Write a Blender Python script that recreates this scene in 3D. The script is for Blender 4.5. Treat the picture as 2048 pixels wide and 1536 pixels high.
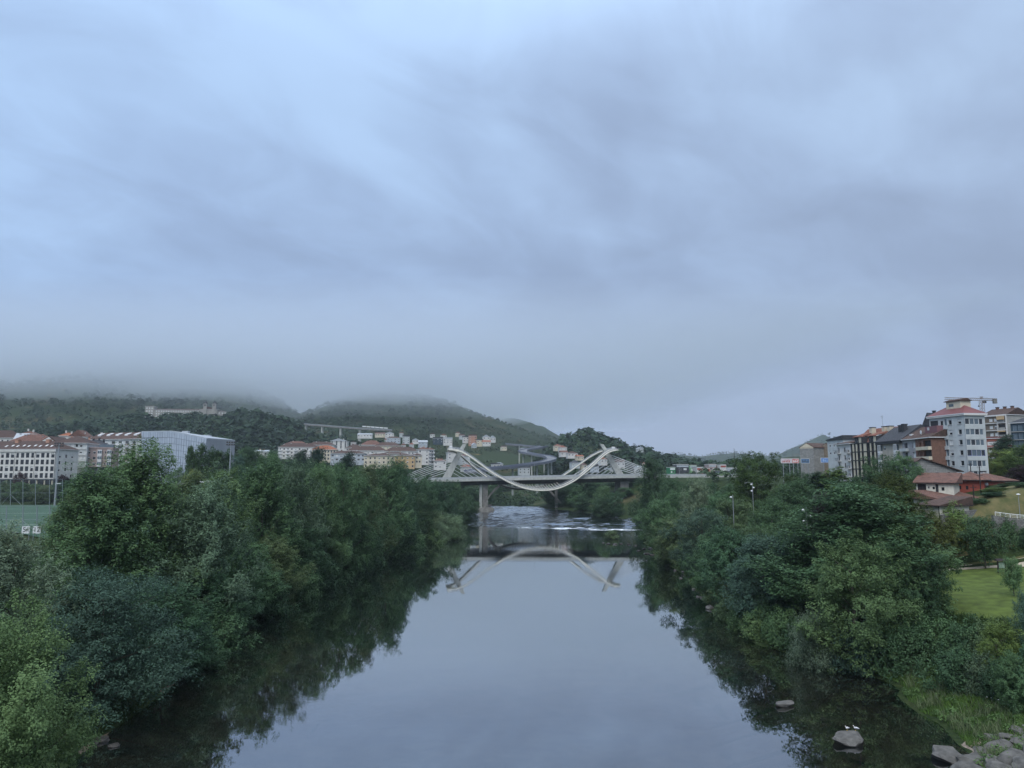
import bpy, bmesh, math, random
import numpy as np
from mathutils import Vector, Matrix

for o in list(bpy.data.objects):
    bpy.data.objects.remove(o, do_unlink=True)
SC = bpy.context.scene
COL = SC.collection
PI = math.pi
R = math.radians

# ------------------------------------------------------------------ camera
CAM_Z = 28.0
FPX = 1450.0            # focal length in pixels of the 2048 px wide photograph
HORIZON = 948.0
PITCH = math.atan((HORIZON - 768.0) / FPX)
cam = bpy.data.cameras.new('camera')
cam.sensor_width = 36.0
cam.lens = 36.0 * FPX / 2048.0
cam.clip_start = 0.5
cam.clip_end = 30000.0
camo = bpy.data.objects.new('camera', cam)
COL.objects.link(camo)
camo.location = (0, 0, CAM_Z)
camo.rotation_euler = (PI / 2 + PITCH, 0, 0)
SC.camera = camo

# ------------------------------------------------------------------ sky and sun
SUN_EL, SUN_AZ = R(48), R(-165)
world = bpy.data.worlds.new('World')
SC.world = world
world.use_nodes = True
wn, wl = world.node_tree.nodes, world.node_tree.links
wn.clear()


def N(nodes, kind, **kw):
    n = nodes.new(kind)
    for k, v in kw.items():
        setattr(n, k, v)
    return n


w_out = N(wn, 'ShaderNodeOutputWorld')
w_tc = N(wn, 'ShaderNodeTexCoord')
w_sky = N(wn, 'ShaderNodeTexSky', sky_type='NISHITA', sun_disc=False)
w_sky.sun_elevation = SUN_EL
w_sky.sun_rotation = SUN_AZ
w_bg1 = N(wn, 'ShaderNodeBackground')
w_bg1.inputs['Strength'].default_value = 0.05
wl.new(w_sky.outputs[0], w_bg1.inputs['Color'])
# overcast deck: clouds laid on a plane overhead (direction.xy / direction.z)
w_sep = N(wn, 'ShaderNodeSeparateXYZ')
wl.new(w_tc.outputs['Generated'], w_sep.inputs[0])


def wmath(op, a, b=None, c=None, clamp=False):
    n = N(wn, 'ShaderNodeMath', operation=op, use_clamp=clamp)
    for i, v in enumerate((a, b, c)):
        if v is None:
            continue
        if isinstance(v, (int, float)):
            n.inputs[i].default_value = v
        else:
            wl.new(v, n.inputs[i])
    return n.outputs[0]


zz = wmath('ADD', wmath('MAXIMUM', w_sep.outputs[2], 0.0), 0.32)
px_ = wmath('DIVIDE', w_sep.outputs[0], zz)
py_ = wmath('DIVIDE', w_sep.outputs[1], zz)
w_cmb = N(wn, 'ShaderNodeCombineXYZ')
wl.new(px_, w_cmb.inputs[0])
wl.new(py_, w_cmb.inputs[1])


def wnoise(scale, detail, rough, dist, phi, stretch, off):
    """cloud noise on the overhead plane, drawn out along the direction phi"""
    c, s_ = math.cos(R(phi)), math.sin(R(phi))
    a_ = wmath('ADD', wmath('MULTIPLY', px_, c / stretch), wmath('MULTIPLY', py_, s_ / stretch))
    b_ = wmath('ADD', wmath('MULTIPLY', px_, -s_), wmath('MULTIPLY', py_, c))
    cb = N(wn, 'ShaderNodeCombineXYZ')
    wl.new(wmath('ADD', a_, off[0]), cb.inputs[0])
    wl.new(wmath('ADD', b_, off[1]), cb.inputs[1])
    cb.inputs[2].default_value = off[2]
    t = N(wn, 'ShaderNodeTexNoise')
    t.inputs['Scale'].default_value = scale
    t.inputs['Detail'].default_value = detail
    t.inputs['Roughness'].default_value = rough
    t.inputs['Distortion'].default_value = dist
    wl.new(cb.outputs[0], t.inputs['Vector'])
    return t.outputs[0]


SKY_OFF = (3.1, 7.7, 0.0)
n1 = wnoise(1.6, 3.0, 0.5, 0.6, 42, 1.35, SKY_OFF)
n2 = wnoise(4.4, 5.0, 0.52, 0.8, 40, 1.4, (9.2, 1.4, 0.3))
n3 = wnoise(13.0, 5.0, 0.55, 0.8, 36, 1.3, (2.2, 5.1, 0.7))
cl = wmath('ADD', wmath('ADD', wmath('MULTIPLY', n1, 0.68), wmath('MULTIPLY', n2, 0.34)), wmath('MULTIPLY', n3, 0.08))
# the deck is thinner, so brighter, up and to the left
cl = wmath('ADD', cl, wmath('MULTIPLY', w_sep.outputs[0], -0.09))
cl = wmath('ADD', wmath('ADD', cl, wmath('MULTIPLY', w_sep.outputs[2], 0.30)), -0.105)
w_ramp = N(wn, 'ShaderNodeValToRGB')
w_ramp.color_ramp.interpolation = 'B_SPLINE'
e = w_ramp.color_ramp.elements
e[0].position = 0.40
e[0].color = (0.236, 0.310, 0.458, 1)
e[1].position = 0.74
e[1].color = (0.415, 0.575, 0.82, 1)
em = e.new(0.56)
em.color = (0.296, 0.396, 0.588, 1)
wl.new(cl, w_ramp.inputs[0])
# thin veil towards the horizon: greyer and lower in contrast
w_veil = N(wn, 'ShaderNodeMix', data_type='RGBA')
w_veil.inputs['B'].default_value = (0.44, 0.52, 0.70, 1)
hz_ = N(wn, 'ShaderNodeMapRange')
hz_.inputs['From Min'].default_value = 0.0
hz_.inputs['From Max'].default_value = 0.20
hz_.inputs['To Min'].default_value = 0.75
hz_.inputs['To Max'].default_value = 0.0
wl.new(w_sep.outputs[2], hz_.inputs[0])
wl.new(hz_.outputs[0], w_veil.inputs['Factor'])
# bluer to the left, greyer to the right
w_tint = N(wn, 'ShaderNodeMix', data_type='RGBA')
w_tint.inputs['A'].default_value = (0.965, 1.0, 1.03, 1)
w_tint.inputs['B'].default_value = (1.03, 1.0, 0.965, 1)
wl.new(wmath('MULTIPLY_ADD', w_sep.outputs[0], 0.9, 0.5, clamp=True), w_tint.inputs['Factor'])
w_mul = N(wn, 'ShaderNodeMix', data_type='RGBA', blend_type='MULTIPLY')
w_mul.inputs['Factor'].default_value = 1.0
wl.new(w_ramp.outputs[0], w_mul.inputs['A'])
wl.new(w_tint.outputs['Result'], w_mul.inputs['B'])
wl.new(w_mul.outputs['Result'], w_veil.inputs['A'])
w_bg2 = N(wn, 'ShaderNodeBackground')
# an overcast sky grows brighter towards the zenith
zen = N(wn, 'ShaderNodeMapRange', interpolation_type='SMOOTHSTEP')
zen.inputs['From Min'].default_value = 0.45
zen.inputs['From Max'].default_value = 1.0
zen.inputs['To Min'].default_value = 1.0
zen.inputs['To Max'].default_value = 2.8
wl.new(w_sep.outputs[2], zen.inputs[0])
wl.new(zen.outputs[0], w_bg2.inputs['Strength'])
# thick cloud overhead is a neutral grey
w_neu = N(wn, 'ShaderNodeMix', data_type='RGBA')
w_neu.inputs['B'].default_value = (0.43, 0.46, 0.50, 1)
zf = N(wn, 'ShaderNodeMapRange', interpolation_type='SMOOTHSTEP')
zf.inputs['From Min'].default_value = 0.55
zf.inputs['From Max'].default_value = 0.95
wl.new(w_sep.outputs[2], zf.inputs[0])
wl.new(zf.outputs[0], w_neu.inputs['Factor'])
wl.new(w_veil.outputs['Result'], w_neu.inputs['A'])
wl.new(w_neu.outputs['Result'], w_bg2.inputs['Color'])
w_mix = N(wn, 'ShaderNodeMixShader')
w_mix.inputs[0].default_value = 0.95
wl.new(w_bg1.outputs[0], w_mix.inputs[1])
wl.new(w_bg2.outputs[0], w_mix.inputs[2])
wl.new(w_mix.outputs[0], w_out.inputs[0])
world.cycles.sampling_method = 'MANUAL'
world.cycles.sample_map_resolution = 256

sun = bpy.data.lights.new('sun', 'SUN')
sun.energy = 1.5
sun.angle = R(40)
sun.color = (1.0, 0.97, 0.92)
suno = bpy.data.objects.new('sun', sun)
COL.objects.link(suno)
suno.rotation_euler = (PI / 2 - SUN_EL, 0, PI - SUN_AZ)
suno.location = (0, 0, 400)

SC.view_settings.view_transform = 'Standard'
SC.view_settings.look = 'None'
SC.view_settings.exposure = 0.3
SC.view_settings.gamma = 1.0
SC.view_settings.use_curve_mapping = False
SC.render.engine = 'CYCLES'
SC.cycles.max_bounces = 12
SC.cycles.diffuse_bounces = 3
SC.cycles.glossy_bounces = 3
SC.cycles.transmission_bounces = 4
SC.cycles.volume_bounces = 8
SC.cycles.transparent_max_bounces = 12
SC.cycles.use_denoising = True
SC.cycles.denoising_prefilter = 'ACCURATE'
SC.cycles.use_adaptive_sampling = False
SC.cycles.caustics_reflective = False
SC.cycles.caustics_refractive = False

# ------------------------------------------------------------------ helpers
_cp, _sp = math.cos(PITCH), math.sin(PITCH)


def at(px, py, Y):
    """world point at forward distance Y seen at pixel (px, py) of the photograph"""
    u = (px - 1024.0) / FPX
    v = (768.0 - py) / FPX
    dy = _cp - v * _sp
    dz = _sp + v * _cp
    t = Y / dy
    return Vector((u * t, Y, CAM_Z + dz * t))


def X(px, Y):
    return at(px, HORIZON, Y).x


def Z(py, Y):
    return at(1024, py, Y).z


RNG = np.random.default_rng(7)
rnd = random.Random(11)


def tag(o, label=None, cat=None, group=None, kind=None):
    if label:
        o['label'] = label
    if cat:
        o['category'] = cat
    if group:
        o['group'] = group
    if kind:
        o['kind'] = kind
    return o


def thing(name, label, cat, loc=(0, 0, 0), rz=0.0, group=None):
    o = bpy.data.objects.new(name, None)
    COL.objects.link(o)
    o.empty_display_size = 0.5
    o.location = loc
    o.rotation_euler = (0, 0, rz)
    return tag(o, label, cat, group)


def link(name, me, parent=None, loc=(0, 0, 0), rz=0.0):
    o = bpy.data.objects.new(name, me)
    COL.objects.link(o)
    o.parent = parent
    o.location = loc
    if rz:
        o.rotation_euler = (0, 0, rz)
    return o


class MB:
    """collects shapes and links them as ONE mesh object"""

    def __init__(self):
        self.v, self.f, self.m = [], [], []

    def quad(self, a, b, c, d, m=0):
        n = len(self.v)
        self.v += [tuple(a), tuple(b), tuple(c), tuple(d)]
        self.f.append((n, n + 1, n + 2, n + 3))
        self.m.append(m)

    def poly(self, pts, m=0):
        n = len(self.v)
        self.v += [tuple(p) for p in pts]
        self.f.append(tuple(range(n, n + len(pts))))
        self.m.append(m)

    def box(self, x0, x1, y0, y1, z0, z1, m=0):
        n = len(self.v)
        self.v += [(x0, y0, z0), (x1, y0, z0), (x1, y1, z0), (x0, y1, z0),
                   (x0, y0, z1), (x1, y0, z1), (x1, y1, z1), (x0, y1, z1)]
        for q in ((3, 2, 1, 0), (4, 5, 6, 7), (0, 1, 5, 4), (1, 2, 6, 5), (2, 3, 7, 6), (3, 0, 4, 7)):
            self.f.append(tuple(n + i for i in q))
            self.m.append(m)

    def hexa(self, p, m=0):
        """8 points: bottom 4 counter-clockwise, then top 4"""
        n = len(self.v)
        self.v += [tuple(q) for q in p]
        for q in ((3, 2, 1, 0), (4, 5, 6, 7), (0, 1, 5, 4), (1, 2, 6, 5), (2, 3, 7, 6), (3, 0, 4, 7)):
            self.f.append(tuple(n + i for i in q))
            self.m.append(m)

    def tube(self, pts, rad, n=6, m=0, cap=True):
        """tapered tube along points; rad a number or one per point"""
        pts = [Vector(p) for p in pts]
        if isinstance(rad, (int, float)):
            rad = [rad] * len(pts)
        base = len(self.v)
        for i, p in enumerate(pts):
            d = (pts[min(i + 1, len(pts) - 1)] - pts[max(i - 1, 0)])
            if d.length < 1e-9:
                d = Vector((0, 0, 1))
            d.normalize()
            ref = Vector((0, 0, 1)) if abs(d.z) < 0.9 else Vector((1, 0, 0))
            a = d.cross(ref).normalized()
            b = a.cross(d).normalized()
            for k in range(n):
                t = 2 * PI * k / n
                self.v.append(tuple(p + a * (math.cos(t) * rad[i]) + b * (math.sin(t) * rad[i])))
        for i in range(len(pts) - 1):
            for k in range(n):
                k2 = (k + 1) % n
                self.f.append((base + i * n + k, base + (i + 1) * n + k, base + (i + 1) * n + k2, base + i * n + k2))
                self.m.append(m)
        if cap:
            self.f.append(tuple(base + k for k in range(n)))
            self.m.append(m)
            e = base + (len(pts) - 1) * n
            self.f.append(tuple(e + k for k in reversed(range(n))))
            self.m.append(m)

    def ribbon(self, A, B, m=0):
        """strip between two point rows"""
        for i in range(len(A) - 1):
            self.quad(A[i], B[i], B[i + 1], A[i + 1], m)

    def mesh(self, name, mats, smooth=False):
        me = bpy.data.meshes.new(name)
        me.from_pydata(self.v, [], self.f)
        if not isinstance(mats, (list, tuple)):
            mats = [mats]
        for mm in mats:
            me.materials.append(mm)
        if len(mats) > 1:
            me.polygons.foreach_set('material_index', self.m)
        if smooth:
            me.polygons.foreach_set('use_smooth', [True] * len(self.f))
        me.update()
        return me

    def build(self, name, mats, parent=None, loc=(0, 0, 0), rz=0.0, smooth=False):
        return link(name, self.mesh(name, mats, smooth), parent, loc, rz)


def np_mesh(name, V, F, mat, smooth=False):
    """mesh from numpy arrays; F is (n,4) or (n,3)"""
    me = bpy.data.meshes.new(name)
    k = F.shape[1]
    me.vertices.add(len(V))
    me.vertices.foreach_set('co', np.ascontiguousarray(V, dtype=np.float32).ravel())
    me.loops.add(F.size)
    me.loops.foreach_set('vertex_index', np.ascontiguousarray(F, dtype=np.int32).ravel())
    me.polygons.add(len(F))
    me.polygons.foreach_set('loop_start', np.arange(0, F.size, k, dtype=np.int32))
    me.polygons.foreach_set('loop_total', np.full(len(F), k, dtype=np.int32))
    if smooth:
        me.polygons.foreach_set('use_smooth', np.ones(len(F), dtype=bool))
    me.materials.append(mat)
    me.update(calc_edges=True)
    return me


def copy_tree(o, parent=None):
    c = o.copy()
    COL.objects.link(c)
    c.parent = parent
    for ch in list(o.children):
        copy_tree(ch, c)
    return c


# ------------------------------------------------------------------ materials
MATS = {}


def mat(name, col=(0.5, 0.5, 0.5), rough=0.7, metal=0.0, noise=0.0, nscale=1.0, bump=0.0, bscale=8.0, spec=0.3, coord='Object', col2=None, detail=5):
    if name in MATS:
        return MATS[name]
    m = bpy.data.materials.new(name)
    m.use_nodes = True
    nt = m.node_tree
    b = nt.nodes['Principled BSDF']
    b.inputs['Roughness'].default_value = rough
    b.inputs['Metallic'].default_value = metal
    b.inputs['Specular IOR Level'].default_value = spec
    b.inputs['Base Color'].default_value = (*col, 1)
    tc = None
    if noise > 0 or bump > 0 or col2:
        tc = N(nt.nodes, 'ShaderNodeTexCoord')
    if noise > 0 or col2:
        t = N(nt.nodes, 'ShaderNodeTexNoise')
        t.inputs['Scale'].default_value = nscale
        t.inputs['Detail'].default_value = detail
        t.inputs['Roughness'].default_value = 0.62
        nt.links.new(tc.outputs[coord], t.inputs['Vector'])
        mx = N(nt.nodes, 'ShaderNodeMix', data_type='RGBA')
        c2 = col2 if col2 else tuple(c * (1 - noise) for c in col)
        c1 = col if col2 else tuple(min(1, c * (1 + noise)) for c in col)
        mx.inputs['A'].default_value = (*c2, 1)
        mx.inputs['B'].default_value = (*c1, 1)
        mr = N(nt.nodes, 'ShaderNodeMapRange')
        mr.inputs['From Min'].default_value = 0.35
        mr.inputs['From Max'].default_value = 0.65
        nt.links.new(t.outputs[0], mr.inputs[0])
        nt.links.new(mr.outputs[0], mx.inputs['Factor'])
        nt.links.new(mx.outputs['Result'], b.inputs['Base Color'])
    if bump > 0:
        t2 = N(nt.nodes, 'ShaderNodeTexNoise')
        t2.inputs['Scale'].default_value = bscale
        t2.inputs['Detail'].default_value = 6
        nt.links.new(tc.outputs[coord], t2.inputs['Vector'])
        bp = N(nt.nodes, 'ShaderNodeBump')
        bp.inputs['Strength'].default_value = 0.6
        bp.inputs['Distance'].default_value = bump
        nt.links.new(t2.outputs[0], bp.inputs['Height'])
        nt.links.new(bp.outputs[0], b.inputs['Normal'])
    MATS[name] = m
    return m

# ================================================================== the land
def smooth(a, b, x):
    t = np.clip((x - a) / (b - a), 0, 1)
    return t * t * (3 - 2 * t)


_hash_tab = np.random.default_rng(99).random((256, 256))


def vnoise(x, y):
    xi, yi = np.floor(x).astype(int), np.floor(y).astype(int)
    fx, fy = x - xi, y - yi
    fx, fy = fx * fx * (3 - 2 * fx), fy * fy * (3 - 2 * fy)
    a = _hash_tab[xi % 256, yi % 256]
    b = _hash_tab[(xi + 1) % 256, yi % 256]
    c = _hash_tab[xi % 256, (yi + 1) % 256]
    d = _hash_tab[(xi + 1) % 256, (yi + 1) % 256]
    return (a * (1 - fx) + b * fx) * (1 - fy) + (c * (1 - fx) + d * fx) * fy


def fbm(x, y, oct=4):
    s, a, t = 0.0, 0.5, 0.0
    for i in range(oct):
        s = s + a * vnoise(x * 2 ** i + 17.3 * i, y * 2 ** i + 5.1 * i)
        t += a
        a *= 0.5
    return s / t


_LY = [0, 40, 76, 109, 139, 180, 223, 260, 286, 305, 318, 328, 345, 400, 440, 478, 520, 760, 1500, 9000]
_LX = [-36, -38, -43, -46, -50, -52, -50, -45, -39, -33, -21, -22, -33, -36, -28, -22, -18, -20, -20, -20]
_RY = [0, 40, 73, 85, 96, 104, 109, 116, 126, 149, 200, 267, 296, 340, 372, 417, 442, 487, 520, 760, 1500, 9000]
_RX = [36, 39, 44.5, 48.5, 49.5, 51.5, 49.8, 45.5, 41.5, 41.5, 48, 51, 54, 62, 66, 66, 48, 20, 16, 26, 28, 28]


def xl(y):
    y = np.asarray(y, float)
    return np.interp(y, _LY, _LX) + 1.8 * (fbm(y / 7.0, y * 0 + 3.3, 3) - 0.5)


def xr(y):
    y = np.asarray(y, float)
    return np.interp(y, _RY, _RX) + 3.2 * (fbm(y / 5.0, y * 0 + 8.1, 3) - 0.5)


def water_z(x, y):
    s = y + 0.42 * x
    return 5.9 * smooth(388, 500, s) ** 0.9


def ridge(x, y, D, pts, wn_, wf, base, k=1.0):
    """hill with a silhouette given as (pixel x, pixel y) pairs at distance D"""
    xs = [X(p[0], D) for p in pts]
    zs = [Z(p[1], D) for p in pts]
    zr = np.interp(x, xs, zs)
    prof = np.where(y < D, np.clip((y - D + wn_) / wn_, 0, 1) ** (1.25 * k), 1 - smooth(D, D + wf, y))
    return base + (np.maximum(zr, base) - base) * prof


HILLS = [
    # hill behind the seminary, its top in the cloud
    (1900, [(-900, 735), (-200, 742), (200, 738), (400, 748), (470, 770), (540, 800), (600, 838), (680, 880), (800, 930), (900, 948)], 1050, 900, 20, 0.9),
    # seminary knoll
    (1060, [(-300, 905), (-100, 880), (120, 862), (260, 843), (300, 838), (440, 836), (500, 834), (560, 842), (600, 858), (650, 888), (720, 912), (800, 948)], 420, 500, 24, 1.0),
    # long hill in the middle
    (1900, [(420, 900), (520, 868), (600, 838), (650, 816), (700, 802), (750, 795), (830, 797), (870, 805), (920, 818), (980, 838), (1030, 856), (1080, 868), (1110, 880), (1150, 893), (1250, 910), (1350, 948)], 1150, 800, 25, 1.3),
    # paler hill behind it
    (3000, [(850, 815), (1000, 830), (1050, 840), (1090, 852), (1120, 872), (1150, 890), (1200, 915), (1260, 948)], 900, 800, 30, 1.0),
    # wooded spur above the bridge
    (1000, [(1000, 948), (1100, 915), (1140, 882), (1160, 872), (1200, 882), (1240, 898), (1290, 914), (1330, 926), (1400, 936), (1480, 948)], 330, 500, 24, 1.0),
    # far hills to the right of the river
    (4200, [(1150, 940), (1270, 916), (1330, 906), (1400, 912), (1470, 906), (1540, 914), (1580, 902), (1625, 880), (1655, 868), (1690, 884), (1800, 890), (2100, 880), (2600, 900)], 1200, 900, 30, 1.0),
    (1500, [(1480, 948), (1530, 925), (1560, 916), (1590, 912), (1640, 916), (1720, 930), (1850, 948)], 400, 300, 26, 1.0),
]


def H(x, y):
    x = np.asarray(x, float)
    y = np.asarray(y, float)
    x, y = np.broadcast_arrays(x, y)
    dl = xl(y) - x
    dr = x - xr(y)
    w = water_z(np.clip(x, xl(y), xr(y)), y)
    # left side
    zl = np.interp(dl, [0, 3, 8, 25, 50, 70, 100, 400], [0.1, 1.0, 2.2, 5.5, 10, 14, 15, 15])
    zl = zl + 8.0 * smooth(305, 345, y) * smooth(40, 110, dl)
    zl = zl + np.interp(y, [0, 500, 620, 800, 1000, 1300, 9000], [0, 0, 4, 22, 42, 45, 30]) * smooth(20, 120, dl)
    zl = np.maximum(zl, w + np.interp(dl, [0, 3, 8, 25], [0.1, 0.8, 2.0, 3.0]))
    # right side
    za = np.interp(dr, [0, 5, 10, 16, 22, 30, 60, 90, 120, 400], [0.1, 0.7, 1.6, 3.6, 6.3, 7.4, 9.6, 15, 20, 26])
    zb = np.interp(dr, [0, 4, 10, 25, 40, 52, 60, 72, 95, 150, 400], [0.1, 1.2, 3, 8, 13, 17.3, 21.5, 25.2, 25.6, 25.8, 25])
    t = smooth(152, 163, y)
    zr = za * (1 - t) + zb * t
    zr = zr + np.interp(y, [0, 520, 700, 900, 9000], [0, 0, 2, 4, 4]) * smooth(10, 80, dr)
    zr = np.maximum(zr, w + np.interp(dr, [0, 3, 8, 25], [0.1, 0.8, 2.0, 3.0]))
    # river bed
    dd = -np.maximum(dl, dr)
    shelf = np.where(dr > dl, np.interp(dd, [0, 4, 14, 24], [0.0, 0.45, 1.1, 4.0]), np.interp(dd, [0, 2, 8, 20], [0.0, 0.7, 2.5, 4.0]))
    bed = w - shelf
    z = np.where(dl > 0, zl, np.where(dr > 0, zr, bed))
    # the river valley closes off far behind the bridge
    z = np.where((dd > 0) & (y > 800), np.maximum(z, np.interp(y, [800, 850, 1000], [3, 12, 30])), z)
    land = smooth(30, 80, np.maximum(dl, dr))
    for D, pts, wn_, wf, base, k in HILLS:
        rz = ridge(x, y, D, pts, wn_, wf, base, k)
        n = (fbm(x / 160.0 + D, y / 160.0, 4) - 0.5) * 0.22 * np.maximum(rz - base, 0)
        rise = smooth(1.0, 14.0, rz - base)
        z = np.where(y > 560, z * (1 - rise) + np.maximum(z, rz + n) * rise, z)
    z = z + (fbm(x / 14.0, y / 14.0, 3) - 0.5) * 1.2 * land * smooth(320, 420, y)
    z = z + (fbm(x / 3.0, y / 3.0, 3) - 0.5) * 0.5 * smooth(0, 6, np.maximum(dl, dr)) * (1 - smooth(20, 30, np.maximum(dl, dr)))
    return z


def hz(x, y):
    return float(H(x, y))


def graded(segs):
    out = []
    for a, b, step in segs:
        out += list(np.arange(a, b, step))
    out.append(segs[-1][1])
    return np.array(out)


# ground materials ----------------------------------------------------------
def ground_material():
    m = bpy.data.materials.new('ground_earth')
    m.use_nodes = True
    nt = m.node_tree
    b = nt.nodes['Principled BSDF']
    b.inputs['Roughness'].default_value = 0.95
    b.inputs['Specular IOR Level'].default_value = 0.15
    g = N(nt.nodes, 'ShaderNodeNewGeometry')

    def noise(scale, det=6):
        t = N(nt.nodes, 'ShaderNodeTexNoise')
        t.inputs['Scale'].default_value = scale
        t.inputs['Detail'].default_value = det
        t.inputs['Roughness'].default_value = 0.6
        nt.links.new(g.outputs['Position'], t.inputs['Vector'])
        return t.outputs[0]

    def ramp(src, lo, hi):
        r = N(nt.nodes, 'ShaderNodeMapRange')
        r.inputs['From Min'].default_value = lo
        r.inputs['From Max'].default_value = hi
        nt.links.new(src, r.inputs[0])
        return r.outputs[0]

    def mixc(f, a, c):
        x = N(nt.nodes, 'ShaderNodeMix', data_type='RGBA')
        nt.links.new(f, x.inputs['Factor'])
        for k, v in (('A', a), ('B', c)):
            if isinstance(v, tuple):
                x.inputs[k].default_value = (*v, 1)
            else:
                nt.links.new(v, x.inputs[k])
        return x.outputs['Result']

    green = mixc(ramp(noise(0.9), 0.35, 0.65), (0.014, 0.028, 0.010), (0.036, 0.056, 0.018))
    brown = mixc(ramp(noise(0.35), 0.35, 0.65), (0.05, 0.05, 0.022), (0.10, 0.085, 0.04))
    c = mixc(ramp(noise(0.012, 5), 0.56, 0.66), green, brown)
    ochre = (0.22, 0.14, 0.055)
    c = mixc(ramp(noise(0.02, 3), 0.67, 0.72), c, ochre)
    nt.links.new(c, b.inputs['Base Color'])
    bp = N(nt.nodes, 'ShaderNodeBump')
    bp.inputs['Distance'].default_value = 0.25
    bp.inputs['Strength'].default_value = 0.7
    nt.links.new(noise(2.5), bp.inputs['Height'])
    nt.links.new(bp.outputs[0], b.inputs['Normal'])
    return m


M_ground = ground_material()
gx = graded([(-5200, -3000, 200), (-3000, -1400, 100), (-1400, -500, 25), (-500, -140, 9), (-140, -70, 4), (-70, 76, 1.9), (76, 180, 3.5), (180, 500, 9), (500, 1400, 25), (1400, 3000, 100), (3000, 5200, 200)])
gy = graded([(-60, 40, 20), (40, 300, 2.1), (300, 520, 3), (520, 900, 9), (900, 2100, 16), (2100, 4600, 60), (4600, 5600, 100)])
GX, GY = np.meshgrid(gx, gy, indexing='ij')
GZ = H(GX, GY)
V = np.stack([GX, GY, GZ], -1).reshape(-1, 3)
ni, nj = GX.shape
idx = np.arange(ni * nj).reshape(ni, nj)
F = np.stack([idx[:-1, :-1], idx[1:, :-1], idx[1:, 1:], idx[:-1, 1:]], -1).reshape(-1, 4)
ground = link('ground', np_mesh('ground', V, F, M_ground, True))
tag(ground, 'green and brown river valley ground rising into misty hills', kind='structure')


def drape(name, poly_fn, xs, ys, lift, m, label=None):
    """a sheet laid over the ground wherever poly_fn(x, y) is true"""
    A, B = np.meshgrid(xs, ys, indexing='ij')
    zz_ = H(A, B) + lift
    idx = np.arange(A.size).reshape(A.shape)
    cx = 0.25 * (A[:-1, :-1] + A[1:, :-1] + A[1:, 1:] + A[:-1, 1:])
    cy = 0.25 * (B[:-1, :-1] + B[1:, :-1] + B[1:, 1:] + B[:-1, 1:])
    keep = poly_fn(cx, cy).reshape(-1)
    F_ = np.stack([idx[:-1, :-1], idx[1:, :-1], idx[1:, 1:], idx[:-1, 1:]], -1).reshape(-1, 4)[keep]
    used = np.unique(F_)
    mp = np.full(A.size, -1)
    mp[used] = np.arange(len(used))
    V_ = np.stack([A, B, zz_], -1).reshape(-1, 3)[used]
    o = link(name, np_mesh(name, V_, mp[F_], m, True))
    return tag(o, label, kind='structure')


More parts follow.
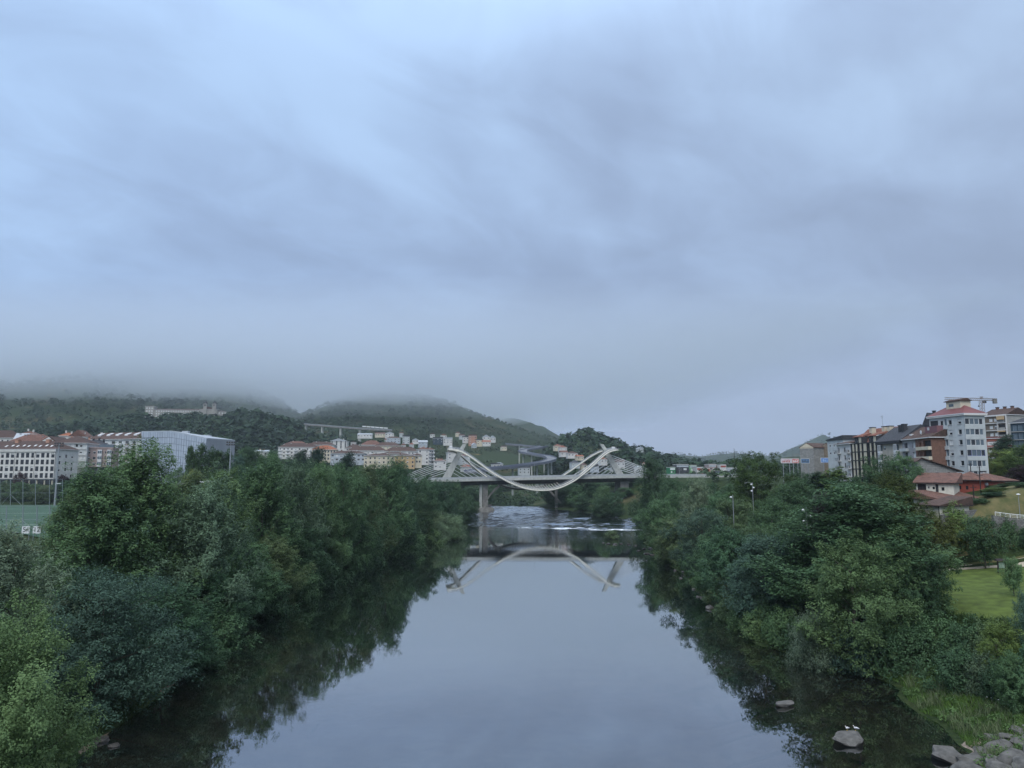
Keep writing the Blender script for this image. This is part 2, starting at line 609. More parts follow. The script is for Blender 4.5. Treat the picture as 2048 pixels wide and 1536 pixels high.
# water -----------------------------------------------------------------------
def water_material():
    m = bpy.data.materials.new('river_water')
    m.use_nodes = True
    nt = m.node_tree
    nt.nodes.clear()
    out = N(nt.nodes, 'ShaderNodeOutputMaterial')
    g = N(nt.nodes, 'ShaderNodeNewGeometry')
    at_ = N(nt.nodes, 'ShaderNodeAttribute', attribute_name='rough_water')
    foam = N(nt.nodes, 'ShaderNodeAttribute', attribute_name='foam')

    def noise(scale, det, sc=(1, 1, 1), dist=0.0):
        mp = N(nt.nodes, 'ShaderNodeMapping')
        mp.inputs['Scale'].default_value = sc
        nt.links.new(g.outputs['Position'], mp.inputs[0])
        t = N(nt.nodes, 'ShaderNodeTexNoise')
        t.inputs['Scale'].default_value = scale
        t.inputs['Detail'].default_value = det
        t.inputs['Distortion'].default_value = dist
        nt.links.new(mp.outputs[0], t.inputs['Vector'])
        return t.outputs[0]

    def mth(op, a, b=None):
        n = N(nt.nodes, 'ShaderNodeMath', operation=op)
        for i, v in enumerate((a, b)):
            if v is None:
                continue
            if isinstance(v, (int, float)):
                n.inputs[i].default_value = v
            else:
                nt.links.new(v, n.inputs[i])
        return n.outputs[0]

    calm = noise(0.35, 3, (1, 0.5, 1))
    chop = noise(1.1, 5, (0.8, 1.0, 1), 0.6)
    hgt = mth('ADD', mth('MULTIPLY', calm, 0.012), mth('MULTIPLY', mth('MULTIPLY', chop, at_.outputs['Fac']), 1.0))
    bp = N(nt.nodes, 'ShaderNodeBump')
    bp.inputs['Strength'].default_value = 1.0
    bp.inputs['Distance'].default_value = 0.35
    nt.links.new(hgt, bp.inputs['Height'])
    fr = N(nt.nodes, 'ShaderNodeLayerWeight')
    fr.inputs['Blend'].default_value = 0.5
    nt.links.new(bp.outputs[0], fr.inputs['Normal'])
    frp = mth('POWER', fr.outputs['Facing'], 2.0)
    gl = N(nt.nodes, 'ShaderNodeBsdfGlossy')
    gl.inputs['Roughness'].default_value = 0.0
    gl.inputs['Color'].default_value = (0.95, 0.97, 1.0, 1)
    nt.links.new(bp.outputs[0], gl.inputs['Normal'])
    tr = N(nt.nodes, 'ShaderNodeBsdfTransparent')
    tr.inputs['Color'].default_value = (0.44, 0.45, 0.40, 1)
    df = N(nt.nodes, 'ShaderNodeBsdfDiffuse')
    df.inputs['Color'].default_value = (0.006, 0.011, 0.013, 1)
    body = N(nt.nodes, 'ShaderNodeMixShader')
    body.inputs[0].default_value = 0.25
    nt.links.new(tr.outputs[0], body.inputs[1])
    nt.links.new(df.outputs[0], body.inputs[2])
    mx = N(nt.nodes, 'ShaderNodeMixShader')
    nt.links.new(frp, mx.inputs[0])
    nt.links.new(body.outputs[0], mx.inputs[1])
    nt.links.new(gl.outputs[0], mx.inputs[2])
    # white water where the current breaks over the stones
    fn = noise(1.5, 6, (0.55, 1.5, 1), 1.0)
    r = N(nt.nodes, 'ShaderNodeMapRange')
    r.inputs['From Min'].default_value = 1.0
    r.inputs['From Max'].default_value = 1.12
    nt.links.new(mth('ADD', fn, foam.outputs['Fac']), r.inputs[0])
    wd = N(nt.nodes, 'ShaderNodeBsdfDiffuse')
    wd.inputs['Color'].default_value = (0.75, 0.8, 0.85, 1)
    m2 = N(nt.nodes, 'ShaderNodeMixShader')
    nt.links.new(r.outputs[0], m2.inputs[0])
    nt.links.new(mx.outputs[0], m2.inputs[1])
    nt.links.new(wd.outputs[0], m2.inputs[2])
    nt.links.new(m2.outputs[0], out.inputs[0])
    return m


M_water = water_material()
ux = np.arange(-78, 92.1, 1.25)
uy = graded([(-60, 60, 8), (60, 330, 3), (330, 520, 1.0), (520, 860, 8)])
A, B = np.meshgrid(ux, uy, indexing='ij')
WZ = water_z(np.clip(A, xl(B), xr(B)), B)
s_ = B + 0.42 * A
rap = smooth(384, 392, s_) * (1 - smooth(498, 512, s_))
rgt = smooth(280, 300, B) * (1 - smooth(350, 380, B)) * smooth(-5, 30, A)
tail = smooth(304, 345, s_) * (1 - smooth(384, 392, s_))
rough_a = np.clip(rap * 0.30 + rgt * 0.035 + tail * 0.09 + 0.004, 0, 1) * (0.55 + 0.9 * fbm(A / 18, B / 12, 3))
rough_a = rough_a + 0.018 * smooth(0.60, 0.72, fbm(A / 40 + 3, B / 25 + 9, 3)) * smooth(200, 330, B) + 0.010 * smooth(0.56, 0.70, fbm(A / 30 + 13, B / 22 + 2, 3)) * smooth(70, 120, B)
WZ = WZ + rap * ((fbm(A / 3.2, B / 2.2, 3) - 0.5) * 0.85 + (fbm(A / 9, B / 7, 2) - 0.5) * 0.9)
s_f = s_ + 16 * (fbm(A / 14 + 2, B / 14, 3) - 0.5)
foam_a = np.exp(-((s_f - 391) / 4.0) ** 2) * 0.50 * smooth(-16, 6, A) * (0.45 + 0.9 * fbm(A / 7, B / 5 + 4, 2)) + 0.08 * rap + 0.24 * np.exp(-((s_f - 400) / 9.0) ** 2) * smooth(-5, 20, A) + 0.26 * np.exp(-((s_f - 496) / 8.0) ** 2) + 0.20 * np.exp(-((s_f - 440) / 12.0) ** 2)
idx = np.arange(A.size).reshape(A.shape)
F = np.stack([idx[:-1, :-1], idx[1:, :-1], idx[1:, 1:], idx[:-1, 1:]], -1).reshape(-1, 4)
wme = np_mesh('river', np.stack([A, B, WZ], -1).reshape(-1, 3), F, M_water, True)
for nm, arr in (('rough_water', rough_a), ('foam', foam_a)):
    a_ = wme.attributes.new(nm, 'FLOAT', 'POINT')
    a_.data.foreach_set('value', arr.reshape(-1).astype(np.float32))
river = link('river', wme)
tag(river, 'calm dark river mirroring the cloudy sky with white rapids upstream', kind='structure')


M_bed = mat('river_bed_stones', (0.15, 0.12, 0.085), 0.9, noise=0.5, nscale=0.35, bump=0.15, bscale=0.9, col2=(0.045, 0.042, 0.034))
drape('river_bed', lambda x, y: (H(x, y) < -0.12) & (y < 140), np.arange(-60, 62, 1.6), np.arange(40, 142, 1.6), 0.03, M_bed, 'brown stony river bed seen through the shallows')


# air ---------------------------------------------------------------------------
def volume_box(name, x0, x1, y0, y1, z0, z1, dens, col, label):
    mb = MB()
    mb.box(x0, x1, y0, y1, z0, z1)
    m = bpy.data.materials.new(name + '_air')
    m.use_nodes = True
    m.node_tree.nodes.clear()
    out = N(m.node_tree.nodes, 'ShaderNodeOutputMaterial')
    pv = N(m.node_tree.nodes, 'ShaderNodeVolumePrincipled')
    pv.inputs['Density'].default_value = dens
    pv.inputs['Color'].default_value = (*col, 1)
    pv.inputs['Anisotropy'].default_value = 0.72
    m.node_tree.links.new(pv.outputs[0], out.inputs['Volume'])
    o = mb.build(name, m)
    return tag(o, label, kind='stuff')


HAZE = True
if HAZE:
    volume_box('haze', -5300, 5300, -120, 5700, -8, 420, 0.00012, (0.90, 0.95, 1.0), 'thin bluish haze filling the river valley')

    def cloud_mesh(dz):
        xs = np.linspace(-5200 - dz, 1100 + dz, 70)
        ys = np.linspace(1150 + 0.5 * dz, 5600 + 0.5 * dz, 60)
        A, B = np.meshgrid(xs, ys, indexing='ij')
        zb = 184 + dz + 70 * (fbm(A / (520 + dz) + 4, B / (520 + dz) + 1, 4) - 0.5) + 80 * smooth(-230, 220, A) + 0.02 * np.maximum(B - 1900, 0)
        edge = np.minimum.reduce([smooth(-5200, -4700, A), 1 - smooth(-100, 1100, A), smooth(1150, 1500, B), 1 - smooth(5000, 5600, B)])
        tp = 350.0 - dz * 0.25
        zb = (tp - 0.06) - (tp - 0.06 - zb) * edge
        bot = np.stack([A, B, np.minimum(zb, tp - 0.06)], -1).reshape(-1, 3)
        top = np.stack([A, B, np.full_like(A, tp)], -1).reshape(-1, 3)
        n = A.size
        idx = np.arange(n).reshape(A.shape)
        f1 = np.stack([idx[:-1, :-1], idx[:-1, 1:], idx[1:, 1:], idx[1:, :-1]], -1).reshape(-1, 4)
        f2 = f1[:, ::-1] + n
        side = []
        ring = list(idx[:, 0]) + list(idx[-1, 1:]) + list(idx[-2::-1, -1]) + list(idx[0, -2:0:-1])
        for i in range(len(ring)):
            a, b = ring[i], ring[(i + 1) % len(ring)]
            side.append((a, b, b + n, a + n))
        return np.concatenate([bot, top]), np.concatenate([f1, f2, np.array(side)])

    def vapour(name, dens):
        cm = bpy.data.materials.new(name)
        cm.use_nodes = True
        cm.node_tree.nodes.clear()
        co_ = N(cm.node_tree.nodes, 'ShaderNodeOutputMaterial')
        cv = N(cm.node_tree.nodes, 'ShaderNodeVolumePrincipled')
        cv.inputs['Density'].default_value = dens
        cv.inputs['Color'].default_value = (0.945, 0.968, 0.99, 1)
        cv.inputs['Anisotropy'].default_value = 0.72
        cm.node_tree.links.new(cv.outputs[0], co_.inputs['Volume'])
        return cm

    V, F = cloud_mesh(0.0)
    lc = link('low_cloud', np_mesh('low_cloud', V, F, vapour('low_cloud_vapour', 0.0065)))
    tag(lc, 'low grey cloud swallowing the hilltops', kind='stuff')
    V, F = cloud_mesh(-48.0)
    lc = link('mist_veil', np_mesh('mist_veil', V, F, vapour('mist_veil_vapour', 0.0013)))
    tag(lc, 'thin ragged mist hanging below the low cloud', kind='stuff')

# ================================================================== trees
def leaf_material(name, trans=0.30, pale=1.12):
    m = bpy.data.materials.new(name)
    m.use_nodes = True
    nt = m.node_tree
    nt.nodes.clear()
    out = N(nt.nodes, 'ShaderNodeOutputMaterial')
    oi = N(nt.nodes, 'ShaderNodeObjectInfo')
    tint = N(nt.nodes, 'ShaderNodeAttribute', attribute_name='leaf_tint')
    mr = N(nt.nodes, 'ShaderNodeMapRange')
    mr.inputs['To Min'].default_value = 0.6
    mr.inputs['To Max'].default_value = 1.45
    nt.links.new(tint.outputs['Fac'], mr.inputs[0])
    sc = N(nt.nodes, 'ShaderNodeVectorMath', operation='SCALE')
    nt.links.new(oi.outputs['Color'], sc.inputs[0])
    nt.links.new(mr.outputs[0], sc.inputs['Scale'])
    # young leaves a little yellower
    hs = N(nt.nodes, 'ShaderNodeHueSaturation')
    mh = N(nt.nodes, 'ShaderNodeMapRange')
    mh.inputs['To Min'].default_value = 0.510
    mh.inputs['To Max'].default_value = 0.490
    nt.links.new(tint.outputs['Fac'], mh.inputs[0])
    nt.links.new(mh.outputs[0], hs.inputs['Hue'])
    nt.links.new(sc.outputs[0], hs.inputs['Color'])
    # paler leaf undersides
    g = N(nt.nodes, 'ShaderNodeNewGeometry')
    mp = N(nt.nodes, 'ShaderNodeMapRange')
    mp.inputs['To Min'].default_value = 1.0
    mp.inputs['To Max'].default_value = pale
    nt.links.new(g.outputs['Backfacing'], mp.inputs[0])
    s2 = N(nt.nodes, 'ShaderNodeVectorMath', operation='SCALE')
    nt.links.new(hs.outputs[0], s2.inputs[0])
    nt.links.new(mp.outputs[0], s2.inputs['Scale'])
    pb = N(nt.nodes, 'ShaderNodeBsdfPrincipled')
    pb.inputs['Roughness'].default_value = 0.55
    pb.inputs['Specular IOR Level'].default_value = 0.12
    nt.links.new(s2.outputs[0], pb.inputs['Base Color'])
    tl = N(nt.nodes, 'ShaderNodeBsdfTranslucent')
    nt.links.new(hs.outputs[0], tl.inputs['Color'])
    mx = N(nt.nodes, 'ShaderNodeMixShader')
    mx.inputs[0].default_value = trans
    nt.links.new(pb.outputs[0], mx.inputs[1])
    nt.links.new(tl.outputs[0], mx.inputs[2])
    nt.links.new(mx.outputs[0], out.inputs[0])
    return m


M_leaf = leaf_material('leaf')
M_bark = mat('bark', (0.085, 0.075, 0.06), 0.9, noise=0.4, nscale=6, bump=0.03)
M_bark_pale = mat('bark_pale', (0.2, 0.19, 0.17), 0.9, noise=0.35, nscale=5, bump=0.02)


def unit(v):
    return v / np.maximum(np.linalg.norm(v, axis=-1, keepdims=True), 1e-9)


def leaves_mesh(name, P, Nn, size, tint, rng, aspect=0.5, dirs=None):
    """one small folded diamond per leaf"""
    n = len(P)
    if dirs is None:
        a = rng.normal(size=(n, 3))
    else:
        a = dirs + rng.normal(size=(n, 3)) * 0.45
    a = unit(a - (a * Nn).sum(-1, keepdims=True) * Nn)
    b = np.cross(Nn, a)
    s = (size * rng.uniform(0.65, 1.35, n))[:, None]
    V_ = np.stack([P - a * s, P + b * s * aspect + Nn * s * 0.10, P + a * s - Nn * s * 0.25, P - b * s * aspect + Nn * s * 0.10], 1).reshape(-1, 3)
    F_ = np.arange(n * 4).reshape(n, 4)
    me = np_mesh(name, V_, F_, M_leaf)
    at_ = me.attributes.new('leaf_tint', 'FLOAT', 'FACE')
    at_.data.foreach_set('value', tint.astype(np.float32))
    return me


def make_tree_proto(kind, seed, Ht, W, cbase, prof, n_clump, n_leaf, leaf, up=0.5, elong=1.6, csize=0.1, flat=1.0, aspect=0.5, droop=0.0, trunk_r=0.02, multi=1, bark=None, inner=0.35, lean=0.0, nbias=0.7, along=False, puffs=16):
    rng = np.random.default_rng(seed)
    tr = MB()
    Rm = W / 2.0
    # lumpy outline: radius changes with direction
    ph = rng.uniform(0, 2 * PI, 5)
    am = rng.uniform(0.07, 0.17, 5)

    def lump(az, t):
        return 1 + sum(am[k] * np.sin((k + 1) * az + ph[k] + 3.0 * t * (1 if k % 2 else -1)) for k in range(5))
    stems = []
    for s in range(multi):
        a0 = rng.uniform(0, 2 * PI)
        off = 0.0 if multi == 1 else Rm * 0.25
        pts, rad = [], []
        for i in range(7):
            t = i / 6.0
            wob = rng.normal(size=2) * Ht * 0.008 * (i > 0)
            pts.append((off * math.cos(a0) * t + wob[0] + lean * Ht * t * t, off * math.sin(a0) * t + wob[1], Ht * 0.9 * t - (0.35 if i == 0 else 0)))
            rad.append(Ht * trunk_r * (1 - 0.88 * t) / (multi ** 0.5) + 0.02)
        tr.tube(pts, rad, 7)
        stems.append(np.array(pts))
    C, D, SZ = [], [], []
    ga = 2.39996
    n_limb = max(8, n_clump // 4)
    for i in range(n_limb):
        t = (i + rng.uniform(0, 1)) / n_limb
        az = i * ga + rng.normal() * 0.3
        r_end = Rm * prof(t) * lump(az, t) * rng.uniform(0.72, 1.0)
        ze = Ht * (cbase + (1 - cbase) * t)
        st = stems[i % multi]
        zs = max(Ht * cbase * 0.6, ze - up * r_end - Ht * 0.04)
        sx = np.interp(zs, st[:, 2], st[:, 0])
        sy = np.interp(zs, st[:, 2], st[:, 1])
        S = np.array([sx, sy, zs])
        E = np.array([r_end * math.cos(az) + lean * Ht * t, r_end * math.sin(az), ze])
        mid = (S + E) / 2 + np.array([0, 0, droop * r_end * 0.4 - 0.06 * r_end * up])
        if i % 2 == 0 or Ht < 8:
            tr.tube([S, mid, E * 0.9 + S * 0.1], [Ht * trunk_r * 0.32 * (1 - 0.6 * t) + 0.015, Ht * trunk_r * 0.18 + 0.01, 0.015], 4, cap=False)
        d = unit((E - mid) + np.array([0, 0, up * 0.35 * r_end - droop * r_end]))
        k = max(1, int(round(n_clump / n_limb)))
        for j in range(k):
            f = 1.0 if j == 0 else rng.uniform(inner, 1.0)
            p = S * (1 - f) + E * f + rng.normal(size=3) * Rm * 0.13 * (0 if j == 0 else 1)
            if j:
                # side twigs spread round the limb
                a2 = rng.uniform(0, 2 * PI)
                side = np.array([-math.sin(az) * math.cos(a2), math.cos(az) * math.cos(a2), math.sin(a2)])
                p = p + side * Rm * 0.22 * rng.uniform(0.3, 1.0)
                dd = unit(d + side * 0.6)
            else:
                dd = d
            C.append(p)
            D.append(dd)
            SZ.append(Rm * csize * 2 * rng.uniform(0.6, 1.35))
    C, D, SZ = np.array(C), np.array(D), np.array(SZ)
    ctr = np.array([lean * Ht * 0.5, 0, Ht * (cbase + 0.45 * (1 - cbase))])
    m = len(C)
    # every clump is a handful of leafy puffs on its upper, outer shell; gaps stay between them
    npf = np.maximum(5, np.round(puffs * (SZ / SZ.mean()) ** 2)).astype(int)
    pi = np.repeat(np.arange(m), npf)
    q = unit(rng.normal(size=(len(pi), 3)) + np.array([0, 0, 0.35])) * rng.uniform(0.55, 1.0, len(pi))[:, None]
    dc = D[pi]
    al = (q * dc).sum(-1, keepdims=True)
    q = q + dc * al * (elong - 1)
    q[:, 2] *= flat
    PC = C[pi] + q * SZ[pi][:, None]
    PC[:, 2] -= droop * SZ[pi] * rng.uniform(0, 1.4, len(pi))
    PR = SZ[pi] * rng.uniform(0.26, 0.44, len(pi))
    nl = max(6, int(round(n_leaf / len(pi))))
    li = np.repeat(np.arange(len(pi)), nl)
    o_ = unit(rng.normal(size=(len(li), 3)) + np.array([0, 0, 0.25])) * (rng.uniform(0, 1, len(li)) ** 0.4)[:, None]
    dl_ = dc[li]
    o_ = o_ + dl_ * (o_ * dl_).sum(-1, keepdims=True) * (0.5 * (elong - 1))
    P = PC[li] + o_ * PR[li][:, None]
    out = unit(P - ctr)
    Nn = unit(unit(o_) * 0.7 + unit(q)[li] * 0.4 + out * 0.3 + np.array([0, 0, nbias]) + rng.normal(size=P.shape) * 0.3)
    ci = pi[li]
    dc = dl_
    tint = np.clip(0.47 + rng.normal(size=m)[ci] * 0.12 + rng.normal(size=len(pi))[li] * 0.10 + rng.normal(size=len(li)) * 0.09, 0, 1)
    cm_ = leaves_mesh('crown_' + kind, P, Nn, leaf, tint, rng, aspect, dirs=(dc if along else None))
    tm = tr.mesh('trunk_' + kind, bark or M_bark, True)
    top = float(np.quantile(P[:, 2], 0.99))
    wid = float(np.quantile(np.hypot(P[:, 0], P[:, 1]), 0.95)) * 2
    return {'crown': cm_, 'trunk': tm, 'H': top, 'W': wid}


def p_ovoid(t):
    return max(0.12, math.sin(PI * min(1, (t * 0.86 + 0.12))) ** 0.7) * (1.0 - 0.15 * t)


def p_round(t):
    return math.sqrt(max(0.02, 1 - (2 * t * 0.93 - 0.80) ** 2 / 1.35))


def p_upright(t):
    return max(0.1, (min(1, t / 0.25 + 0.35)) * (1 - t ** 2.2 * 0.85))


def p_shrub(t):
    return math.sqrt(max(0.03, 1 - (t * 0.98) ** 2))


def p_cone(t):
    return max(0.05, 1.0 - t * 0.97)


def p_narrow(t):
    return max(0.1, math.sin(PI * (0.12 + 0.85 * t)) ** 0.6)


PROTO = {
    'poplar': [make_tree_proto('poplar', 31 + i, 24, 12.5, 0.08, p_upright, 150, 50000, 0.175, up=1.2, elong=2.2, csize=0.12, aspect=0.5, trunk_r=0.013, inner=0.4, lean=(0.03, -0.02, 0.05)[i], along=True) for i in range(3)],
    'round': [make_tree_proto('round', 51 + i, 20, 15, 0.10, p_round, 150, 50000, 0.175, up=0.55, elong=1.25, csize=0.115, flat=0.8, trunk_r=0.017, inner=0.45) for i in range(3)],
    'broad': [make_tree_proto('broad', 71 + i, 18, 15, 0.05, p_ovoid, 180, 54000, 0.165, up=0.65, elong=1.4, csize=0.10, flat=0.9, trunk_r=0.015, multi=2, inner=0.4) for i in range(2)],
    'silver': [make_tree_proto('silver', 81 + i, 17, 13, 0.05, p_ovoid, 170, 45000, 0.175, up=0.9, elong=2.0, csize=0.10, aspect=0.36, trunk_r=0.014, multi=2, inner=0.35, along=True, nbias=0.45) for i in range(2)],
    'layered': [make_tree_proto('layered', 91, 15, 15, 0.10, p_round, 190, 46000, 0.16, up=0.35, elong=1.3, csize=0.13, flat=0.5, aspect=0.4, trunk_r=0.016, inner=0.4)],
    'near': [make_tree_proto('near', 161, 16, 13, 0.05, p_round, 150, 92000, 0.10, up=0.6, elong=1.3, csize=0.115, flat=0.85, trunk_r=0.014, multi=2, inner=0.45, aspect=0.6)],
    'lombardy': [make_tree_proto('lombardy', 101 + i, 18, 4.6, 0.05, p_narrow, 110, 11000, 0.24, up=2.4, elong=2.4, csize=0.17, trunk_r=0.012, along=True) for i in range(2)],
    'cedar': [make_tree_proto('cedar', 111, 16, 12, 0.10, p_cone, 150, 17000, 0.24, up=-0.02, elong=1.7, csize=0.12, flat=0.32, aspect=0.3, trunk_r=0.018, inner=0.3)],
    'pine': [make_tree_proto('pine', 121, 18, 12, 0.45, p_round, 80, 9000, 0.3, up=0.7, elong=1.1, csize=0.17, flat=0.7, aspect=0.3, trunk_r=0.018, inner=0.5)],
    'shrub': [make_tree_proto('shrub', 131 + i, 4.5, 6.0, 0.0, p_shrub, 90, 9000, 0.15, up=0.55, elong=1.4, csize=0.14, trunk_r=0.012, multi=3, inner=0.35) for i in range(2)],
    'willow': [make_tree_proto('willow', 141 + i, 6.0, 8.0, 0.0, p_shrub, 150, 14000, 0.16, up=0.9, elong=2.0, csize=0.115, aspect=0.25, trunk_r=0.012, multi=3, inner=0.4, along=True, nbias=0.5) for i in range(2)],
    'park': [make_tree_proto('park', 151, 8.5, 8.5, 0.36, p_round, 110, 14000, 0.16, up=0.45, elong=1.2, csize=0.135, flat=0.75, trunk_r=0.02, inner=0.45)],
}
GREEN = (0.080, 0.142, 0.062)
DEEP = (0.055, 0.104, 0.050)
BLUE = (0.062, 0.108, 0.074)
OLIVE = (0.094, 0.140, 0.064)
LIME = (0.125, 0.180, 0.050)
YELLOW = (0.150, 0.175, 0.045)
GREY = (0.104, 0.154, 0.088)
SILVER = (0.135, 0.186, 0.118)
CONIF = (0.030, 0.060, 0.038)
PLUM = (0.045, 0.026, 0.032)
FRESH = (0.102, 0.168, 0.070)

_count = {}


def plant(kind, x, y, height, width, col, label, name=None, group=None, cat='tree', z=None, stretch=1.0):
    ps = PROTO[kind]
    i = _count.get(kind, 0)
    _count[kind] = i + 1
    p = ps[i % len(ps)]
    zb = (hz(x, y) if z is None else z) - 0.15
    nm = name or ('shrub' if kind in ('shrub', 'willow') else 'tree')
    t = thing(nm, label, cat, (x, y, zb), rnd.uniform(0, 2 * PI), group)
    t.scale = (width / p['W'], width / p['W'] * stretch, height / p['H'])
    tr = link('trunk' if cat == 'tree' else 'stems', p['trunk'], t)
    cr = link('crown' if cat == 'tree' else 'foliage', p['crown'], t)
    j = rnd.uniform(0.95, 1.27)
    k = rnd.uniform(-0.06, 0.06)
    cr.color = (col[0] * j * (1 + k), col[1] * j * 1.02, col[2] * j * (1 - k) * 1.06, 1)
    return t


def ptree(kind, px, ytop, D, wpx, col, label, **kw):
    """tree whose crown stands at pixel column px, its top at row ytop, at distance D"""
    x = X(px, D)
    zb = kw.pop('z', None)
    if zb is None:
        zb = hz(x, D)
    h = max(1.0, Z(ytop, D) - zb)
    return plant(kind, x, D, h, wpx * D / FPX, col, label, z=zb, **kw)


ORD = ['first', 'second', 'third', 'fourth', 'fifth', 'sixth', 'seventh', 'eighth', 'ninth', 'tenth', 'eleventh', 'twelfth', 'thirteenth', 'fourteenth', 'fifteenth', 'sixteenth', 'seventeenth', 'eighteenth', 'nineteenth', 'twentieth', 'twenty-first', 'twenty-second', 'twenty-third', 'twenty-fourth']


def row(group, base, items, **kw):
    """a row of look-alikes, each named by its place in the row; items (kind, px, ytop, D, wpx, col)"""
    for i, it in enumerate(items):
        ptree(*it, base % ORD[i] if i < len(ORD) else base % ('%dth' % (i + 1)), group=group, **kw)


# ---- left bank, foreground
ptree('near', 45, 1236, 55, 330, FRESH, 'bright green leafy tree filling the bottom left corner', z=-0.5)
ptree('broad', -90, 1180, 60, 300, GREEN, 'green tree cut by the frame beside the bottom left corner tree', z=1.0)
ptree('silver', 18, 1058, 86, 240, SILVER, 'pale grey-leaved tree at the left edge below the sports pitch')
ptree('layered', 225, 1148, 88, 290, BLUE, 'dark bluish tree with layered boughs between grey and green trees')
ptree('poplar', 188, 945, 118, 200, GREEN, 'tall green poplar beside the floodlight mast on the left bank')
ptree('poplar', 292, 893, 126, 210, GREEN, 'tallest green poplar with wind-swept tips before the pale glass hall')
ptree('silver', 408, 968, 130, 215, GREY, 'greyish poplar with silvery leaves right of the tallest poplar')
ptree('broad', 345, 1170, 104, 190, DEEP, 'dark tree leaning over the water below the silvery poplar')
ptree('broad', 440, 1150, 128, 150, DEEP, 'dark green waterside tree overhanging the reflection, below the grey poplar')
# ---- left bank row running to the bridge
row('tall trees in the left bank row', 'tall leafy tree, %s in the left bank row counting towards the bridge', [
    ('poplar', 455, 944, 158, 150, FRESH), ('poplar', 530, 926, 172, 150, GREEN), ('silver', 592, 928, 186, 130, GREY),
    ('poplar', 640, 934, 200, 120, GREEN), ('round', 690, 936, 214, 120, GREEN), ('poplar', 735, 934, 236, 105, OLIVE),
    ('poplar', 778, 924, 262, 100, GREEN), ('poplar', 803, 928, 290, 72, DEEP), ('round', 845, 952, 330, 74, DEEP), ('broad', 884, 964, 370, 70, DEEP)])
row('lower trees along the left waterline', 'lower bushy tree at the left waterline, %s counting towards the bridge', [
    ('broad', 500, 1090, 147, 140, GREEN), ('silver', 560, 1075, 160, 120, OLIVE), ('broad', 600, 1050, 180, 120, DEEP),
    ('round', 655, 1035, 196, 110, GREEN), ('broad', 705, 1020, 222, 105, DEEP), ('silver', 745, 1010, 244, 90, GREEN),
    ('broad', 790, 1005, 270, 90, DEEP), ('round', 835, 990, 300, 80, DEEP)])
row('second row of trees on the left bank', 'leafy tree in the second row behind the left bank, %s counting towards the bridge', [
    ('broad', 158, 985, 150, 110, OLIVE), ('poplar', 380, 950, 176, 140, OLIVE), ('round', 470, 952, 205, 120, DEEP), ('poplar', 560, 938, 225, 110, DEEP),
    ('round', 620, 942, 250, 100, GREEN), ('poplar', 672, 940, 270, 90, OLIVE), ('round', 720, 940, 300, 90, GREEN), ('poplar', 760, 938, 330, 80, DEEP),
    ('round', 790, 936, 350, 70, GREEN), ('poplar', 850, 958, 385, 56, DEEP)])
row('silvery willow bushes on the gravel spit', 'rounded grey-green willow bush on the left spit, %s counting from the trees to the rapids', [
    ('willow', 838, 1022, 312, 60, (0.125, 0.185, 0.08)), ('willow', 866, 1024, 316, 56, (0.155, 0.215, 0.115)), ('willow', 893, 1026, 318, 56, (0.155, 0.215, 0.115)), ('willow', 915, 1032, 317, 44, (0.155, 0.215, 0.115)), ('willow', 848, 1040, 303, 52, (0.125, 0.185, 0.08)), ('willow', 880, 1046, 309, 52, (0.155, 0.215, 0.115))], cat='shrub')
row('dark shrubs at the left waterline', 'low dark shrub hanging over the left water edge, %s counting towards the bridge', [
    ('shrub', 410, 1265, 110, 100, DEEP), ('shrub', 470, 1215, 122, 90, DEEP), ('shrub', 455, 1190, 133, 80, GREEN), ('shrub', 545, 1150, 150, 90, DEEP), ('shrub', 610, 1130, 172, 80, GREEN),
    ('shrub', 655, 1110, 190, 76, DEEP), ('shrub', 700, 1090, 212, 70, DEEP), ('shrub', 745, 1075, 236, 64, GREEN), ('shrub', 790, 1062, 262, 60, DEEP), ('shrub', 830, 1055, 284, 50, FRESH), ('shrub', 868, 1058, 300, 46, FRESH), ('shrub', 905, 1054, 316, 36, FRESH)], cat='shrub')
# ---- left bank near and under the bridge
row('trees around the left bridge pier', 'dark tree by the left bridge pier, %s counting from the shore bushes', [
    ('broad', 905, 965, 410, 60, DEEP), ('round', 930, 985, 440, 46, DEEP), ('broad', 915, 972, 470, 50, GREEN), ('round', 945, 1000, 455, 30, DEEP), ('broad', 940, 975, 520, 50, DEEP), ('round', 972, 978, 560, 40, DEEP), ('broad', 900, 975, 530, 50, GREEN), ('round', 870, 965, 450, 60, DEEP)])
row('trees closing the river behind the bridge', 'far dark tree behind the bridge deck, %s counting from the left pier', [
    ('round', 992, 968, 700, 30, DEEP), ('broad', 1010, 966, 830, 30, GREEN), ('round', 1032, 968, 835, 28, DEEP), ('broad', 1052, 966, 840, 30, GREEN), ('round', 1074, 967, 835, 30, DEEP), ('broad', 1096, 964, 780, 32, DEEP), ('round', 1030, 960, 870, 40, DEEP), ('round', 1070, 958, 880, 40, GREEN)])
row('trees on the right bank under the bridge', 'dark tree under the right half of the bridge, %s counting from the river', [
    ('broad', 1105, 975, 500, 46, DEEP), ('round', 1128, 972, 505, 42, GREEN), ('broad', 1152, 974, 470, 44, GREEN), ('round', 1178, 968, 480, 46, DEEP), ('broad', 1205, 972, 440, 46, GREEN), ('round', 1228, 985, 425, 40, DEEP), ('broad', 1120, 992, 478, 40, DEEP), ('round', 1165, 990, 452, 44, DEEP), ('broad', 1200, 995, 428, 44, DEEP), ('round', 1250, 975, 470, 44, GREEN), ('broad', 1140, 965, 545, 50, DEEP), ('round', 1190, 962, 555, 50, GREEN), ('broad', 1225, 965, 520, 46, DEEP)])
